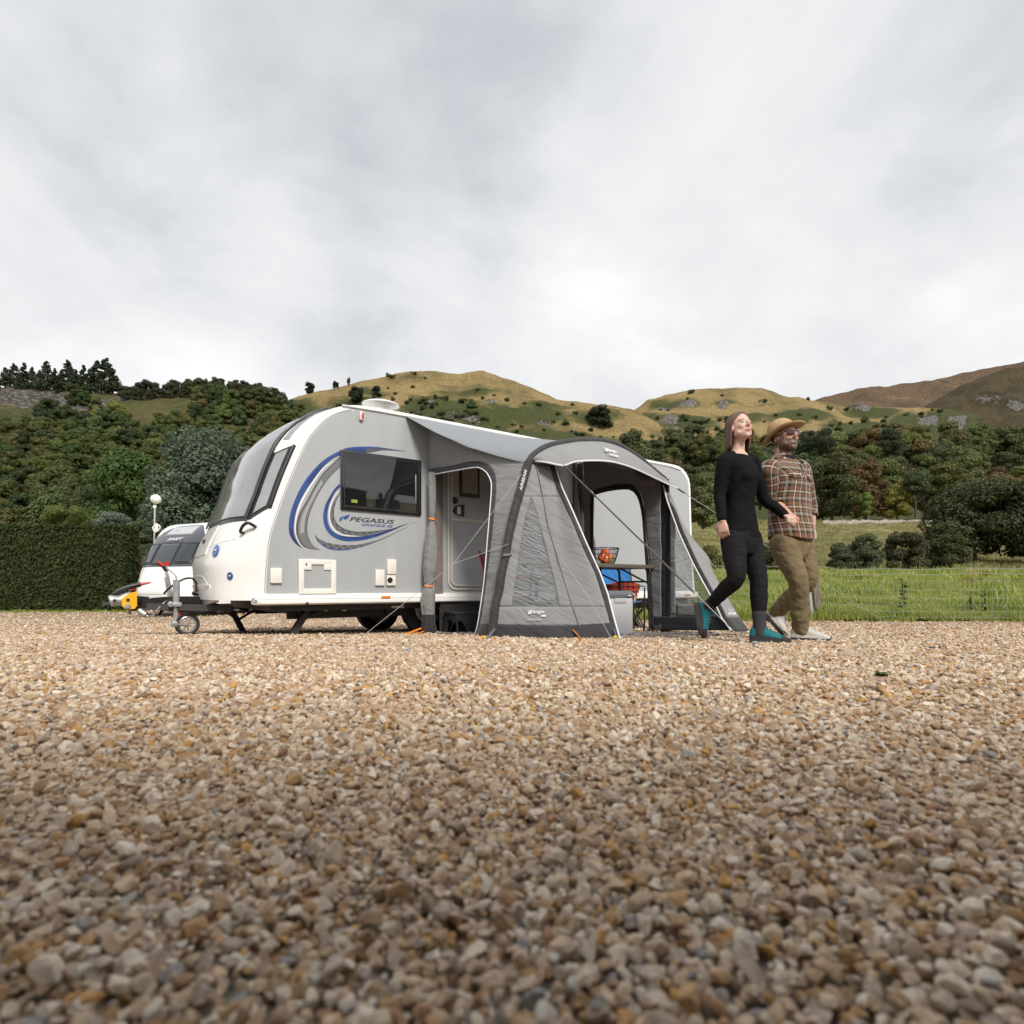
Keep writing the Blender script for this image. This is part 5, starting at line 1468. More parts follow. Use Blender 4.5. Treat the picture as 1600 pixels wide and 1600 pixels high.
mb = MB(); p = BL(.45); mb.tube([p + Vector((-.05, -.03, .0)), p + Vector((0, -.05, .006)), p + Vector((.05, -.03, .012))], .014, 8); mb.build('strap_loop', M['webbing'], bm_)
mb = flat_tube(resample(crom(legD, 4), 30), .075, .05, Vector((-1, 0, 0))); mb.build('air_beam', M['fabblack'], aw, smooth=60)
# roof
rail0 = CP(634, 650, 0.02); RZ = rail0.z
def roof(u, v):
    a = Vector((lerp(rail0.x, 4.25, u), -.02, RZ)); b = AR(u)
    p = a.lerp(b, v)
    p.z += -.07 * math.sin(math.pi * v) * (1 - .4 * math.sin(math.pi * u)) + .012 * mnoise.noise(Vector((u * 4, v * 3, 1)))* math.sin(math.pi * v) + .011 * mnoise.noise(Vector((u * 13 - v * 4, v * 4, 7))) * math.sin(math.pi * v)
    return p
mb = MB(); mb.slab(roof, 48, 30, Vector((0, 0, -.004))); rf = mb.build('roof_sheet', M['fabroof'], aw, smooth=60)
mb = MB(); mb.tube([roof(u, 0.0) + Vector((0, 0, .006)) for u in np.linspace(0, 1, 20)], .012, 6); mb.build('rail_bead', M['piping'], rf)
# left wall with its door rolled back
JL = polyfn([ground_c(CP(671, 990, .03)), CP(669, 800, .03), CP(668, 664, .03)])
LW = Surf(lambda a, b: JL(b).lerp(BL(b), a))
out2_top = [(670, 734), (705, 728), (731, 721.5), (746, 720.6)]
out2_side = [(746, 720.6), (761, 725), (771.6, 737.5), (774.4, 756), (773.4, 782), (769.7, 820), (765, 865), (759, 912), (755.6, 938), (752, 962), (747, 985), (742, 998)]
in_top = [(670, 743), (705, 736.5), (735, 731.5), (746, 730.4)]
in_side = [(746, 730.4), (757.5, 735.6), (765, 747), (767.8, 760), (765, 801), (762, 837), (757.5, 893), (755, 917), (748.8, 959), (744, 985), (738, 998)]
outer_top = [(669, 667), (705, 682), (750, 698), (789, 712.5), (822, 723)]
outer_side = [(822, 723), (815, 752), (803, 795), (793, 838), (786, 866), (781, 896), (775, 930), (771, 952), (768, 977), (766, 998)]
def pxline(pts, n): return resample(crom([Vector((x, y, 0)) for x, y in pts], 5), n)
def strip(sf, A, B, nb, amp=.006, off=0.0, seed=0.0, push=Vector((-.4, -.9, .1))):
    """cloth between two pixel lines that lie on a surface patch"""
    mb = MB(); rows = []
    for a, b in zip(A, B):
        row = []
        for k in range(nb + 1):
            q = a.lerp(b, k / nb); p = sf.at(q.x, q.y)
            row.append(p + push.normalized() * (off + wr(p, amp, seed)))
        rows.append(row)
    mb.add([p for r_ in rows for p in r_], [(i * (nb + 1) + j, i * (nb + 1) + j + 1, (i + 1) * (nb + 1) + j + 1, (i + 1) * (nb + 1) + j) for i in range(len(rows) - 1) for j in range(nb)])
    return mb
def thicken(o, th=.003):
    m = o.modifiers.new('cloth', 'SOLIDIFY'); m.thickness = th; m.offset = 0
    return o
A = pxline(out2_top, 22) + pxline(out2_side, 44)[1:]; B = pxline(outer_top, 22) + pxline(outer_side, 44)[1:]
lw_ = thicken(strip(LW, A, B, 14, .014).build('side_wall', M['fab'], aw, smooth=70, fixn=True))
A2 = pxline(in_top, 16) + pxline(in_side, 34)[1:]; B2 = pxline(out2_top, 16) + pxline(out2_side, 34)[1:]
thicken(strip(LW, A2, B2, 3, .004, .004).build('door_band', M['fabdark'], lw_, smooth=70, fixn=True))
mb = MB(); mb.tube([LW.at(q.x, q.y) + Vector((-.004, -.008, 0)) for q in A2], .0065, 6); mb.build('piping', M['piping'], lw_)
# gathered door curtain, tied with orange loops, its muddy end on the ground; flat rear pad beside it
def curtain(name, path, mats_, seed, n=26):
    mb = MB(); rs = np.random.default_rng(seed); ph = rs.uniform(0, 6.28, 8)
    rings = []; ms = []
    for (c, rx, ry, mi) in path:
        ring = []
        for k in range(n):
            a = 2 * math.pi * k / n
            f = 1 + .10 * math.sin(5 * a + ph[0]) + .07 * math.sin(9 * a + ph[1] + c.z * 3) + .04 * math.sin(3 * a + c.z * 7)
            ring.append(c + Vector((rx * f * math.cos(a), ry * f * math.sin(a), 0)))
        rings.append(ring); ms.append(mi)
    o = len(mb.v)
    mb.loft(rings)
    mb.m = [ms[min(i // n, len(ms) - 1)] for i in range(len(mb.f))]
    return mb.build(name, mats_, aw, smooth=60)
def cpath(rows, n0):
    out = []
    for (px, py, w, mi) in rows:
        c = CP(px, py, n0); hw = (CP(px + w / 2, py, n0).x - CP(px - w / 2, py, n0).x) / 2
        out.append((c, hw, hw * .8, mi))
    fine = []
    for (a, b) in zip(out, out[1:]):
        for k in range(4):
            t = k / 4; s_ = t * t * (3 - 2 * t)
            fine.append((a[0].lerp(b[0], t), lerp(a[1], b[1], s_), lerp(a[2], b[2], s_), a[3]))
    return fine + [out[-1]]
cu_ = curtain('door_curtain', cpath([(676, 738, 10, 0), (675.5, 775, 11, 0), (675, 800, 9, 0), (675, 811, 6, 0), (674.5, 832, 13, 0), (673.5, 860, 17, 0), (672, 890, 18, 0), (671, 907, 14, 0), (670, 916, 9, 0), (670, 926, 18, 0), (669, 945, 19, 0), (670, 960, 17, 1), (669.5, 970, 18, 1), (671, 985, 21, 1), (672, 994, 20, 1)], .16), [M['fab'], M['fabblack']], 3)
for (px, py, w) in ((675, 810.5, 7.5), (670, 915, 10)):
    c = CP(px, py, .16); hw = (CP(px + w / 2, py, .16).x - CP(px - w / 2, py, .16).x) / 2
    mb = MB(); mb.tube([c + Vector((hw * math.cos(a), hw * .85 * math.sin(a), .012 * math.sin(a))) for a in np.linspace(0, 2 * math.pi, 17)[:-1]], .012, 6, closed=True, cap=False); mb.build('tie_loop', M['orange'], cu_)
M['pad'] = fabric('taupe_rear_pad', srgb(118, 108, 104), .8, 0)
def pad(name, px0, px1, y0, y1, n0, m=None):
    mb = MB(); a, b = CP(px0, y0, n0), CP(px1, y0, n0); zb = CP((px0 + px1) / 2, y1, n0).z
    mb.slab(lambda u, v: Vector((lerp(a.x, b.x, u), -n0 - .012 * math.sin(math.pi * u) - wr(Vector((u, 0, v * 2)), .01), lerp(a.z, zb, v))), 6, 24, Vector((0, .02, 0)))
    return mb.build(name, m or M['pad'], aw, smooth=60)
pad('rear_pad', 680.5, 692, 735, 935, .03)
pad('draught_skirt', 688, 775, 933.5, 992, .015, M['fabblack'])
# front left panel with a tall triangular window
trim_px = [(865, 722), (878, 762.5), (896, 802), (915.6, 848), (937.5, 896), (949.5, 929), (959, 966), (968.5, 1000)]
def trimpt(x, y): return CP(x, y, lerp(1.78, 2.75, min(1, max(0, (y - 722) / 278))))
trim3 = [trimpt(x, y) for x, y in trim_px]; trim3[-1] = ground_c(trim3[-1], .02)
TRL = polyfn(crom(trim3, 4)[::-1])
FL = Surf(lambda a, b: BL(b).lerp(TRL(b), a))
def xl(tab):
    tab = sorted(tab, key=lambda q: q[1]); Y_ = [q[1] for q in tab]; X_ = [q[0] for q in tab]
    return lambda y: float(np.interp(y, Y_, X_))
X_beam = xl(beam_px); X_trim = xl([(x - 8.5, y) for x, y in trim_px]); X_tr0 = xl(trim_px)
X_pl = xl([(829, 776), (823, 800), (816, 832), (810, 871), (804, 910), (799, 948)]); X_pr = xl([(829, 776), (837.5, 800), (849.4, 846), (856.5, 874.5), (866, 910), (873, 948)])
top_y = lambda x: interp(x, [(825, 724), (860, 728), (870, 727)])
FP = Vector((-.3, -.95, .15))
def rows_cloth(ys_, x0f, x1f, nb, amp, off=0.0, seed=0.0, sf=None):
    A_ = [Vector((x0f(y), y, 0)) for y in ys_]; B_ = [Vector((x1f(y), y, 0)) for y in ys_]
    return strip(sf or FL, A_, B_, nb, amp, off, seed, FP)
mb = MB()
for part_ in (rows_cloth(np.linspace(725.5, 776, 14), X_beam, X_trim, 22, .010), rows_cloth(np.linspace(776, 948, 40), X_beam, X_pl, 8, .014), rows_cloth(np.linspace(776, 948, 40), X_pr, X_trim, 16, .012),
              rows_cloth(np.linspace(948, 978, 8), X_beam, X_trim, 26, .010)):
    mb.add(part_.v, part_.f)
fp_ = thicken(mb.build('front_panel', M['fab'], aw, smooth=70, fixn=True))
wp = rows_cloth(np.linspace(776, 948, 44), X_pl, X_pr, 16, .008, -.003, 4.4).build('window_pane', M['pvc'], fp_, smooth=70, fixn=True)
thicken(rows_cloth(np.linspace(724, 999, 56), X_trim, X_tr0, 3, .004, .004).build('trim_band', M['fabdark'], fp_, smooth=70, fixn=True))
mb = MB(); mb.tube([FL.at(X_tr0(y), y) + FP * .006 for y in np.linspace(726, 999, 40)], .0075, 6); mb.build('piping', M['piping'], fp_)
skirt_top = lambda x: interp(x, [(745, 974), (825, 977), (878, 978), (960, 973)])
skirt_bot = lambda x: interp(x, [(738, 997), (770, 999), (825, 1001.5), (890, 1003.5), (930, 1002.5), (968, 1000)])
A_ = [Vector((x, skirt_top(x), 0)) for x in np.linspace(768, 955, 40)]; B_ = [Vector((lerp(766, 968, k / 39), skirt_bot(lerp(766, 968, k / 39)), 0)) for k in range(40)]
sk = thicken(strip(FL, A_, B_, 6, .010, .006, 2.0, FP).build('mud_skirt', M['fabdark'], fp_, smooth=70, fixn=True))
mb = MB(); mb.tube([FL.at(p.x, p.y) + FP * .012 for p in B_], .0075, 6); mb.build('piping', M['piping'], sk)
A_ = [Vector((x, skirt_top(x), 0)) for x in np.linspace(750, 768, 6)]; B_ = [Vector((x, skirt_bot(x), 0)) for x in np.linspace(742, 768, 6)]
thicken(strip(LW, A_, B_, 4, .006, .006).build('mud_skirt', M['fabdark'], lw_, smooth=70, fixn=True))
# flap of cloth across the panel joint (a soft vertical fold)
mb = MB(); fold = [FL.at(x, y) + FP * .012 for x, y in [(838, 728), (848, 775), (856, 820), (867, 858), (884, 915), (905, 978)]]
mb.tube(resample(crom(fold, 4), 30), .006, 6); mb.build('fold_seam', M['fab'], fp_)
# curved front peak
peak_px = [(836, 721), (850, 722), (866, 725.5), (882, 728), (891, 723.5), (903, 721), (925, 719.8), (953, 721.3), (981, 728.5), (1007, 739.5), (1029, 750), (1045, 757.5), (1058, 763)]
peak3 = [CP(x, y, 1.74 + .42 * math.sin(math.pi * min(1, (x - 836) / 215)) ** .8 if x < 1050 else 1.78) for x, y in peak_px]
PK = polyfn(crom(peak3, 4))
def peak(u, v):
    p = AR(u).lerp(PK(u), v)
    return p + Vector((0, -.05 * math.sin(math.pi * v) * math.sin(math.pi * u), .02 * math.sin(math.pi * v))) + Vector((0, 1, 0)) * wr(p, .006)
mb = MB(); mb.slab(peak, 60, 14, Vector((0, .004, 0))); pk = mb.build('front_peak', M['fab'], aw, smooth=70)
mb = MB(); mb.tube([PK(u) + Vector((0, -.005, 0)) for u in np.linspace(0, 1, 70)], .0085, 6); mb.build('piping', M['piping'], pk)
# right wall: arched doorway, leg, window panel, outer flap
def C(x, y, dt=0.0):
    p = CT(x, y, RT + dt); return p
def cstrip(A_, B_, nb, amp=.006, dt=0.0, seed=0.0):
    mb = MB(); rows = []
    for a, b in zip(A_, B_):
        for k in range(nb + 1):
            q = a.lerp(b, k / nb); p = C(q.x, q.y, dt); rows.append(p + Vector((wr(p, amp, seed), 0, 0)))
    w_ = nb + 1
    mb.add(rows, [(i * w_ + j, i * w_ + j + 1, (i + 1) * w_ + j + 1, (i + 1) * w_ + j) for i in range(len(A_) - 1) for j in range(nb)])
    return mb
d_in = [(927, 985), (927, 860), (928, 779), (933, 772.6), (955, 767), (981, 765), (992, 771), (998.7, 784.6), (1003, 808.7), (1006, 846), (1008.5, 878.7), (1011.8, 922), (1016, 984)]
d_out = [(922, 985), (922, 860), (922, 775), (930, 766), (955, 758.5), (981, 756), (994, 762), (1003, 778), (1007.5, 808.7), (1010.5, 846), (1014, 878), (1018, 922), (1022, 984)]
w_out = [(913, 984), (913, 860), (913, 760), (913, 690), (950, 705), (985, 722), (1010, 735), (1031, 748), (1032, 800), (1033, 846), (1033, 878), (1033, 922), (1033, 984)]
N_ = 60
rw = thicken(cstrip(pxline(d_out, N_), pxline(w_out, N_), 10, .012, .0, 3).build('side_wall', M['fab'], aw, smooth=70, fixn=True))
thicken(cstrip(pxline(d_in, N_), pxline(d_out, N_), 3, .004, -.006).build('door_band', M['fabblack'], rw, smooth=70, fixn=True))
X_w = xl([(1036, 757), (1042.4, 782.5), (1060, 830.6), (1081.8, 878.7), (1097, 907), (1119, 946.5), (1127.7, 966), (1143, 986)])
ys_ = np.linspace(790, 944, 36)
V2 = lambda f, ys: [Vector((f(y), y, 0)) for y in ys]
cw_ = MB()
for mbp in (cstrip(V2(lambda y: 1047, np.linspace(770, 962, 40)), V2(lambda y: min(1055.5, X_w(y)), np.linspace(770, 962, 40)), 4, .008), cstrip(V2(lambda y: 1055.5, np.linspace(944, 964, 6)), V2(X_w, np.linspace(944, 964, 6)), 12, .006)):
    cw_.add(mbp.v, mbp.f)
fr_ = thicken(cw_.build('front_panel', M['fab'], aw, smooth=70, fixn=True))
ysp = np.linspace(822, 944, 30)
cstrip(V2(lambda y: 1055.5, ysp), V2(X_w, ysp), 10, .006, .002, 6).build('window_pane', M['pvc'], fr_, smooth=70, fixn=True)
ysk = np.linspace(963, 985, 8)
thicken(cstrip(V2(lambda y: 1018, ysk), V2(X_w, ysk), 16, .012, -.004, 1.0).build('mud_skirt', M['fabblack'], fr_, smooth=70, fixn=True))
X_r = xl([(1047, 769), (1064, 813), (1086, 846), (1101.5, 863), (1110, 875), (1112.4, 889.6), (1130, 922), (1156, 966), (1171.5, 987)])
def flap(f0, f1, ys, nb, d0, d1, amp=.005):
    mb = MB(); rows = []
    for y in ys:
        a, b = C(f0(y), y, d0), C(f1(y), y, d1)
        for k in range(nb + 1):
            p = a.lerp(b, k / nb); rows.append(p + Vector((wr(p, amp), 0, 0)))
    w_ = nb + 1
    mb.add(rows, [(i * w_ + j, i * w_ + j + 1, (i + 1) * w_ + j + 1, (i + 1) * w_ + j) for i in range(len(ys) - 1) for j in range(nb)])
    return mb
X_b = lambda y: X_w(y) + min(8.5, max(.5, (y - 757) * .2))
yf = np.linspace(762, 986, 44)
of = thicken(flap(X_b, X_r, np.linspace(771, 965, 36), 6, .01, .30).build('corner_flap', M['fab'], aw, smooth=70, fixn=True))
thicken(flap(X_w, X_b, yf, 2, -.004, .012).build('trim_band', M['fabdark'], of, smooth=70, fixn=True))
thicken(flap(X_b, X_r, np.linspace(965, 986, 6), 6, .01, .30).build('mud_skirt', M['fabdark'], of, smooth=70, fixn=True))
mb = MB(); mb.tube([C(X_w(y), y, -.01) for y in np.linspace(758, 985, 36)], .008, 6); mb.tube([C(x, 986.5, lerp(0, .30, (x - 1143) / 28)) for x in np.linspace(1143, 1171, 8)], .007, 6); mb.build('piping', M['piping'], of)
# curtain and pad where the right wall meets the caravan
pad('rear_pad', 897, 908, 715, 975, .03, M['pad'])
curtain('door_curtain', cpath([(916, 725, 20, 0), (917, 760, 18, 0), (919, 790, 15, 0), (921, 812, 10, 0), (921, 826, 7, 0), (922, 850, 14, 0), (922, 885, 16, 0), (921, 920, 15, 0), (921, 985, 14, 1)], .12), [M['pad'], M['fabblack']], 8)
c = CP(921, 826, .12); mb = MB(); mb.box(c + Vector((0, -.05, 0)), (.05, .03, .03), bev=.008); mb.build('tie_loop', M['orange'], aw)
# rolled blind hanging under the peak on the right
mb = MB(); mb.tube([CT(990, 733, RT - .1), CT(1005, 748, RT - .1), CT(1018, 752, RT - .1), CT(1028, 745, RT - .1)], [.03, .06, .06, .03], 10); mb.build('rolled_blind', M['pad'], aw, smooth=60)
# ground sheet
gsm = fabric('grey_ground_sheet', srgb(112, 116, 124), .6, 0)
mb = MB()
def gsheet(u, v):
    t = lerp(1.85, RT - .02, u); y0, y1 = -.06, -interp(t, [(1.8, 1.65), (2.5, 2.62), (3.3, 2.62), (RT, 2.62)])
    y = lerp(y0, y1, v); return Vector((t, y, cgz(t, y) + .022 + .006 * mnoise.noise(Vector((t * 3, y * 3, 0)))))
mb.slab(gsheet, 40, 40, Vector((0, 0, -.008))); mb.build('ground_sheet', gsm, aw, smooth=70)
# writing on the awning
def on_surf_text(body, at, p_org, p_x, p_y, m_, parent, shear=.2, lift=.02):
    o_, x_, y_ = at(*p_org), at(*p_x), at(*p_y)
    xd = x_ - o_; yd = y_ - o_; yd = yd - xd.normalized() * yd.dot(xd.normalized())
    return text_mesh(body, m_, parent, 'lettering', o_, xd, yd, xd.length, yd.length, shear, .001, lift)
def logo(at, p0_, p1_, p2_, m_, parent, lift=.02):
    """small peak emblem: a triangle with a notch"""
    o_, x_, y_ = at(*p0_), at(*p1_), at(*p2_); xd, yd = x_ - o_, y_ - o_; n = xd.cross(yd).normalized()
    mb = MB()
    for tri in ([(0, 0), (.45, 1), (.62, .55), (.35, 0)], [(.42, 0), (.66, .5), (.78, 0)], [(.80, 0), (1.05, 1), (1.2, .95), (1.0, 0)]):
        mb.add([o_ + xd * a + yd * b + n * lift for a, b in tri], [tuple(range(len(tri)))])
    return mb.build('emblem', m_, parent, smooth=0)
fl_at = lambda x, y: FL.at(x, y)
on_surf_text('Vango', fl_at, (829, 960.5), (851, 960.5), (829, 953.5), M['whiteprint'], fp_, .25)
logo(fl_at, (825.5, 960), (831, 960), (825.5, 953.8), M['whiteprint'], fp_)
mb = MB(); q = [fl_at(*p) + FP * .018 for p in ((844.5, 963.7), (851.8, 963.7), (851.8, 961), (844.5, 961))]; mb.add(q, [(0, 1, 2, 3)]); mb.build('logo_bar', M['whiteprint'], fp_)
M['fainttext'] = mat('pale_grey_print', (.50, .50, .50), .5, var=.03)
on_surf_text('ULTRALITE MODE', fl_at, (825, 970.5), (847, 970.5), (825, 966.8), M['fainttext'], fp_, 0)
def pk_at(x, y):
    return Surf(peak).at(x, y)
on_surf_text('Vango', pk_at, (948, 709.5), (965, 712.5), (948, 703.5), M['whiteprint'], pk, .2, .025)
logo(pk_at, (944, 708), (948, 708.8), (944, 702), M['whiteprint'], pk, .025)
on_surf_text('AirBeam', pk_at, (951, 714.5), (966, 717.5), (951, 710.5), M['whiteprint'], pk, .2, .025)
q0, q1 = CP(812.5, 770, BN), CP(820.8, 738, BN)
yd = (CP(807, 768.5, BN) - q0)
text_mesh('AIRBEAM', M['whiteprint'], bm_, 'lettering', q0 + OUT.normalized() * .05, q1 - q0, yd, (q1 - q0).length, .035, .2, .001, .0)
cf_at = lambda x, y: C(x, y, lerp(.0, .30, (x - X_b(y)) / max(1, X_r(y) - X_b(y))))
def flat_text(body, a, b, c, m_, parent):
    o_, x_, y_ = cf_at(*a), cf_at(*b), cf_at(*c); text_mesh(body, m_, parent, 'lettering', o_ + Vector((-.012, -.004, 0)), x_ - o_, y_ - o_, (x_ - o_).length, (y_ - o_).length, .1, .001, 0)
flat_text('1  YEAR', (1134, 955), (1147, 955), (1134, 951), M['fainttext'], of)
flat_text('AFTER', (1138, 960.5), (1151, 960.5), (1138, 956.5), M['whiteprint'], of)
# straps, guy lines and pegs
def w2c(v): return to_c(v)
def line(name, pts, r, m_):
    mb = MB(); mb.tube(pts, r, 6); return mb.build(name, m_, aw)
pegA = w2c(G(1175, 1014)); S0 = PK(.27)
S0 = peak3[3]
mid = S0.lerp(pegA, .78)
ww = Vector((.45, .5, 0))
mb = MB(); mb.bar(S0, mid, .040, .004, up=Vector((.6, -.6, .5))); st1 = mb.build('tension_strap', M['webbing'], aw)
mb = MB(); p = S0.lerp(pegA, .22); mb.bar(S0.lerp(pegA, .215), S0.lerp(pegA, .232), .056, .012, up=Vector((.6, -.6, .5))); mb.build('buckle', M['webbing'], st1)
line('guy_line', [mid, pegA], .0024, M['rope'])
def peg(v, m_):
    mb = MB(); mb.tube([v + Vector((0, 0, -.02)), v + Vector((.012, -.01, .035))], .005, 6); mb.box(v + Vector((.012, -.01, .04)), (.03, .02, .018), bev=.005); return mb.build('peg', m_, aw)
peg(pegA, M['galv'])
a1, a2, kn, pg = CP(815, 741, BN + .06), CP(795, 850, BN + .06), to_c(P(708.5, 881, 5.45)), w2c(G(562, 998))
line('guy_line', [a1, kn], .0022, M['rope']); line('guy_line', [a2, kn], .0022, M['rope']); line('guy_line', [kn, pg], .0026, M['rope']); peg(pg, M['galv'])
r1 = peak3[-1]; pg2 = to_c(P(1391, 974, 12.5)); pg2 = ground_c(pg2, .01)
line('guy_line', [r1, pg2], .0042, M['rope'])
mb = MB(); mb.bar(r1, r1.lerp(pg2, .02), .022, .008); mb.build('guy_tab', M['fabdark'], aw)
line('guy_line', [C(1111, 880, .28), to_c(P(1205, 963, 8.5))], .004, M['rope'])
ga = FL.at(868, 862) + FP * .02; gb = w2c(G(958, 1003)); line('guy_line', [ga, ga.lerp(gb, .55) + FP * .06, gb], .002, M['rope']); peg(gb, mat('yellow_peg_head', (.75, .55, .03), .5))
def strapo(name, pts, w, m_, up=Vector((.5, -.6, .6))):
    mb = MB()
    for a, b in zip(pts, pts[1:]): mb.bar(a, b, w, .005, up=up)
    return mb.build(name, m_, aw)
strapo('peg_strap', [FL.at(895, 985) + FP * .02, FL.at(902, 996) + FP * .05, w2c(G(912, 1009))], .034, M['orange'])
strapo('peg_strap', [FL.at(771, 983) + FP * .04, to_c(G(757, 1004))], .024, M['webbing']); peg(to_c(G(752, 1003.5)), M['yellow'])
strapo('peg_strap', [FL.at(957, 983) + FP * .03, FL.at(961, 1001) + FP * .03], .024, M['webbing'])
strapo('peg_strap', [CP(662, 980, .12), to_c(G(632, 992))], .028, M['orange'], Vector((0, -.3, 1))); strapo('peg_strap', [CP(664, 986, .14), to_c(G(640, 994))], .02, M['orange'], Vector((0, -.3, 1)))
strapo('peg_strap', [C(1167, 976, .28), to_c(G(1182, 984))], .02, M['orange'], Vector((0, -.3, 1)))

# ------------------------------------------------------------------ things standing in the awning
def local_thing(name, label, cat, v, group=None):
    return thing(name, label, cat, from_c(v), CROT, group)
# double plastic step under the door
s0 = CP(715, 988, .22); s0.z = cgz(s0.x, s0.y) + .02
stp = local_thing('plastic_step', 'black plastic step standing on the ground sheet below the caravan door', 'step', s0)
M['stepm'] = mat('black_step_plastic', (.028, .028, .030), .5, var=.1)
mb = MB(); mb.box((.16, 0, .235), (.56, .30, .03), bev=.012); mb.build('tread', M['stepm'], stp)
for x in (-.11, .43):
    mb = MB(); mb.prism([(x, -.14, .22), (x, -.16, .0), (x, -.10, .0), (x, -.07, .13), (x, 0, .16), (x, .07, .13), (x, .10, 0), (x, .16, 0), (x, .14, .22)], (.025, 0, 0)); mb.build('side_support', M['stepm'], stp)
mb = MB()
for x in (-.10, .15, .19, .23):
    mb.bar((x, -.145, .22), (x - .0, -.155, .0), .02, .03)
ar = [(.165 - .24 + .0 + .11 * math.cos(a), -.15, .0 + .15 * math.sin(a)) for a in np.linspace(0, math.pi, 12)]
mb.prism([(-.12, -.150, .0), (-.12, -.150, .22), (.16, -.150, .22), (.16, -.150, .0)] + ar, (0, .012, 0))
mb.build('front_face', M['stepm'], stp)
# camping table
tbl_z = CT(1010, 880, RT - .18).z
A0, A1 = CP(880, 876, 1.55), CP(1023, 885, 1.55)
tz = (A0.z + A1.z) / 2
tx0, tx1, ty0, ty1 = 2.62, A1.x, -1.55, -.95
tb = local_thing('camping_table', 'dark slatted folding camping table inside the awning, fruit bowl on top', 'table', Vector(((tx0 + tx1) / 2, (ty0 + ty1) / 2, cgz((tx0 + tx1) / 2, (ty0 + ty1) / 2) + .02)))
tbo = Vector(((tx0 + tx1) / 2, (ty0 + ty1) / 2, cgz((tx0 + tx1) / 2, (ty0 + ty1) / 2) + .02))
th = tz - tbo.z; tw = (tx1 - tx0) / 2; td = (ty1 - ty0) / 2
M['tablewood'] = mat('taupe_table_slats', srgb(98, 88, 80), .5, var=.08, stretch=(1, 20, 1))
M['bronze'] = mat('dark_bronze_tube', (.045, .040, .036), .4, metal=.4, var=.1)
mb = MB()
for k in range(6): mb.box((0, -td + (k + .5) * td / 3, th - .012), (2 * tw - .04, td / 3 - .008, .022), bev=.004)
tt = mb.build('tabletop', M['tablewood'], tb)
mb = MB()
for y in (-td - .004, td + .004): mb.box((0, y, th - .022), (2 * tw, .014, .045), bev=.006)
for x in (-tw, tw): mb.box((x, 0, th - .022), (.02, 2 * td, .044), bev=.006)
mb.box((0, 0, th - .035), (2 * tw - .05, 2 * td - .05, .012)); mb.build('edge_frame', M['tablewood'], tt)
for x in (-tw + .1, tw - .09):
    for y in (-td + .06, td - .06):
        mb = MB(); mb.tube(crom([(x - (.0 if x < 0 else .0), y, th - .05), (x + (.03 if x > 0 else -.03), y, th - .10), (x + (.05 if x > 0 else -.05), y, th * .5), (x + (.07 if x > 0 else -.07), y, .02)], 5), .016, 8)
        mb.disc((x + (.07 if x > 0 else -.07), y, .012), (0, 0, 1), .04, .022, 14, bev=.008); mb.box((x + (.055 if x > 0 else -.055), y, th * .37), (.05, .05, .08), bev=.012); mb.build('leg', M['bronze'], tb, smooth=50)
mb = MB()
for y in (-td + .06, td - .06):
    mb.tube([(tw - .04, y, th * .72), (tw - .55, y, th - .05)], .012, 7); mb.tube([(-tw + .04, y, th * .72), (-tw + .55, y, th - .05)], .012, 7)
mb.tube([(tw - .03, -td + .06, th * .75), (tw - .03, td - .06, th * .75)], .012, 7)
mb.tube([(-.02, -td + .12, th - .04), (-.03, -td + .12, th * .62), (.0, -td + .12, th * .55)], .014, 7); mb.tube([(.0, -td + .12, th * .62), (-.5, -td + .12, th - .06)], .012, 7); mb.tube([(-.02, -td + .12, th * .58), (-.02, -td + .12, th * .40)], .012, 7)
mb.build('brace', M['bronze'], tb, smooth=50)
# wire fruit bowl with apples
bc = CP(945, 877, 1.25); bz = tz + .004
bc = Vector((bc.x, bc.y, bz))
bowl = local_thing('wire_bowl', 'round black wire fruit bowl on the camping table', 'bowl', bc)
k_ = (CP(961, 870, 1.25).x - CP(929, 870, 1.25).x) / 2
br, bh = k_ * .98, CP(945, 857, 1.25).z - bz
M['wire'] = mat('black_wire', (.02, .02, .02), .4, metal=.5, var=0)
mb = MB()
for f_, r_ in ((1.0, .006), (.66, .003), (.36, .003)):
    rr = br * (.62 + .38 * f_ ** .7); mb.tube([(rr * math.cos(a), rr * math.sin(a), bh * f_) for a in np.linspace(0, 2 * math.pi, 33)[:-1]], r_, 5, closed=True, cap=False)
mb.tube([(br * .62 * math.cos(a), br * .62 * math.sin(a), .006) for a in np.linspace(0, 2 * math.pi, 33)[:-1]], .006, 5, closed=True, cap=False)
for k in range(22):
    a = 2 * math.pi * k / 22; mb.tube([(0 if False else br * (.62 + .38 * f_ ** .7) * math.cos(a), br * (.62 + .38 * f_ ** .7) * math.sin(a), max(.006, bh * f_)) for f_ in (0, .2, .5, .8, 1)], .003, 4)
mb.build('wire_frame', M['wire'], bowl)
def apple_mat(name, c1, c2):
    m = bpy.data.materials.new(name); m.use_nodes = True; t = m.node_tree; b = t.nodes['Principled BSDF']
    tc = N(t, 'ShaderNodeTexCoord'); mp_ = N(t, 'ShaderNodeMapping'); mp_.inputs['Scale'].default_value = (26, 26, 4); L(t, tc.outputs['Object'], mp_.inputs[0])
    n_ = N(t, 'ShaderNodeTexNoise', inp={'Scale': 1.4, 'Detail': 4}); L(t, mp_.outputs[0], n_.inputs['Vector'])
    r_ = ramp(t, n_.outputs[0], [(.38, c1), (.6, c2)]); L(t, r_.outputs[0], b.inputs['Base Color']); b.inputs['Roughness'].default_value = .3; b.inputs['Coat Weight'].default_value = .3
    return m
AP = apple_mat('red_apple_skin', (.62, .05, .03), (.75, .30, .06)); APG = apple_mat('green_apple_skin', (.25, .33, .03), (.42, .42, .06))
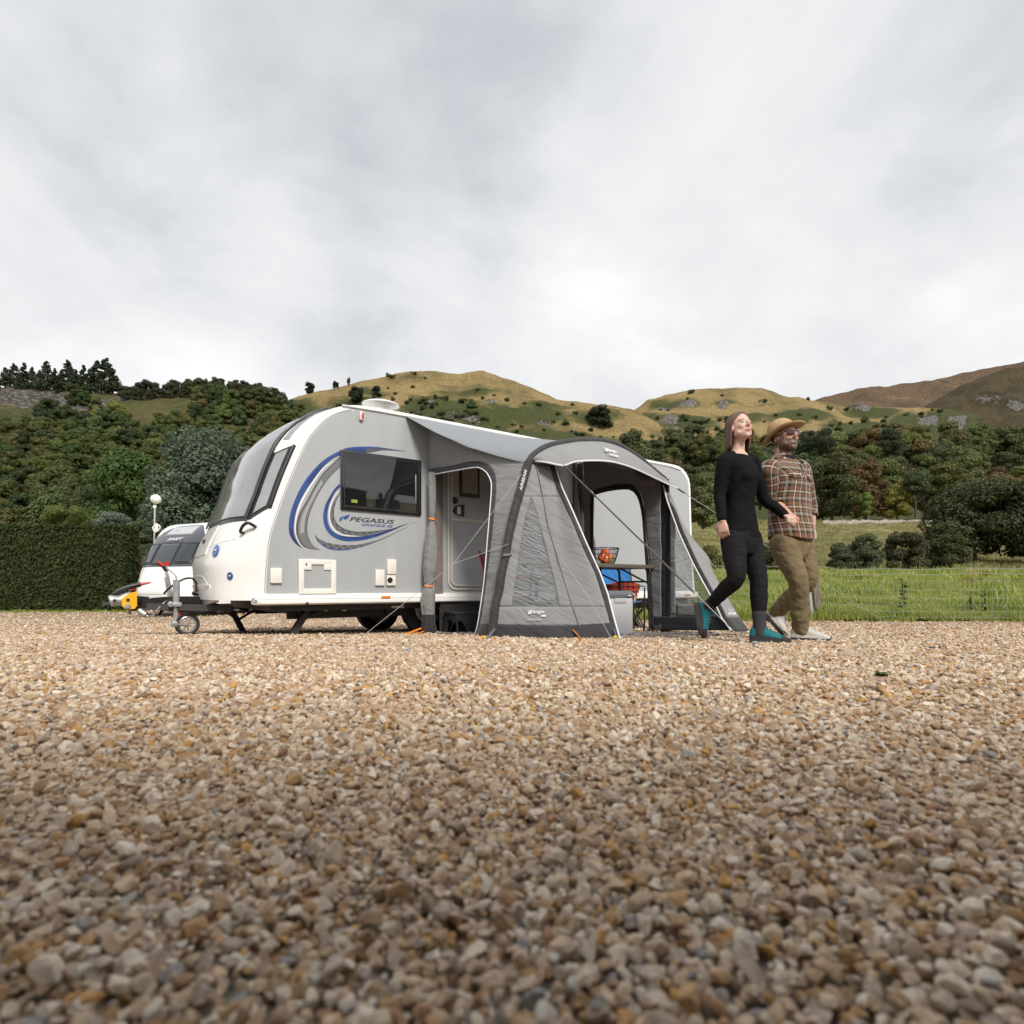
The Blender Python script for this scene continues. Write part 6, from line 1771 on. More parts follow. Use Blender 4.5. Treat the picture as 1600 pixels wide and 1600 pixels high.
apples = [(-.52, -.25, .36, AP, 'red and yellow apple at the left side of the wire bowl, highest there'), (-.32, -.42, .24, AP, 'red apple low at the left front of the wire bowl'), (.02, .0, .66, AP, 'topmost red apple with a yellow crown in the wire bowl'), (.45, -.1, .34, AP, 'orange red apple at the right side of the wire bowl'),
          (.02, -.38, .17, APG, 'yellow green apple low in the middle of the wire bowl'), (.28, .32, .2, APG, 'green apple at the back of the wire bowl')]
for x, y, f_, m_, lab in apples:
    v = bc + Vector((x * br * .95, y * br * .95, bh * f_ + .012)); r_ = br * .30
    o = local_thing('apple', lab, 'apple', v, 'apples in the wire bowl')
    mb = MB(); prof = [(0, .80), (.25, .93), (.55, .95), (.85, .72), (1.0, .15), (.95, -.35), (.70, -.82), (.35, -.98), (0, -.90)]
    mb.loft([[Vector((r_ * a * math.cos(t_), r_ * a * math.sin(t_), r_ * b)) for t_ in np.linspace(0, 2 * math.pi, 17)[:-1]] for a, b in [(max(a, .01), b) for a, b in prof]]); mb.build('flesh', m_, o, smooth=80)
    mb = MB(); mb.tube([(0, 0, r_ * .78), (r_ * .1, 0, r_ * 1.2)], .0035, 5); mb.build('stalk', M['bark'], o)
# cool box
c0 = CP(991, 998, 2.12); c0.z = cgz(c0.x, c0.y) + .022
cw, cd_ = .40, .32
hcb = CP(975, 923, 2.12).z - c0.z
cb = local_thing('cool_box', 'light grey cool box with a darker grey lid at the awning entrance', 'cool box', c0 + Vector((-cw / 2 - .01, cd_ / 2, 0)))
M['boxgrey'] = mat('light_grey_box', srgb(196, 197, 197), .45, var=.03); M['lidgrey'] = mat('mid_grey_lid', srgb(112, 116, 122), .4, var=.04)
mb = MB(); mb.box((0, 0, hcb * .42), (cw, cd_, hcb * .84), bev=.03); mb.box((0, -cd_ / 2 - .003, hcb * .78), (cw * .45, .012, .05), bev=.006); mb.build('body', M['boxgrey'], cb, smooth=50)
mb = MB(); mb.box((0, 0, hcb * .915), (cw + .006, cd_ + .012, hcb * .17), bev=.035); lid = mb.build('lid', M['lidgrey'], cb, smooth=50)
mb = MB(); mb.box((cw * .32, -cd_ / 2 - .008, hcb * .89), (.05, .004, .012)); mb.build('nameplate', M['offwhite'], lid)
mb = MB(); mb.tube(crom([(cw / 2 - .02, -cd_ / 2 - .002, hcb * .93), (cw / 2 + .012, -cd_ / 2 - .002, hcb * .90), (cw / 2 + .012, -cd_ / 2 - .002, hcb * .74)], 4), .008, 6); mb.build('handle', M['boxgrey'], cb)
# folding camp chairs
M['bluecloth'] = fabric('blue_chair_canvas', (.008, .17, .52), .7, .1, .5); M['redcloth'] = fabric('red_chair_canvas', (.50, .03, .025), .7, .1, .5)
def camp_chair(v, rz, label, m_):
    t = thing('camp_chair', label, 'chair', from_c(v), CROT + rz, 'folding camp chairs in the awning')
    def cloth(u0, u1, fn): 
        mb = MB(); mb.slab(fn, 10, 10, Vector((0, 0, .008))); return mb
    mb = MB(); mb.slab(lambda u, v_: Vector((lerp(-.26, .26, u), lerp(-.24, .22, v_), .42 - .04 * math.sin(math.pi * u) - .02 * v_)), 10, 8, Vector((0, 0, .012))); mb.build('seat', m_, t, smooth=60)
    mb = MB(); mb.slab(lambda u, v_: Vector((lerp(-.27, .27, u), .23 + .14 * v_ + .04 * math.sin(math.pi * u), lerp(.40, .92, v_))), 10, 10, Vector((0, .012, 0))); mb.build('backrest', m_, t, smooth=60)
    for s_ in (-1, 1):
        mb = MB(); mb.slab(lambda u, v_: Vector((s_ * (.30 + .035 * (u - .5)), lerp(-.26, .24, v_), .625 + .012 * math.sin(math.pi * v_))), 3, 8, Vector((0, 0, .014))); mb.build('armrest', m_, t, smooth=60)
        mb = MB(); mb.tube([(s_ * .30, -.25, .62), (s_ * .30, -.24, .02)], .012, 7); mb.ball((s_ * .30, -.24, .03), .02); mb.build('leg', M['bronze'], t)
        mb = MB(); mb.tube([(s_ * .28, .37, .92), (s_ * .29, .22, .42), (s_ * .30, .24, .02)], .012, 7); mb.ball((s_ * .30, .24, .03), .02); mb.build('leg', M['bronze'], t)
        mb = MB(); mb.tube([(s_ * .29, -.24, .06), (s_ * .26, .22, .42)], .011, 6); mb.tube([(s_ * .29, .24, .06), (s_ * .26, -.24, .42)], .011, 6); mb.build('cross_brace', M['bronze'], t)
    return t
bcv = CP(967, 985, .42); bcv.z = cgz(bcv.x, bcv.y) + .02
camp_chair(bcv, -CROT + R(6), 'bright blue canvas camp chair beyond the camping table, at the side doorway', M['bluecloth'])
rcv = Vector((2.44, -1.02, 0)); rcv.z = cgz(rcv.x, rcv.y) + .02
camp_chair(rcv, R(50), 'red canvas camp chair seen through the window of the awning', M['redcloth'])
# folded tartan blanket on the blue chair
def tartan():
    m = bpy.data.materials.new('red_tartan_wool'); m.use_nodes = True; t = m.node_tree; b = t.nodes['Principled BSDF']
    tc = N(t, 'ShaderNodeTexCoord'); sp = N(t, 'ShaderNodeSeparateXYZ'); L(t, tc.outputs['Object'], sp.inputs[0])
    cols = []
    def stripe(o, period, a0, a1):
        m1 = N(t, 'ShaderNodeMath', operation='MULTIPLY', inp={1: 1 / period}); L(t, o, m1.inputs[0])
        f = N(t, 'ShaderNodeMath', operation='FRACT'); L(t, m1.outputs[0], f.inputs[0])
        c = N(t, 'ShaderNodeMath', operation='COMPARE', inp={1: (a0 + a1) / 2, 2: (a1 - a0) / 2}); L(t, f.outputs[0], c.inputs[0]); return c.outputs[0]
    prev = None
    base = (.55, .035, .025, 1)
    mix = None
    for o in (sp.outputs[0], sp.outputs[2]):
        for a0, a1, col in ((.0, .22, (.012, .012, .014, 1)), (.5, .56, (.05, .16, .03, 1)), (.30, .33, (.4, .30, .06, 1))):
            s_ = stripe(o, .075, a0, a1); mm = N(t, 'ShaderNodeMixRGB', inp={1: base, 2: col}); k = N(t, 'ShaderNodeMath', operation='MULTIPLY', inp={1: .75}); L(t, s_, k.inputs[0]); L(t, k.outputs[0], mm.inputs[0])
            if mix is not None: L(t, mix, mm.inputs[1])
            mix = mm.outputs[0]
    L(t, mix, b.inputs['Base Color']); b.inputs['Roughness'].default_value = .9
    return m
tv = CP(955, 924, .92); tzs = cgz(bcv.x, bcv.y) + .02 + .40
mb = MB()
for k in range(4):
    mb.slab(lambda u, v: Vector((lerp(-.22, .2, u) + .02 * k, lerp(-.18, .16, v), .022 + .074 * k + .012 * mnoise.noise(Vector((u * 3 + k, v * 3, k))) + (-.03 * abs(u - .5) * k))), 10, 8, Vector((0, 0, .064)))
bl = mb.build('blanket', tartan(), None, smooth=50)
bl.location = from_c(Vector((bcv.x, bcv.y, tzs))); bl.rotation_euler = (0, 0, R(6))
tag(bl, 'folded red tartan blanket lying on the seat of the blue chair', 'blanket')
# ------------------------------------------------------------------ second caravan, parked behind on the left
PH2 = R(24); C2D = Vector((math.sin(PH2), math.cos(PH2), 0)); C2N = Vector((math.cos(PH2), -math.sin(PH2), 0))
L2 = Vector((-800 + 225, 0, 0)).x / FPX * 17.6
O2 = Vector((L2, 17.6, 0)) + C2N * 2.24
O2.z = gz(0, 17.5)
W2 = 2.24
_p2 = resample(crom([Vector((a, 0, b)) for a, b in [(-.12, .34), (-.10, .6), (-.05, .9), (.03, 1.2), (.13, 1.5), (.25, 1.85), (.42, 2.2), (.62, 2.48), (.86, 2.66), (1.15, 2.745), (1.4, 2.76)]], 6), 50)
_f2 = [(p.z, p.x) for p in _p2]
_b2 = [(.34, .30), (.7, .36), (1.1, .34), (1.6, .26), (2.2, .18), (2.55, .08), (2.76, 0)]
def front2(w, z, off=0.0):
    q = abs(2 * w / W2 - 1); g = .7 * (1 - q ** 5) + .3 * (1 - q * q)
    return Vector((interp(z, _f2) - interp(z, _b2) * g - off, w, z + off * .25))
car2 = thing('caravan', 'white caravan with dark wraparound front windows parked behind the larger one', 'caravan', O2, math.pi / 2 - PH2)
car2.scale = (1.06, 1.06, 1.06)
mb = MB()
ws2 = [W2 * (.5 - .5 * math.cos(math.pi * i / 24)) for i in range(25)]
rings = [[front2(w, p.z) for w in ws2] for p in _p2] + [[Vector((t, w, z)) for w in ws2] for t, z in ((3, 2.77), (5.6, 2.76), (5.9, 2.6), (6, 2.0), (6.05, .34))]
nw = 25; mb.add([q for r_ in rings for q in r_], [(i * nw + j, i * nw + j + 1, (i + 1) * nw + j + 1, (i + 1) * nw + j) for i in range(len(rings) - 1) for j in range(nw - 1)])
mb.f += [tuple(i * nw for i in range(len(rings))), tuple(i * nw + nw - 1 for i in range(len(rings)))[::-1], tuple(list(range(nw))[::-1] + [(len(rings) - 1) * nw + j for j in range(nw)])]; mb.m += [0] * 3
mb.build('body_shell', M['white'], car2, smooth=40, fixn=True)
def patch2(name, w0, w1, z0, z1, off, m_, par):
    mb = MB(); mb.slab(lambda u, v: front2(lerp(w0, w1, u), lerp(z0, z1(lerp(w0, w1, u)) if callable(z1) else z1, v), off), 14, 16, Vector((.03, 0, 0))); return mb.build(name, m_, par, smooth=60)
M['win2'] = mat('blue_grey_tinted_window', (.035, .04, .05), .12, var=.1, coat=.5); M['surr2'] = mat('dark_blue_grey_surround', (.06, .068, .085), .3, var=.08, coat=.4)
sr = patch2('window_surround', .10, 2.08, 1.38, lambda w: 2.62 - .35 * max(0, (w - 1.5) / .58) ** 2 - .35 * max(0, (.7 - w) / .6) ** 2, .01, M['surr2'], car2)
for (a, b, z0, z1) in ((.12, .62, 1.46, 2.06), (.68, 1.52, 1.43, 2.08), (1.58, 2.04, 1.46, 2.06)):
    fw = patch2('front_window', a, b, z0, z1, .022, M['black'], car2); patch2('pane', a + .04, b - .04, z0 + .05, z1 - .05, .03, M['win2'], fw)
fw = patch2('roof_window', .55, 1.65, 2.30, 2.58, .02, M['galv'], car2); patch2('pane', .59, 1.61, 2.33, 2.56, .028, mat('pale_roof_glazing', (.42, .44, .47), .2, var=.05, coat=.5), fw)
a_, b_ = front2(1.35, 2.13, .04), front2(.75, 2.13, .04)
text_mesh('SWIFT', M['whiteprint'], car2, 'lettering', a_, b_ - a_, front2(1.35, 2.24, .04) - a_, .62, .095, .3, .002, 0)
patch2('locker_door', .5, 1.74, .62, 1.22, .012, M['white'], car2)
patch2('side_light', 2.06, 2.15, 1.15, 1.42, .012, M['cream'], car2)
mb = MB(); mb.box((.35, W2 / 2, .27), (.8, W2 - .3, .16)); mb.box((3, W2 / 2, .27), (5.6, W2 - .2, .1)); 
for s_ in (-1, 1): mb.bar((.1, W2 / 2 + s_ * .6, .36), (-1.3, W2 / 2, .36), .07, .1)
mb.bar((-1.25, W2 / 2, .38), (-1.7, W2 / 2, .40), .09, .09); mb.tube([(-1.1, W2 / 2 - .1, .8), (-1.1, W2 / 2 - .1, .1)], .03, 8); mb.build('drawbar', M['chassis'], car2)
for y in (.25, W2 - .25):
    for t in (2.6, 3.4):
        mb = MB(); mb.disc((t, y, .33), (0, 1, 0), .33, .18, 28, bev=.03); w_ = mb.build('wheel', M['rubber'], car2); mb = MB(); mb.disc((t, y, .33), (0, 1, 0), .19, .2, 20, bev=.02); mb.build('rim', M['galv'], w_)
for y in (.35, W2 - .35): 
    mb = MB(); mb.bar((.5, y, .28), (.3, y, .02), .05, .06); mb.box((.3, y, .012), (.15, .15, .02)); mb.build('corner_steady', M['chassis'], car2)
# ------------------------------------------------------------------ clipped hedge
def hedge(name, label, x0, x1, yf, depth, h, n, leaf, col, seed, zb=None, face=1):
    rs = np.random.default_rng(seed); zb = gz(0, yf) if zb is None else zb
    t = thing(name, label, 'hedge', ((x0 + x1) / 2, yf + depth / 2, zb))
    cx, cy = (x0 + x1) / 2, yf + depth / 2
    mb = MB(); lx = x1 - x0
    def lump(p): return .05 * mnoise.noise(Vector((p[0] * 1.3, p[1] * 1.3, p[2] * 1.3))) + .03 * mnoise.noise(Vector((p[0] * 4, p[1] * 4, p[2] * 4)))
    mb.box((0, 0, h / 2 - .03), (lx - .16, depth - .16, h - .12)); core = mb.build('branches', mat(name + '_dark_twigs', (.022, .020, .012), .9, var=.3, bump=.5, bscale=30), t, smooth=0)
    V, F, S = [], [], []; k = 0
    areas = np.array([lx * h, lx * h * .25, depth * h, depth * h, lx * depth]); pick = rs.choice(5, n, p=areas / areas.sum())
    for f in pick:
        a, b = rs.uniform(0, 1, 2); rd = h * .06
        if f == 0: p = np.array([(a - .5) * lx, -depth / 2, b * h]); nn = np.array([0, -1, .15])
        elif f == 1: p = np.array([(a - .5) * lx, depth / 2, b * h]); nn = np.array([0, 1, .15])
        elif f == 2: p = np.array([-lx / 2, (a - .5) * depth, b * h]); nn = np.array([-1, 0, .15])
        elif f == 3: p = np.array([lx / 2, (a - .5) * depth, b * h]); nn = np.array([1, 0, .15])
        else: p = np.array([(a - .5) * lx, (b - .5) * depth, h]); nn = np.array([0, 0, 1.])
        p = p + nn * (lump(p) + (rs.uniform(-.10, .03) if rs.uniform() > .04 else rs.uniform(.02, .14)))
        nn = nn + rs.normal(0, .55, 3); nn /= np.linalg.norm(nn)
        u = np.cross(nn, rs.normal(size=3)); u /= np.linalg.norm(u); w = np.cross(nn, u); s = leaf * rs.uniform(.6, 1.4)
        V += [p - u * s * .5, p + w * s * .33, p + u * s * .55, p - w * s * .33]; F.append((k, k + 1, k + 2, k + 3)); k += 4
        S += [(min(1, max(0, rs.normal(.5, .32))), rs.uniform(0, 1) ** 1.5, 0)] * 4
    mb = MB(); mb.add(V, F); mb.uv = S; o = mb.build('foliage', M['leaf'], t, smooth=0); o.color = (*col, 1)
    return t
xe = (197 - 800) / FPX * 20.0
hedge('hedge', 'tall clipped dark green hedge along the left of the yard', xe - 11.5, xe, 20.0, .7, (HY - 821) / FPX * 20 + CAMZ - gz(0, 20), 56000, .092, (.040, .056, .014), 77)
hedge('hedge', 'dark hedge added out of view behind the camera to shade the near gravel, mirrored in the caravan window', -9, 8, -2.5, 1.2, 2.2, 9000, .14, (.035, .05, .015), 78, zb=0.08)  # added unseen hedge; height and distance set to darken the nearest gravel
# ------------------------------------------------------------------ board fence, aerial mast
fx0, fx1, fy_ = (192 - 800) / FPX * 21, (236 - 800) / FPX * 21, 21.0
fb = thing('wooden_fence', 'weathered brown vertical board fence between the hedge and the second caravan', 'fence', ((fx0 + fx1) / 2, fy_, gz(0, 21)))
M['fencewood'] = mat('weathered_fence_board', (.115, .085, .066), .85, var=.3, scale=5, stretch=(3, 3, .5), bump=.4, bscale=18)
fh = (HY - 868) / FPX * 21 + CAMZ - gz(0, 21)
mb = MB(); nb = 10
for k in range(nb):
    x = lerp(-(fx1 - fx0) / 2, (fx1 - fx0) / 2, (k + .5) / nb); mb.box((x, 0, fh / 2 + RNG.uniform(-.02, .02)), ((fx1 - fx0) / nb * .9, .022, fh), bev=.004)
mb.build('boards', M['fencewood'], fb)
mb = MB(); mb.box((0, -.03, fh * .82), (fx1 - fx0, .04, .09)); mb.box((0, -.03, fh * .3), (fx1 - fx0, .04, .09)); mb.build('rail', M['fencewood'], fb)
for x in (-(fx1 - fx0) / 2, (fx1 - fx0) / 2):
    mb = MB(); mb.box((x, .06, fh / 2 + .03), (.1, .1, fh + .06), bev=.01); mb.build('post', M['fencewood'], fb)
mY = 18.6
mp0 = P(240.5, 917, mY); ms = thing('aerial_mast', 'slim grey pole carrying a white globe beside the second caravan', 'mast', (mp0.x, mY, gz(0, mY)))
zt = P(242, 792, mY).z - gz(0, mY); zl = P(242, 780, mY).z - gz(0, mY); zm_ = P(242, 825, mY).z - gz(0, mY)
mb = MB(); mb.tube([(0, 0, -.05), (.01, 0, zt * .6), (.03, 0, zt)], .028, 8); mb.build('pole', M['galv'], ms)
mb = MB(); mb.ball((.06, 0, zl), .155, 20, 14); mb.tube([(.03, 0, zt - .04), (.02, 0, zt + .05)], .05, 8); mb.build('globe', M['offwhite'], ms, smooth=80)
mb = MB(); mb.tube(crom([(.0, -.05, zm_ - .02), (.10, -.06, zm_ + .13), (.24, -.06, zm_ + .02), (.10, -.06, zm_ - .14), (0, -.05, zm_ - .04)], 5), .018, 6); mb.box((.12, -.05, zm_), (.10, .05, .22), bev=.02); mb.disc((0, 0, zm_), (0, 0, 1), .05, .09, 12, bev=.01); mb.build('aerial_bracket', M['offwhite'], ms)
# ------------------------------------------------------------------ stock fence at the yard edge
def fl(px): return P(px, 917, interp(px, [(1050, 15.4), (1280, 14.75), (1700, 13.6)]))
wf = thing('wire_fence', 'galvanised stock fence of thin wires along the grass on the right', 'fence', (0, 0, 0))
M['wirec'] = mat('thin_fence_wire', (.27, .27, .26), .5, metal=.3, var=.1)
nodes = [fl(px) for px in np.linspace(1060, 1720, 46)]
def fgz(p): return max(gz(p.x, p.y), fz(p.x, p.y) if p.y > edge_y(p.x) else -9)
mb = MB()
for h in (.12, .26, .42, .60, .80, 1.02):
    mb.tube([Vector((p.x, p.y, fgz(p) + h * 1.0 + .01 * math.sin(i * .9 + h * 9))) for i, p in enumerate(nodes)], .0046, 4)
for i in range(len(nodes) * 2 - 2):
    p = nodes[i // 2].lerp(nodes[i // 2 + 1], (i % 2) * .5); z = fgz(p)
    mb.tube([Vector((p.x + .01 * math.sin(i * 2.3), p.y, z + .10)), Vector((p.x + .02 * math.sin(i * 1.3), p.y, z + .6)), Vector((p.x, p.y, z + 1.03))], .0034, 4)
mb.build('wire_mesh', M['wirec'], wf)
for k, h in enumerate((1.17, 1.30)):
    mb = MB(); mb.tube([Vector((p.x, p.y, fgz(p) + h + .015 * math.sin(i * .7 + h * 9) + (.03 * (i / 45)))) for i, p in enumerate(nodes)], .0075, 4)
    for i in range(0, len(nodes) * 3 - 3):
        p = nodes[i // 3].lerp(nodes[i // 3 + 1], (i % 3) / 3); z = fgz(p) + h
        if k == 1: mb.tube([(p.x - .02, p.y, z - .02), (p.x + .02, p.y, z + .02)], .003, 3)
    mb.build('barbed_wire', M['wirec'], wf)
M['postwood'] = mat('weathered_grey_post', (.16, .135, .11), .85, var=.3, scale=6, stretch=(4, 4, .6), bump=.5, bscale=24)
a, b = P(1279, 968, 14.8), P(1268, 868, 14.8); a.z = fgz(a) - .1
mb = MB(); mb.bar(a, b, .17, .15, up=Vector((0, 1, 0)), bev=.02); mb.build('post', M['postwood'], wf, label='leaning weathered timber post')
a, b = P(1270, 968, 14.6), P(1259, 880, 14.6); a.z = fgz(a) - .1
mb = MB(); mb.tube([a, b], .055, 10); mb.build('strut', M['galv'], wf, smooth=50)
for px in (1075, 1690):
    p = fl(px); z = fgz(p); mb = MB(); mb.tube([p + Vector((0, 0, z - p.z - .1)), p + Vector((.02, 0, z - p.z + 1.32))], [.065, .055], 9); mb.build('post', M['postwood'], wf, smooth=50)
# low dry stone wall across the far meadow
w0_, w1_ = P(1285, 812, 108), P(1462, 806, 112)
mb = MB()
for k in range(36):
    a = w0_.lerp(w1_, k / 36); b = w0_.lerp(w1_, (k + 1) / 36)
    za, zb_ = fz(a.x, a.y), fz(b.x, b.y); hh_ = .55 + .25 * mnoise.noise(Vector((k * .6, 0, 0)))
    mb.prism([(a.x, a.y - .25, za - .2), (b.x, b.y - .25, zb_ - .2), (b.x, b.y - .2, zb_ + hh_), (a.x, a.y - .2, za + hh_ + RNG.uniform(-.1, .1))], (0, .5, 0))
tag(mb.build('stone_wall', mat('pale_dry_stone', (.33, .31, .28), .9, var=.35, scale=1.6, bump=.6, bscale=2), smooth=0), 'low pale dry stone wall running along the foot of the far wood', 'wall')
# ------------------------------------------------------------------ weeds and odd stones
def weed(name, px, py, Y, h, label, col, n, spread, seed, lw=.02):
    rs = np.random.default_rng(seed); p = P(px, py, Y); p.z = fgz(p)
    t = thing(name, label, 'plant', p); mb = MB(); S = []
    for i in range(n):
        a = rs.uniform(0, 6.28); ln = rs.uniform(.5, 1) * spread; z0 = h * rs.uniform(0, .85) if h > .15 else 0; up_ = rs.uniform(.2, .7) * ln
        d = Vector((math.cos(a), math.sin(a), 0)); s_ = Vector((-d.y, d.x, 0)) * lw * rs.uniform(.7, 1.3); o_ = Vector((0, 0, z0))
        mb.add([o_, o_ + d * ln * .5 + s_ + Vector((0, 0, up_)), o_ + d * ln + Vector((0, 0, up_ * .8)), o_ + d * ln * .5 - s_ + Vector((0, 0, up_))], [(0, 1, 2, 3)]); S += [(rs.uniform(.2, .8), rs.uniform(0, .8), 0)] * 4
    mb.uv = S; o = mb.build('leaves', M['leaf'], t, smooth=0); o.color = (*col, 1)
    if h > .15:
        mb = MB(); mb.tube([(0, 0, 0), (.01, 0, h)], [.008, .003], 5); mb.uv = [(.4, .3, 0)] * len(mb.v); o = mb.build('stem', M['leaf'], t, smooth=0); o.color = (*col, 1)
    return t
weed('thistle', 1411, 905, 15.6, .95, 'bright green thistle standing tall behind the wire fence', (.075, .12, .03), 60, .22, 1, .03)
weed('dock_plant', 1537, 950, 15.0, .75, 'dark brown dead dock stem in the grass near the right edge', (.06, .035, .022), 46, .12, 2, .025)
weed('dock_plant', 1516, 952, 15.2, .55, 'shorter brown dead dock stem in the grass, left of the tall one', (.07, .045, .025), 36, .10, 3, .025)
weed('weed', 1377, 1061, 2.05, .05, 'small green weed growing out of the gravel', (.13, .17, .05), 46, .030, 4, .005)
for o in (bpy.data.objects[k] for k in [ob.name for ob in bpy.data.objects if ob.name.startswith('weed')]):
    if o.type == 'EMPTY': o.location = G(1377, 1060) + Vector((0, 0, .006))
M['slate'] = mat('dark_slate_stone', (.05, .05, .052), .7, var=.3, scale=20, bump=.4, bscale=40)
for k, (px, py, w_, lab) in enumerate([(945, 1034, 12, 'flat dark grey stone lying on the gravel in front of the awning'), (487, 1031, 9, 'small dark stone on the gravel in front of the caravan'), (1121, 995, 13, 'dark flat stone beside the raised teal shoe'), (1457, 1016, 15, 'long thin dark stone on the gravel right of the man'),
                                       (1259, 1043, 10, 'black stone on the gravel below the white trainer'), (1311, 1008, 9, 'dark stone lying just right of the white trainer'), (1078, 1190, 26, 'larger grey stone among the gravel in the middle of the yard'), (1548, 1189, 30, 'large pale grey stone near the right edge of the yard')]):
    p = G(px, py); r_ = w_ / 2 / FPX * p.y
    o = stones[k % 8].copy(); o.data = stones[k % 8].data.copy(); COL.objects.link(o); o.name = 'loose_stone'
    o.data.materials.clear(); o.data.materials.append(M['slate'] if k < 6 else mat('grey_flint_stone', (.27, .26, .24), .7, var=.25, scale=12, bump=.4, bscale=20))
    o.location = p + Vector((0, 0, r_ * .35 + .006)); o.scale = (r_, r_, r_ * .55); o.rotation_euler = (.1, .1, k)
    tag(o, lab, 'stone')
# ------------------------------------------------------------------ people
def remesh(mb, voxel, smooth_it=6):
    me = bpy.data.meshes.new('tmp'); me.from_pydata([tuple(v) for v in mb.v], [], mb.f)
    bm = bmesh.new(); bm.from_mesh(me); bmesh.ops.recalc_face_normals(bm, faces=bm.faces); bm.to_mesh(me); bm.free()
    o = bpy.data.objects.new('tmp', me); COL.objects.link(o)
    m = o.modifiers.new('r', 'REMESH'); m.mode = 'VOXEL'; m.voxel_size = voxel
    m2 = o.modifiers.new('s', 'SMOOTH'); m2.iterations = smooth_it; m2.factor = .5
    dg = bpy.context.evaluated_depsgraph_get(); out = bpy.data.meshes.new_from_object(o.evaluated_get(dg))
    bpy.data.objects.remove(o); bpy.data.meshes.remove(me)
    return out
def limb(mb, pts, rad, n=14, per=6, cap=True):
    """a tapering limb through joints, round at both ends"""
    P4 = crom([Vector((*p,)) for p in pts], per); Rr = [v.x for v in crom([Vector((r, 0, 0)) for r in rad], per)]
    d0 = (P4[0] - P4[1]).normalized(); d1 = (P4[-1] - P4[-2]).normalized()
    pre = [(P4[0] + d0 * Rr[0] * k, Rr[0] * math.sqrt(max(0, 1 - k * k))) for k in (.92, .7, .35)]
    post = [(P4[-1] + d1 * Rr[-1] * k, Rr[-1] * math.sqrt(max(0, 1 - k * k))) for k in (.35, .7, .92)]
    if not cap: pre, post = [], []
    al = pre + list(zip(P4, Rr)) + post
    mb.tube([a for a, _ in al], [b for _, b in al], n)
def torso(mb, rows, lat, fwd, n=28, power=2.3):
    """stacked superellipse sections: (centre, half width, half depth)"""
    C_ = crom([r[0] for r in rows], 4); A = crom([Vector((r[1], r[2], 0)) for r in rows], 4); rings = []
    for c, a in zip(C_, A):
        ring = []
        for k in range(n):
            t = 2 * math.pi * k / n; ct, st_ = math.cos(t), math.sin(t)
            ring.append(c + lat * (a.x * math.copysign(abs(ct) ** (2 / power), ct)) + fwd * (a.y * math.copysign(abs(st_) ** (2 / power), st_)))
        rings.append(ring)
    mb.loft(rings)
    return rings
def head(mb, c, f, u, s=1.0, male=False):
    """skull, jaw, nose, lips, brow and ears around the head centre; f faces forward, u up"""
    l = u.cross(f).normalized()
    Rm = Matrix((f, l, u)).transposed()
    def b(x, y, z, rx, ry, rz, nu=18, nv=12): mb.ball(c + (f * x + l * y + u * z) * s, (rx * s, ry * s, rz * s), nu, nv, 0, Rm)
    b(-.012, 0, .030, .098, .078, .092); b(.012, 0, -.012, .080, .068, .085)
    b(.030, 0, -.062, .058, .052, .050); b(.066, 0, -.098 if male else -.094, .026, .028 if male else .022, .022)
    for s_ in (-1, 1):
        b(.060, s_ * .034, -.018, .026, .026, .028); b(.070, s_ * .030, .028, .018, .026, .010); b(-.005, s_ * .078, -.008, .022, .010, .032); b(.022, s_ * .052, -.062, .042, .018, .028)
    mb.tube([c + (f * .084 + u * .026) * s, c + (f * .098 + u * .004) * s, c + (f * .112 - u * .018) * s], [.008 * s, .011 * s, .014 * s], 8)
    b(.098, 0, -.022, .016, .017, .010)
    if not male: b(.086, 0, -.054, .014, .024, .007); b(.084, 0, -.066, .013, .021, .008)
    else: b(.062, 0, -.060, .024, .036, .026)
    return l
def hand(mb, wrist, d, n_, curl=.5, s=1.0, thumb=1, grip=False):
    """palm, four unequal jointed fingers and a thumb; d points to the fingers, n_ out of the back of the hand"""
    d = d.normalized(); n_ = (n_ - d * n_.dot(d)).normalized(); w = d.cross(n_)
    rings = []
    for t, hw, ht in ((-.01, .026, .020), (.02, .033, .018), (.055, .041, .016), (.085, .042, .013), (.095, .036, .009)):
        c = wrist + d * t * s
        rings.append([c + w * hw * s * math.cos(a) + n_ * ht * s * math.sin(a) for a in np.linspace(0, 2 * math.pi, 15)[:-1]])
    mb.loft(rings)
    for k, (off, ln) in enumerate(((.030, .068), (.010, .078), (-.011, .072), (-.031, .056))):
        p = wrist + (d * .082 + w * off * thumb) * s; ang = 0.12 + .1 * curl; pts = [p - d * .012 * s]; pts.append(p)
        for j, fr_ in enumerate((.46, .31, .23)):
            ang += curl * (.75 if j == 0 else .95) + .03 * k
            q = d * math.cos(ang) - n_ * math.sin(ang) + w * thumb * off * 1.2
            p = p + q.normalized() * ln * fr_ * s; pts.append(p)
        limb(mb, pts, [.0095 * s, .0095 * s, .0088 * s, .008 * s, .0068 * s], 9, 3)
    p = wrist + (d * .022 + w * .030 * thumb - n_ * .006) * s
    q1 = p + (d * .030 + w * .022 * thumb - n_ * .012) * s; q2 = q1 + (d * .028 + w * (.004 - .02 * curl) * thumb - n_ * (.010 + .012 * curl)) * s; q3 = q2 + (d * .02 - w * .012 * curl * thumb - n_ * .012 * curl) * s
    limb(mb, [p, q1, q2, q3], [.014 * s, .011 * s, .0095 * s, .0075 * s], 9, 3)
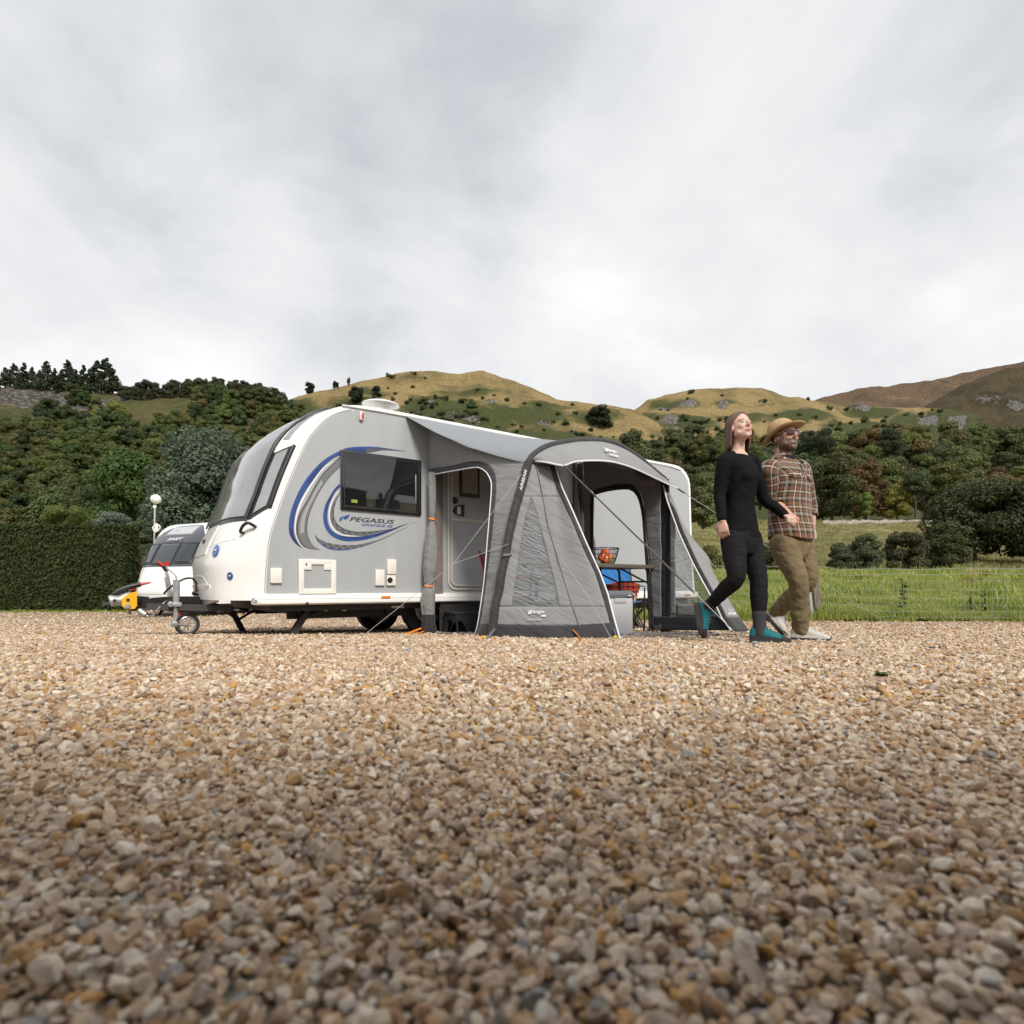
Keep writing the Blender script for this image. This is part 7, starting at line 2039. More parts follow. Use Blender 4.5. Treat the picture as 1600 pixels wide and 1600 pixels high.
def skin_mat(name):
    m = bpy.data.materials.new(name); m.use_nodes = True; t = m.node_tree; b = t.nodes['Principled BSDF']
    at = N(t, 'ShaderNodeAttribute', attribute_name='paint'); tc = N(t, 'ShaderNodeTexCoord')
    nz = N(t, 'ShaderNodeTexNoise', inp={'Scale': 30, 'Detail': 4}); L(t, tc.outputs['Object'], nz.inputs['Vector'])
    mr = N(t, 'ShaderNodeMapRange', inp={1: .3, 2: .7, 3: .93, 4: 1.06}); L(t, nz.outputs[0], mr.inputs[0])
    s = N(t, 'ShaderNodeVectorMath', operation='SCALE'); L(t, at.outputs['Color'], s.inputs[0]); L(t, mr.outputs[0], s.inputs['Scale']); L(t, s.outputs[0], b.inputs['Base Color'])
    b.inputs['Roughness'].default_value = .48; b.inputs['Subsurface Weight'].default_value = .12; b.inputs['Subsurface Radius'].default_value = (.02, .008, .004)
    b.inputs['Subsurface Scale'].default_value = .3
    return m
M['skin'] = skin_mat('skin')
def soften(me, c, f, l, u, s, it=12):
    """smooth the skull, cheeks and jaw of a head while its nose and mouth keep their shape"""
    bm = bmesh.new(); bm.from_mesh(me)
    vs = []
    for v in bm.verts:
        q = v.co - c
        if q.length > .2: continue
        q = q / s; x, y, z = q.dot(f), q.dot(l), q.dot(u)
        if q.length < .155 and z > -.125 and not (x > .078 and abs(y) < .026) and not (abs(y) > .074 and abs(z) < .045): vs.append(v)
    nb = [(v, [e.other_vert(v) for e in v.link_edges]) for v in vs]
    for _ in range(it):
        new = [v.co * .5 + sum((o.co for o in ns), Vector()) * (.5 / len(ns)) for v, ns in nb]
        for (v, _n), p in zip(nb, new): v.co = p
    bm.to_mesh(me); bm.free()
def paint(me, fn):
    at = me.attributes.new('paint', 'FLOAT_COLOR', 'POINT')
    at.data.foreach_set('color', np.array([(*fn(v.co), 1.0) for v in me.vertices], dtype=np.float32).ravel())
def attach(me, name, m_, root, smooth=True, rel=True):
    if rel:
        for v in me.vertices: v.co -= root.location
    me.materials.clear(); me.materials.append(m_)
    if smooth: me.polygons.foreach_set('use_smooth', [True] * len(me.polygons))
    o = bpy.data.objects.new(name, me); COL.objects.link(o); o.parent = root; return o
def relmb(mb, root): mb.v = [tuple(Vector(v) - root.location) for v in mb.v]; return mb
def shoe(root, heel, d, up, ln, mats_, label=None, lace=True, bootie=.11):
    """upper with an ankle opening, sole, toe cap and laces"""
    d = d.normalized(); up = (up - d * up.dot(d)).normalized(); sd_ = d.cross(up); s = ln / .27
    prof = [(-.010, .022, 0, .085), (.006, .034, 0, .128), (.045, .038, 0, .148), (.085, .040, 0, .140), (.12, .043, .092, .116), (.165, .048, .080, .092), (.205, .051, .070, .076), (.24, .046, .060, .064), (.264, .032, .050, .052), (.276, .014, .040, .038)]
    mb = MB(); rings = []
    for x, hw, h, ht in prof:
        ring = []
        for k in range(16):
            a = 2 * math.pi * k / 16; yy = math.cos(a) * hw; zz = .018 + (ht - .018) * (0.5 + .5 * math.sin(a)) if True else 0
            wv = 1 if math.sin(a) < .3 else 1 - .35 * (math.sin(a) - .3)
            ring.append(heel + (d * x + sd_ * yy * wv + up * zz) * s)
        rings.append(ring)
    mb.loft(rings); o = relmb(mb, root).build('shoe', mats_[0], root, smooth=70, label=label)
    mb = MB(); rings = []
    for x, hw, h, ht in prof:
        rings.append([heel + (d * (x + .002) + sd_ * yy * (hw + .006) + up * (zz + (.012 if x > .24 else 0))) * s for yy, zz in ((-1, 0), (1, 0), (1.02, .028), (.9, .036), (-.9, .036), (-1.02, .028))])
    mb.loft(rings); relmb(mb, root).build('sole', mats_[1], o, smooth=40)
    mb = MB(); rings = []
    for x, hw, h, ht in prof[6:]:
        rings.append([heel + (d * (x + .004) + sd_ * math.cos(a) * (hw + .006) + up * (.018 + (ht * .90 - .018 + .004) * (.5 + .5 * math.sin(a)))) * s for a in np.linspace(0, 2 * math.pi, 15)[:-1]])
    mb.loft(rings); relmb(mb, root).build('toe_cap', mats_[2], o, smooth=60)
    mb = MB(); rings = []                                                    # dark rand round the foot
    for x, hw, h, ht in prof:
        rings.append([heel + (d * (x + .001) + sd_ * yy * (hw + .0035) + up * zz) * s for yy, zz in ((-1, .02), (1, .02), (1, .050 if x < .2 else .04), (.96, .056 if x < .2 else .045), (-.96, .056 if x < .2 else .045), (-1, .050 if x < .2 else .04))])
    mb.loft(rings); relmb(mb, root).build('rand', mats_[2], o, smooth=40)
    mb = MB()
    for x, h in ((.09, .136), (.115, .118), (.14, .103), (.165, .092)):
        mb.tube([heel + (d * x + sd_ * y + up * (h + .008 - abs(y) * .5)) * s for y in (-.026, -.012, 0, .012, .026)], .0035 * s, 5)
    mb.tube(crom([heel + (d * .098 + up * .13) * s, heel + (d * .12 + sd_ * -.035 + up * .13) * s, heel + (d * .15 + sd_ * -.052 + up * .10) * s], 4), .003 * s, 5)
    relmb(mb, root).build('laces', mats_[3], o)
    return o
def clothmat(name, col, rough=.85, bump=.3, var=.12):
    m = mat(name, col, rough, var=var, scale=7); t = m.node_tree; b = t.nodes['Principled BSDF']
    tc = N(t, 'ShaderNodeTexCoord'); n_ = N(t, 'ShaderNodeTexNoise', inp={'Scale': 9, 'Detail': 3, 'Roughness': .45, 'Distortion': 1.0}); L(t, tc.outputs['Object'], n_.inputs['Vector'])
    bp = N(t, 'ShaderNodeBump', inp={'Strength': bump, 'Distance': .03}); L(t, n_.outputs[0], bp.inputs['Height']); L(t, bp.outputs[0], b.inputs['Normal']); b.inputs['Specular IOR Level'].default_value = .12
    return m
UP = Vector((0, 0, 1))
# ---- woman in black
WY = 4.50
wF = Vector((.60, -.80, 0)).normalized(); wL = UP.cross(wF)              # facing and her left
w_front = P(1203, 1003, 4.40); w_front.z = gz(w_front.x, w_front.y)
wroot = thing('person', 'woman in black top and charcoal leggings striding with teal walking shoes, face lifted', 'person', (P(1160, 917, WY).x, WY, gz(0, WY)))
hipc = P(1157, 832, WY); 
def jw(px, py, dY=0.0): return P(px, py, WY + dY)
rs_, ls_ = jw(1132, 720, -.07), jw(1175, 722, .12)
re_, rwr = jw(1124.5, 772, -.06), jw(1128, 813, -.14)
le_, lwr = jw(1194, 779, .15), jw(1228, 806, .02)
rh, lh = jw(1146, 842, -.06), jw(1170, 842, .07)
rk, ra = jw(1150, 903, -.14), jw(1104, 951, .14)
lk, la = jw(1185, 905, -.03), jw(1187, 984, -.06)
hf = Vector((.26, -.94, .22)).normalized(); hu = (UP - hf * UP.dot(hf)).normalized(); hc = jw(1156, 669, .0)
hl = hu.cross(hf)
neckb = jw(1152, 710, .02)
wrows = lambda k: [(jw(1157, 848), .155 * k, .115 * k), (jw(1156, 832), .168 * k, .122 * k), (jw(1156, 812), .152 * k, .108 * k), (jw(1156, 788), .130 * k, .094 * k), (jw(1157, 764), .140 * k, .104 * k), (jw(1157, 742), .156 * k, .124 * k), (jw(1155, 725), .158 * k, .100 * k), (jw(1154, 713), .105 * k, .070 * k), (jw(1153, 706), .058 * k, .054 * k)]
mb = MB(); torso(mb, wrows(.93), wL, wF)
for a, b, c in ((rs_, re_, rwr), (ls_, le_, lwr)): limb(mb, [a, b, c], [.045, .036, .026])
limb(mb, [rh, rh.lerp(rk, .5), rk, rk.lerp(ra, .35), ra], [.082, .070, .052, .046, .034]); limb(mb, [lh, lh.lerp(lk, .5), lk, lk.lerp(la, .35), la], [.082, .072, .052, .048, .034])
limb(mb, [ra, ra.lerp(P(1091, 985, 4.64), .35)], [.032, .026]); limb(mb, [la, la - UP * .045], [.032, .026])
limb(mb, [neckb, neckb.lerp(hc, .45), hc - hu * .05 - hf * .01], [.056, .048, .050])
head(mb, hc, hf, hu, 1.0)
hand(mb, rwr, (jw(1133, 848, -.14) - rwr), (Vector((-.5, -.85, 0))), .30, .98, 1)
hand(mb, lwr, (jw(1240, 812, -.08) - lwr), Vector((.2, -.5, .8)), 1.0, .95, -1)
me = remesh(mb, .0052, 4); soften(me, hc, hf, hl, hu, 1.0)
SKW = (.62, .40, .315)
def wpaint(co):
    q = co - hc
    if q.length > .2: return SKW
    x, y, z = q.dot(hf), q.dot(hl), q.dot(hu)
    c = np.array(SKW)
    if q.length < .17:
        c = c * (1.0)
        ck = math.exp(-(((abs(y) - .042) / .022) ** 2 + ((z + .03) / .02) ** 2)); c = c * (1 - .30 * ck * np.array([.05, .55, .55]))
        if x > .03:
            lip = ((y / .025) ** 2 + ((z + .060) / .0095) ** 2)
            if lip < 1: c = np.array([.42, .155, .14]) if abs(z + .060) > .0022 else np.array([.20, .06, .055])
            e_ = (((abs(y) - .031) / .0155) ** 2 + ((z - .006) / .0062) ** 2)
            if e_ < 1.0: c = np.array([.045, .03, .025]) if abs(abs(y) - .031) < .0075 or z > .008 else np.array([.42, .36, .33])
            elif e_ < 1.7: c = c * .62
            br_ = (((abs(y) - .032) / .021) ** 2 + ((z - .027 - .004 * math.cos((abs(y) - .032) * 60)) / .0042) ** 2)
            if br_ < 1: c = np.array([.17, .09, .06])
            if (abs(y) - .008) ** 2 + (z + .031) ** 2 < .000016: c = c * .35
    return tuple(c)
paint(me, wpaint); attach(me, 'body', M['skin'], wroot)
M['blacktop'] = clothmat('black_jersey', (.0065, .0065, .008), .85, .25); M['leggings'] = clothmat('charcoal_leggings', (.013, .0122, .0135), .75, .12); M['sock'] = clothmat('dark_grey_sock', (.052, .050, .055), .9, .3)
mb = MB(); rr = wrows(1.0)[:]; rr[0] = (jw(1157, 846), .162, .120); rr = [(jw(1157, 842), .165, .124)] + rr[1:-1] + [(jw(1153.5, 712), .080, .070)]
torso(mb, rr, wL, wF)
mb.ball(jw(1157, 746) + wF * .068 - wL * .066, (.064, .060, .062)); mb.ball(jw(1157, 746) + wF * .068 + wL * .066, (.064, .060, .062))
for q_ in (rs_, ls_): limb(mb, [neckb.lerp(q_, .36) - UP * .010, neckb.lerp(q_, .55) + UP * .004, q_ - UP * .01], [.045, .052, .05])
limb(mb, [rs_.lerp(jw(1153, 716), .35), rs_ - UP * .01, rs_.lerp(re_, .5), re_, re_.lerp(rwr, .5), rwr.lerp(re_, .06)], [.055, .062, .055, .047, .042, .036]); limb(mb, [ls_.lerp(jw(1153, 716), .35), ls_, ls_.lerp(le_, .5), le_, le_.lerp(lwr, .5), lwr.lerp(le_, .06)], [.055, .060, .052, .047, .043, .036])
def folds(me, amp, sc_):
    nrm = [v.normal.copy() for v in me.vertices]
    for v, n_ in zip(me.vertices, nrm):
        c = v.co; v.co += n_ * amp * (mnoise.noise(Vector((c.x * sc_, c.y * sc_, c.z * sc_ * 2.4))) + .5 * mnoise.noise(Vector((c.x * sc_ * 2 + c.z * sc_ * 1.5, c.y * sc_ * 2, c.z * sc_ * 3))))
    return me
attach(folds(remesh(mb, .007, 8), .003, 10), 'top', M['blacktop'], wroot)
mb = MB(); torso(mb, [(jw(1158, 866), .11, .10), (jw(1157, 850), .166, .124), (jw(1156, 836), .170, .122), (jw(1156, 822), .156, .11)], wL, wF)
limb(mb, [rh, rh.lerp(rk, .5), rk, rk.lerp(ra, .35), ra.lerp(rk, .12)], [.100, .088, .068, .062, .044]); limb(mb, [lh, lh.lerp(lk, .5), lk, lk.lerp(la, .35), la.lerp(lk, .30)], [.100, .090, .068, .066, .052])
attach(folds(remesh(mb, .007, 8), .0025, 14), 'leggings', M['leggings'], wroot)
for a, k_ in ((ra, rk), (la, lk)):
    mb = MB(); limb(mb, [a.lerp(k_, .34 if a is la else .2), a.lerp(k_, .15), a - (k_ - a).normalized() * .03], [.055 if a is la else .048, .050, .047]); attach(remesh(mb, .006, 4), 'sock', M['sock'], wroot)
M['teal'] = clothmat('teal_shoe_suede', (.020, .145, .165), .75, .3); M['laces'] = mat('grey_laces', (.12, .12, .12), .8)
SH = [M['teal'], M['rubber'], M['rubber'], M['laces']]
hl_ = P(1180, 1001, 4.40); hl_ = la - Vector((.93, -.36, 0)) * .065; hl_.z = gz(hl_.x, hl_.y)
shoe(wroot, hl_, Vector((.93, -.36, -.03)), UP, .275, SH, 'planted teal walking shoe')
toe = P(1094, 994, 4.62); toe.z = max(toe.z, gz(toe.x, toe.y) + .01); hb_ = ra + Vector((-.085, .04, .025))
shoe(wroot, hb_, toe - hb_, Vector((.85, -.5, .15)), .265, SH, 'trailing teal walking shoe raised on its toe')
M['hairw'] = mat('brown_bob_hair', (.115, .060, .035), .45, var=.55, scale=7, stretch=(9, 9, .5), bump=.5, bscale=30)
def hair_bob(root):
    mb = MB(); st_ = 44; rows = []
    hts = [.128, .120, .104, .080, .050, .015, -.025, -.065, -.105, -.140, -.162]
    vs = []
    for i, h in enumerate(hts):
        r = .106 * math.sqrt(max(0, 1 - ((h - .025) / .112) ** 2)) if h > .035 else interp(h, [(-.162, .098), (-.14, .108), (-.06, .107), (.035, .105)])
        fr_ = interp(h, [(-.162, 74), (-.10, 70), (-.03, 74), (.03, 72), (.07, 52), (.095, 20), (.11, 0), (.13, 0)])
        for k in range(st_ + 1):
            a = R(lerp(fr_, 360 - fr_, k / st_)); wob = .004 * math.sin(k * 1.7 + i * .4) + .003 * math.sin(k * 3.9)
            rr_ = r + wob * min(1, r * 12); drop = 0
            dn = (-hu * (max(0, -h) * .0))
            p = hc + hf * (math.cos(a) * rr_ * 1.02 - .014) + hl * math.sin(a) * rr_ * .90
            # hair hangs straight down below the ears although the head is tipped back
            hang = max(0, .02 - h)
            p = p + hu * (h + hang) - UP * hang
            vs.append(p)
    n = st_ + 1
    mb.add(vs, [(i * n + k, i * n + k + 1, (i + 1) * n + k + 1, (i + 1) * n + k) for i in range(len(hts) - 1) for k in range(st_)]); mb.add([hc + hu * .134 - hf * .012] + vs[:n], [(0, k + 2, k + 1) for k in range(st_)])
    o = relmb(mb, root).build('hair', M['hairw'], root, smooth=70, fixn=True)
    m = o.modifiers.new('thick', 'SOLIDIFY'); m.thickness = .016; m.offset = -1
    m = o.modifiers.new('sub', 'SUBSURF'); m.levels = 1; m.render_levels = 1
hair_bob(wroot)
# ---- man in the plaid shirt
MY = 4.86
mF = Vector((.52, -.855, 0)).normalized(); mL = UP.cross(mF)
mroot = thing('person', 'bearded man in a plaid shirt, khaki trousers, straw hat and sunglasses, laughing', 'person', (P(1235, 917, MY).x, MY, gz(0, MY)))
def jm(px, py, dY=0.0): return P(px, py, MY + dY)
mrs, mls = jm(1203, 734, -.10), jm(1252, 735, .14)
mre, mrw = jm(1207, 784, -.04), jm(1231, 803, -.28)
mle, mlw = jm(1265, 792, .20), jm(1268, 826, .14)
mrh, mlh = jm(1224, 850, -.07), jm(1250, 850, .08)
mrk, mra = jm(1247, 908, -.16), jm(1251, 986, -.08)
mlk, mla = jm(1262, 906, .02), jm(1208, 962, .32)
mhf = Vector((.30, -.93, .15)).normalized(); mhu = (UP - mhf * UP.dot(mhf)).normalized(); mhl = mhu.cross(mhf); mhc = jm(1226.5, 685, .0)
mneck = jm(1222, 722, .02)
mrows = lambda k: [(jm(1237, 862), .15 * k, .12 * k), (jm(1237, 845), .170 * k, .125 * k), (jm(1235, 815), .168 * k, .122 * k), (jm(1232, 782), .176 * k, .125 * k), (jm(1230, 756), .190 * k, .130 * k), (jm(1228, 737), .195 * k, .108 * k), (jm(1226, 725), .13 * k, .08 * k), (jm(1224, 716), .07 * k, .062 * k)]
mb = MB(); torso(mb, mrows(.92), mL, mF)
for a, b, c in ((mrs, mre, mrw), (mls, mle, mlw)): limb(mb, [a, b, b.lerp(c, .4), c], [.055, .045, .044, .031])
limb(mb, [mrh, mrh.lerp(mrk, .5), mrk, mrk.lerp(mra, .45), mra], [.088, .072, .058, .05, .038]); limb(mb, [mlh, mlh.lerp(mlk, .5), mlk, mlk.lerp(mla, .45), mla], [.088, .072, .058, .05, .038])
limb(mb, [mra, mra - UP * .045], [.034, .028]); limb(mb, [mla, mla - UP * .03], [.034, .028])
limb(mb, [mneck, mneck.lerp(mhc, .5), mhc - mhu * .05 - mhf * .01], [.068, .062, .062])
head(mb, mhc, mhf, mhu, 1.12, True)
hand(mb, mrw, (jm(1246, 812, -.40) - mrw), Vector((.25, -.45, .85)), 1.15, 1.1, -1)
hand(mb, mlw, (jm(1269, 850, .10) - mlw), mL, .6, 1.08, -1)
me = remesh(mb, .0055, 4); soften(me, mhc, mhf, mhl, mhu, 1.12)
SKM = (.55, .315, .235)
def mpaint(co):
    q = (co - mhc) / 1.12
    if q.length > .2: return SKM
    x, y, z = q.dot(mhf), q.dot(mhl), q.dot(mhu); c = np.array(SKM)
    if q.length < .175:
        ns = mnoise.noise(co * 260)
        be = 0.0
        if z < -.030 + .0 and x > -.01: be = min(1, (-.030 - z) / .018)
        if abs(y) > .05 and -.045 < z < .02 and x < .05 and x > -.002: be = max(be, .75)
        if x > .055 and abs(y) < .040 and -.056 < z < -.034: be = max(be, .9)
        if z < -.118 and x < .05: be *= .2
        c = c * (1 - be * .86) + np.array([.060, .034, .022]) * be * (.75 + .25 * ns)
        nose = math.exp(-((y / .02) ** 2 + ((z + .012) / .022) ** 2)); c = c * (1 - .22 * nose * np.array([0, .6, .6]))
        if x > .03:
            mo = (y / .029) ** 2 + ((z + .068) / .0155) ** 2
            if mo < 1: c = np.array([.05, .012, .010]) if (z < -.0655 or abs(y) > .017 or z > -.0585) else np.array([.28, .26, .23])
            elif mo < 1.6: c = np.array([.24, .10, .08])
            br_ = (((abs(y) - .034) / .024) ** 2 + ((z - .032) / .005) ** 2)
            if br_ < 1: c = np.array([.10, .06, .04])
        if z > .035 and x < .045 or (x < -.02 and z > -.06): c = np.array([.045, .028, .02])
    return tuple(c)
paint(me, mpaint); attach(me, 'body', M['skin'], mroot)
# sunglasses
sg = MB()
for s_ in (-1, 1):
    c_ = mhc + mhf * .110 + mhl * .038 * s_ + mhu * .012
    sg.loft([[c_ + mhl * (.034 * math.cos(a) * k) + mhu * (.025 * math.sin(a) * k * (1 if math.sin(a) < 0 else .85)) + mhf * (h - .010 * (abs(.034 * s_ + .03 * math.cos(a)) / .05) ** 2) for a in np.linspace(0, 2 * math.pi, 21)[:-1]] for h, k in ((0, .95), (.004, 1), (.008, .92))])
    sg.tube([c_ + mhl * s_ * .028 - mhf * .008 + mhu * .008, mhc + mhl * s_ * .088 + mhf * .055 + mhu * .012, mhc + mhl * s_ * .090 + mhu * .008], .003, 5)
sg.tube([mhc + mhf * .118 + mhl * y + mhu * .018 for y in (-.012, 0, .012)], .003, 5)
relmb(sg, mroot).build('sunglasses', mat('brown_tinted_lens', (.030, .012, .012), .08, var=0, coat=.6), mroot, smooth=40)
# straw hat: tipped back, wide brim, pinched crown
ht_f = Vector((.80, -.42, .42)).normalized(); hn = (UP - ht_f * UP.dot(ht_f)).normalized(); ht_l = hn.cross(ht_f); hb0 = mhc + mhu * .058 - mhf * .020
M['straw'] = mat('tan_straw', (.43, .285, .15), .8, var=.14, scale=30, bump=.5, bscale=140)
mb = MB(); rings = []
for rr_, z in ((.106, .012), (.120, .004), (.150, -.004), (.170, -.004), (.176, .002), (.170, -.010), (.150, -.012), (.120, -.006), (.104, .002)):
    rings.append([hb0 + ht_f * rr_ * 1.06 * math.cos(a) + ht_l * rr_ * math.sin(a) * .98 + hn * (z + .026 * (rr_ / .176) ** 2 * (abs(math.sin(a)) ** 2) - .014 * (rr_ / .176) ** 2 * abs(math.cos(a))) for a in np.linspace(0, 2 * math.pi, 41)[:-1]])
mb.loft(rings, closed=True, cap=False); hat = relmb(mb, mroot).build('hat_brim', M['straw'], mroot, smooth=80, fixn=True)
mb = MB(); rings = []
for rr_, z in ((.108, .0), (.107, .03), (.102, .065), (.088, .095), (.074, .113), (.045, .116), (.01, .106)):
    rings.append([hb0 + ht_f * (rr_ * 1.08 * math.cos(a)) + ht_l * rr_ * math.sin(a) * .92 + hn * (z - (.014 * max(0, math.cos(a)) + .012 * (1 - abs(math.sin(a)))) * (1 if .05 < z else 0)) for a in np.linspace(0, 2 * math.pi, 41)[:-1]])
mb.loft(rings); relmb(mb, mroot).build('hat_crown', M['straw'], hat, smooth=80, fixn=True)
mb = MB(); rings = [[hb0 + ht_f * rr_ * 1.08 * math.cos(a) + ht_l * rr_ * math.sin(a) * .93 + hn * z for a in np.linspace(0, 2 * math.pi, 41)[:-1]] for rr_, z in ((.1095, .003), (.1105, .010), (.1100, .026), (.108, .031))]
mb.loft(rings); relmb(mb, mroot).build('hat_band', mat('brown_hat_band', (.20, .11, .05), .7, var=.15), hat, smooth=60)
# plaid flannel shirt
def plaid():
    m = bpy.data.materials.new('brown_black_plaid_flannel'); m.use_nodes = True; t = m.node_tree; b = t.nodes['Principled BSDF']
    at = N(t, 'ShaderNodeAttribute', attribute_name='st'); sp = N(t, 'ShaderNodeSeparateXYZ'); L(t, at.outputs['Vector'], sp.inputs[0])
    RU, BK, CR = (.175, .074, .030), (.009, .008, .009), (.62, .54, .44)
    seq = [(0, RU), (.22, BK), (.40, CR), (.425, BK), (.46, CR), (.485, BK), (.52, CR), (.545, BK), (.63, RU), (.78, BK), (.87, CR), (.945, BK)]
    outs = []
    for o, per in ((sp.outputs[0], .135), (sp.outputs[1], .128)):
        m1 = N(t, 'ShaderNodeMath', operation='MULTIPLY', inp={1: 1 / per}); L(t, o, m1.inputs[0]); f = N(t, 'ShaderNodeMath', operation='FRACT'); L(t, m1.outputs[0], f.inputs[0])
        outs.append(ramp(t, f.outputs[0], seq, 'CONSTANT').outputs[0])
    mx2 = N(t, 'ShaderNodeMixRGB', inp={0: .5}); L(t, outs[0], mx2.inputs[1]); L(t, outs[1], mx2.inputs[2])
    L(t, mx2.outputs[0], b.inputs['Base Color']); b.inputs['Roughness'].default_value = .9; b.inputs['Sheen Weight'].default_value = .2
    tc = N(t, 'ShaderNodeTexCoord'); n_ = N(t, 'ShaderNodeTexNoise', inp={'Scale': 10, 'Detail': 3, 'Distortion': 1.2}); L(t, tc.outputs['Object'], n_.inputs['Vector'])
    bp = N(t, 'ShaderNodeBump', inp={'Strength': .35, 'Distance': .03}); L(t, n_.outputs[0], bp.inputs['Height']); L(t, bp.outputs[0], b.inputs['Normal'])
    return m
M['plaid'] = plaid()
shirt = MB(); SU = []
def loft_uv(rings, u_off=0.0, v_off=0.0, dv=None):
    n = len(rings[0]); v = v_off
    for i, r_ in enumerate(rings):
        if i: v += (sum((a - b).length for a, b in zip(r_, rings[i - 1])) / n)
        u = u_off
        for k in range(n):
            if k: u += (r_[k] - r_[k - 1]).length
            SU.append((u, v, 0))
        r_.append(r_[0].copy()); SU.append((u + (r_[n] - r_[n - 1]).length, v, 0))
    nn = n + 1; o = [p for r_ in rings for p in r_]
    shirt.add(o, [(i * nn + j, i * nn + j + 1, (i + 1) * nn + j + 1, (i + 1) * nn + j) for i in range(len(rings) - 1) for j in range(n)])
def tor_rings(rows, lat, fwd, n=40, power=2.4, ph=-math.pi / 2):
    C_ = crom([r[0] for r in rows], 5); A = crom([Vector((r[1], r[2], 0)) for r in rows], 5); rings = []
    for i, (c, a) in enumerate(zip(C_, A)):
        ring = []
        for k in range(n):
            t = ph + 2 * math.pi * k / n; ct, st_ = math.cos(t), math.sin(t); p = c + lat * (a.x * math.copysign(abs(ct) ** (2 / power), ct)) + fwd * (a.y * math.copysign(abs(st_) ** (2 / power), st_))
            ring.append(p + (p - c).normalized() * .008 * mnoise.noise(p * 9))
        rings.append(ring)
    return rings
hem = [(jm(1236, 842), .198, .150), (jm(1236, 826), .195, .146), (jm(1234, 800), .190, .140), (jm(1232, 776), .196, .140), (jm(1230, 752), .205, .142), (jm(1228.5, 737), .200, .122), (jm(1227, 727), .155, .100), (jm(1226, 721.5), .112, .094)]
rg = tor_rings(hem, mL, mF)
for k in range(len(rg[0])):                                              # curved shirt tail
    a = -math.pi / 2 + 2 * math.pi * k / 40
    for i in (0, 1, 2): rg[i][k] += UP * (.035 * abs(math.cos(a)) ** 2 - .012) * (1, .6, .25)[i]
loft_uv(rg)
def sleeve(pts, rad, ph):
    P4 = crom(pts, 7); Rr = [v.x for v in crom([Vector((r, 0, 0)) for r in rad], 7)]; rings = []; up_ = None
    for i, p in enumerate(P4):
        d = (P4[min(i + 1, len(P4) - 1)] - P4[max(i - 1, 0)]).normalized()
        up_ = d.orthogonal().normalized() if up_ is None else (up_ - d * up_.dot(d)).normalized(); s_ = d.cross(up_)
        rings.append([p + (up_ * math.cos(2 * math.pi * k / 22) + s_ * math.sin(2 * math.pi * k / 22)) * (Rr[i] * (1 + .06 * mnoise.noise(p * 14 + Vector((k * .5, 0, 0))))) for k in range(22)])
    loft_uv(rings, ph, .03)
cuff = mre.lerp(mrw, .30); cuff2 = mre.lerp(mrw, .42)
sleeve([mrs.lerp(mneck, .25) + UP * .0, mrs + Vector((-.005, 0, -.005)), mrs.lerp(mre, .5), mre, cuff], [.070, .080, .072, .066, .062], .02)
sleeve([mls.lerp(mneck, .25), mls, mls.lerp(mle, .5), mle, mle.lerp(mlw, .35)], [.070, .078, .070, .064, .060], .05)
shirt.uv = SU; so_ = relmb(shirt, mroot).build('shirt', M['plaid'], mroot, smooth=80)
m_ = so_.modifiers.new('cloth', 'SOLIDIFY'); m_.thickness = .005; m_.offset = -1
shirt = MB(); SU = []                                                     # rolled cuffs, collar, pocket flaps
for a, b, r_ in ((cuff, cuff2, .064), (mle.lerp(mlw, .33), mle.lerp(mlw, .43), .06)):
    d = (b - a).normalized(); u_ = d.orthogonal().normalized(); s_ = d.cross(u_)
    loft_uv([[a.lerp(b, t) + (u_ * math.cos(2 * math.pi * k / 22) + s_ * math.sin(2 * math.pi * k / 22)) * r_ * q for k in range(22)] for t, q in ((-.1, .95), (0, 1.06), (.5, 1.08), (1, 1.02), (1.05, .9))], .0, .0)
shirt.uv = SU; relmb(shirt, mroot).build('rolled_cuff', M['plaid'], so_, smooth=70)
shirt = MB(); SU = []
for s_ in (-1, 1):
    pts = []
    for k in range(9):
        t = k / 8; a = math.pi * (.5 + .0) ; ang = lerp(math.pi * 1.5, math.pi * .5 + .32, t)
        base = 0
        ca, sa = math.sin(math.pi * t * .94), -math.cos(math.pi * t * .94)
        b_ = jm(1225, 717) + mL * s_ * ca * .088 + mF * (sa * .082) - UP * (.060 * max(0, t - .40))
        o_ = b_ + (mL * s_ * ca * .050 + mF * sa * .044) - UP * (.022 + .045 * t); pts.append((b_ + UP * .022, b_ + UP * .028 + (o_ - b_) * .25, o_))
    vs = [p for q in pts for p in q]; shirt.add(vs, [(i * 3 + j, i * 3 + j + 1, i * 3 + j + 4, i * 3 + j + 3) for i in range(8) for j in range(2)]); SU += [(i * .02, j * .025, 0) for i in range(9) for j in range(3)]
shirt.uv = SU; c_o = relmb(shirt, mroot).build('collar', M['plaid'], so_, smooth=70); m_ = c_o.modifiers.new('cloth', 'SOLIDIFY'); m_.thickness = .006
shirt = MB(); SU = []
def chest(a, h):                                                          # a: across (m), h: pixel row
    c = jm(1230.5, h); hw = interp(h, [(722, .13), (737, .200), (776, .196), (842, .198)]); hd = interp(h, [(722, .09), (737, .122), (752, .142), (800, .140), (842, .15)])
    return c + mL * a + mF * (hd * (max(0, 1 - (abs(a) / hw) ** 2.4)) ** (1 / 2.4) + .010)
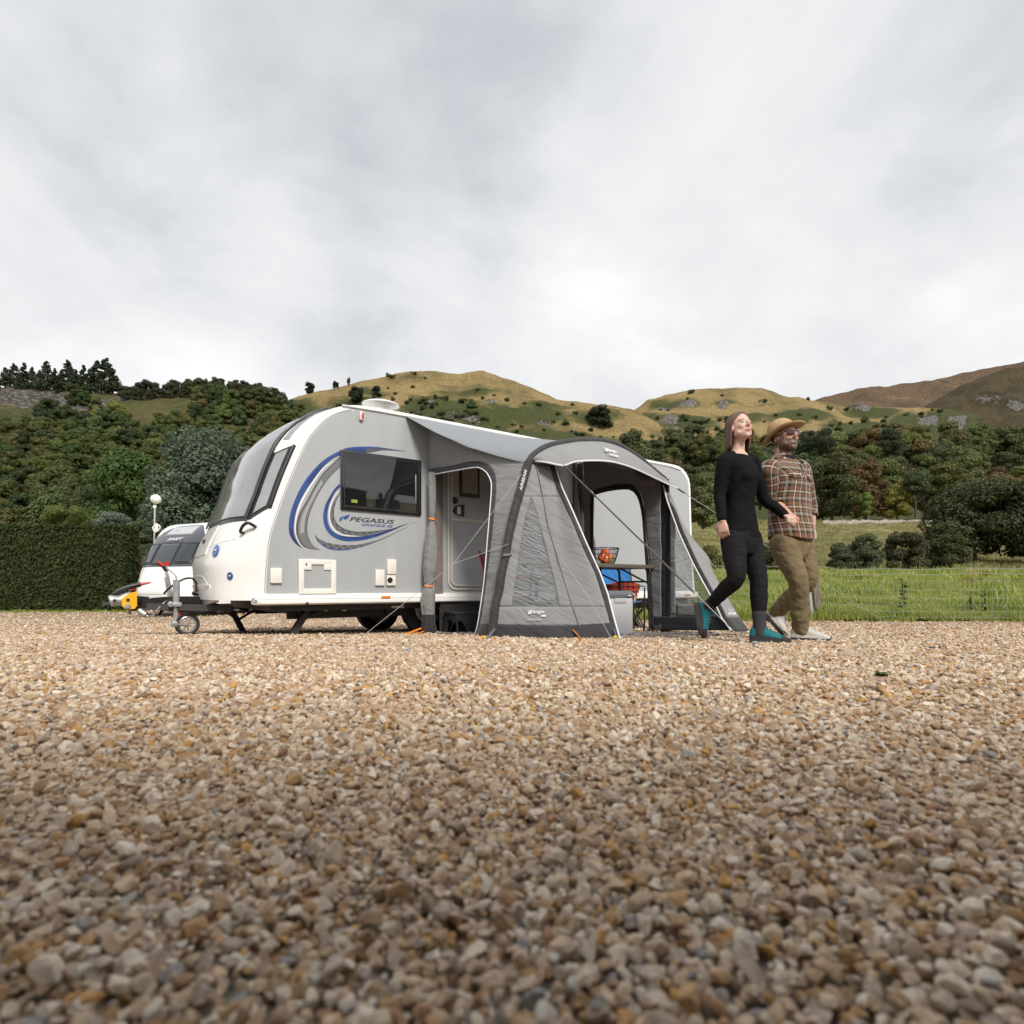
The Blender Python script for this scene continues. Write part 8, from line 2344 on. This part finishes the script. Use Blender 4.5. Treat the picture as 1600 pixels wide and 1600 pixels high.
for s_ in (-.095, .095):
    g = [chest(s_ + x, h) for h in (744, 748, 752.5) for x in np.linspace(-.055, .055, 7)]
    g = [p - UP * (.012 if (i // 7 == 2 and i % 7 == 3) else 0) for i, p in enumerate(g)]
    shirt.add(g, [(r_ * 7 + k, r_ * 7 + k + 1, (r_ + 1) * 7 + k + 1, (r_ + 1) * 7 + k) for r_ in range(2) for k in range(6)]); SU += [(x, y, 0) for y in (.105, .125, .145) for x in np.linspace(.02, .13, 7)]
shirt.uv = SU; c_o = relmb(shirt, mroot).build('pocket_flap', M['plaid'], so_, smooth=70); m_ = c_o.modifiers.new('cloth', 'SOLIDIFY'); m_.thickness = .006
mb = MB(); mb.tube([chest(.008, h) - mF * .006 for h in np.linspace(728, 842, 24)], .0045, 6); relmb(mb, mroot).build('placket', M['rubber'], so_)
M['tee'] = clothmat('black_tee', (.013, .014, .018), .85)
mb = MB(); torso(mb, [(jm(1228, 740), .13, .112), (jm(1227, 730), .105, .10), (jm(1225.5, 721), .088, .087), (jm(1224.5, 714), .076, .076)], mL, mF); relmb(mb, mroot).build('undershirt', M['tee'], mroot, smooth=80)
# trousers
M['khaki'] = clothmat('khaki_cotton', (.175, .135, .078), .88, .55, .14)
mb = MB(); torso(mb, [(jm(1238, 876), .11, .10), (jm(1237, 858), .172, .130), (jm(1236, 842), .172, .128), (jm(1235, 826), .165, .12)], mL, mF)
limb(mb, [mrh, mrh.lerp(mrk, .5), mrk, mrk.lerp(mra, .45), mra.lerp(mrk, .10), mra.lerp(mrk, .02)], [.112, .098, .080, .075, .066, .064]); limb(mb, [mlh, mlh.lerp(mlk, .5), mlk, mlk.lerp(mla, .45), mla.lerp(mlk, .12)], [.112, .098, .080, .074, .066])
me = remesh(mb, .008, 5)
nrm_ = [v.normal.copy() for v in me.vertices]
for v, n_ in zip(me.vertices, nrm_): v.co += n_ * (.008 * mnoise.noise(Vector((v.co.x * 9, v.co.y * 9, v.co.z * 16))) + .005 * mnoise.noise(Vector((v.co.x * 22 + v.co.z * 14, v.co.y * 22, v.co.z * 30))))
attach(me, 'trousers', M['khaki'], mroot)
for a, k_ in ((mra, mrk), (mla, mlk)):
    mb = MB(); limb(mb, [a.lerp(k_, .08), a - (k_ - a).normalized() * .03], [.046, .044]); attach(remesh(mb, .007, 3), 'sock', M['blacktop'], mroot)
M['shoegrey'] = clothmat('pale_grey_shoe_mesh', (.46, .44, .41), .8, .3); M['lace2'] = mat('white_laces', (.6, .6, .6), .8)
SH2 = [M['shoegrey'], M['rubber'], M['shoegrey'], M['lace2']]
hl_ = mra - Vector((.93, -.35, 0)) * .065; hl_.z = gz(hl_.x, hl_.y)
shoe(mroot, hl_, Vector((.93, -.35, -.02)), UP, .285, SH2, 'planted pale grey trainer')
hb_ = mla + Vector((-.05, .04, -.02)); tz_ = P(1216, 988, 5.05); tz_.z = max(tz_.z, gz(tz_.x, tz_.y) + .012)
shoe(mroot, hb_, tz_ - hb_, Vector((.75, -.5, .45)), .27, SH2, 'trailing pale grey trainer')
for o_, ng_ in SCATTERS:
    md_ = o_.modifiers.new('scatter', 'NODES'); md_.node_group = ng_
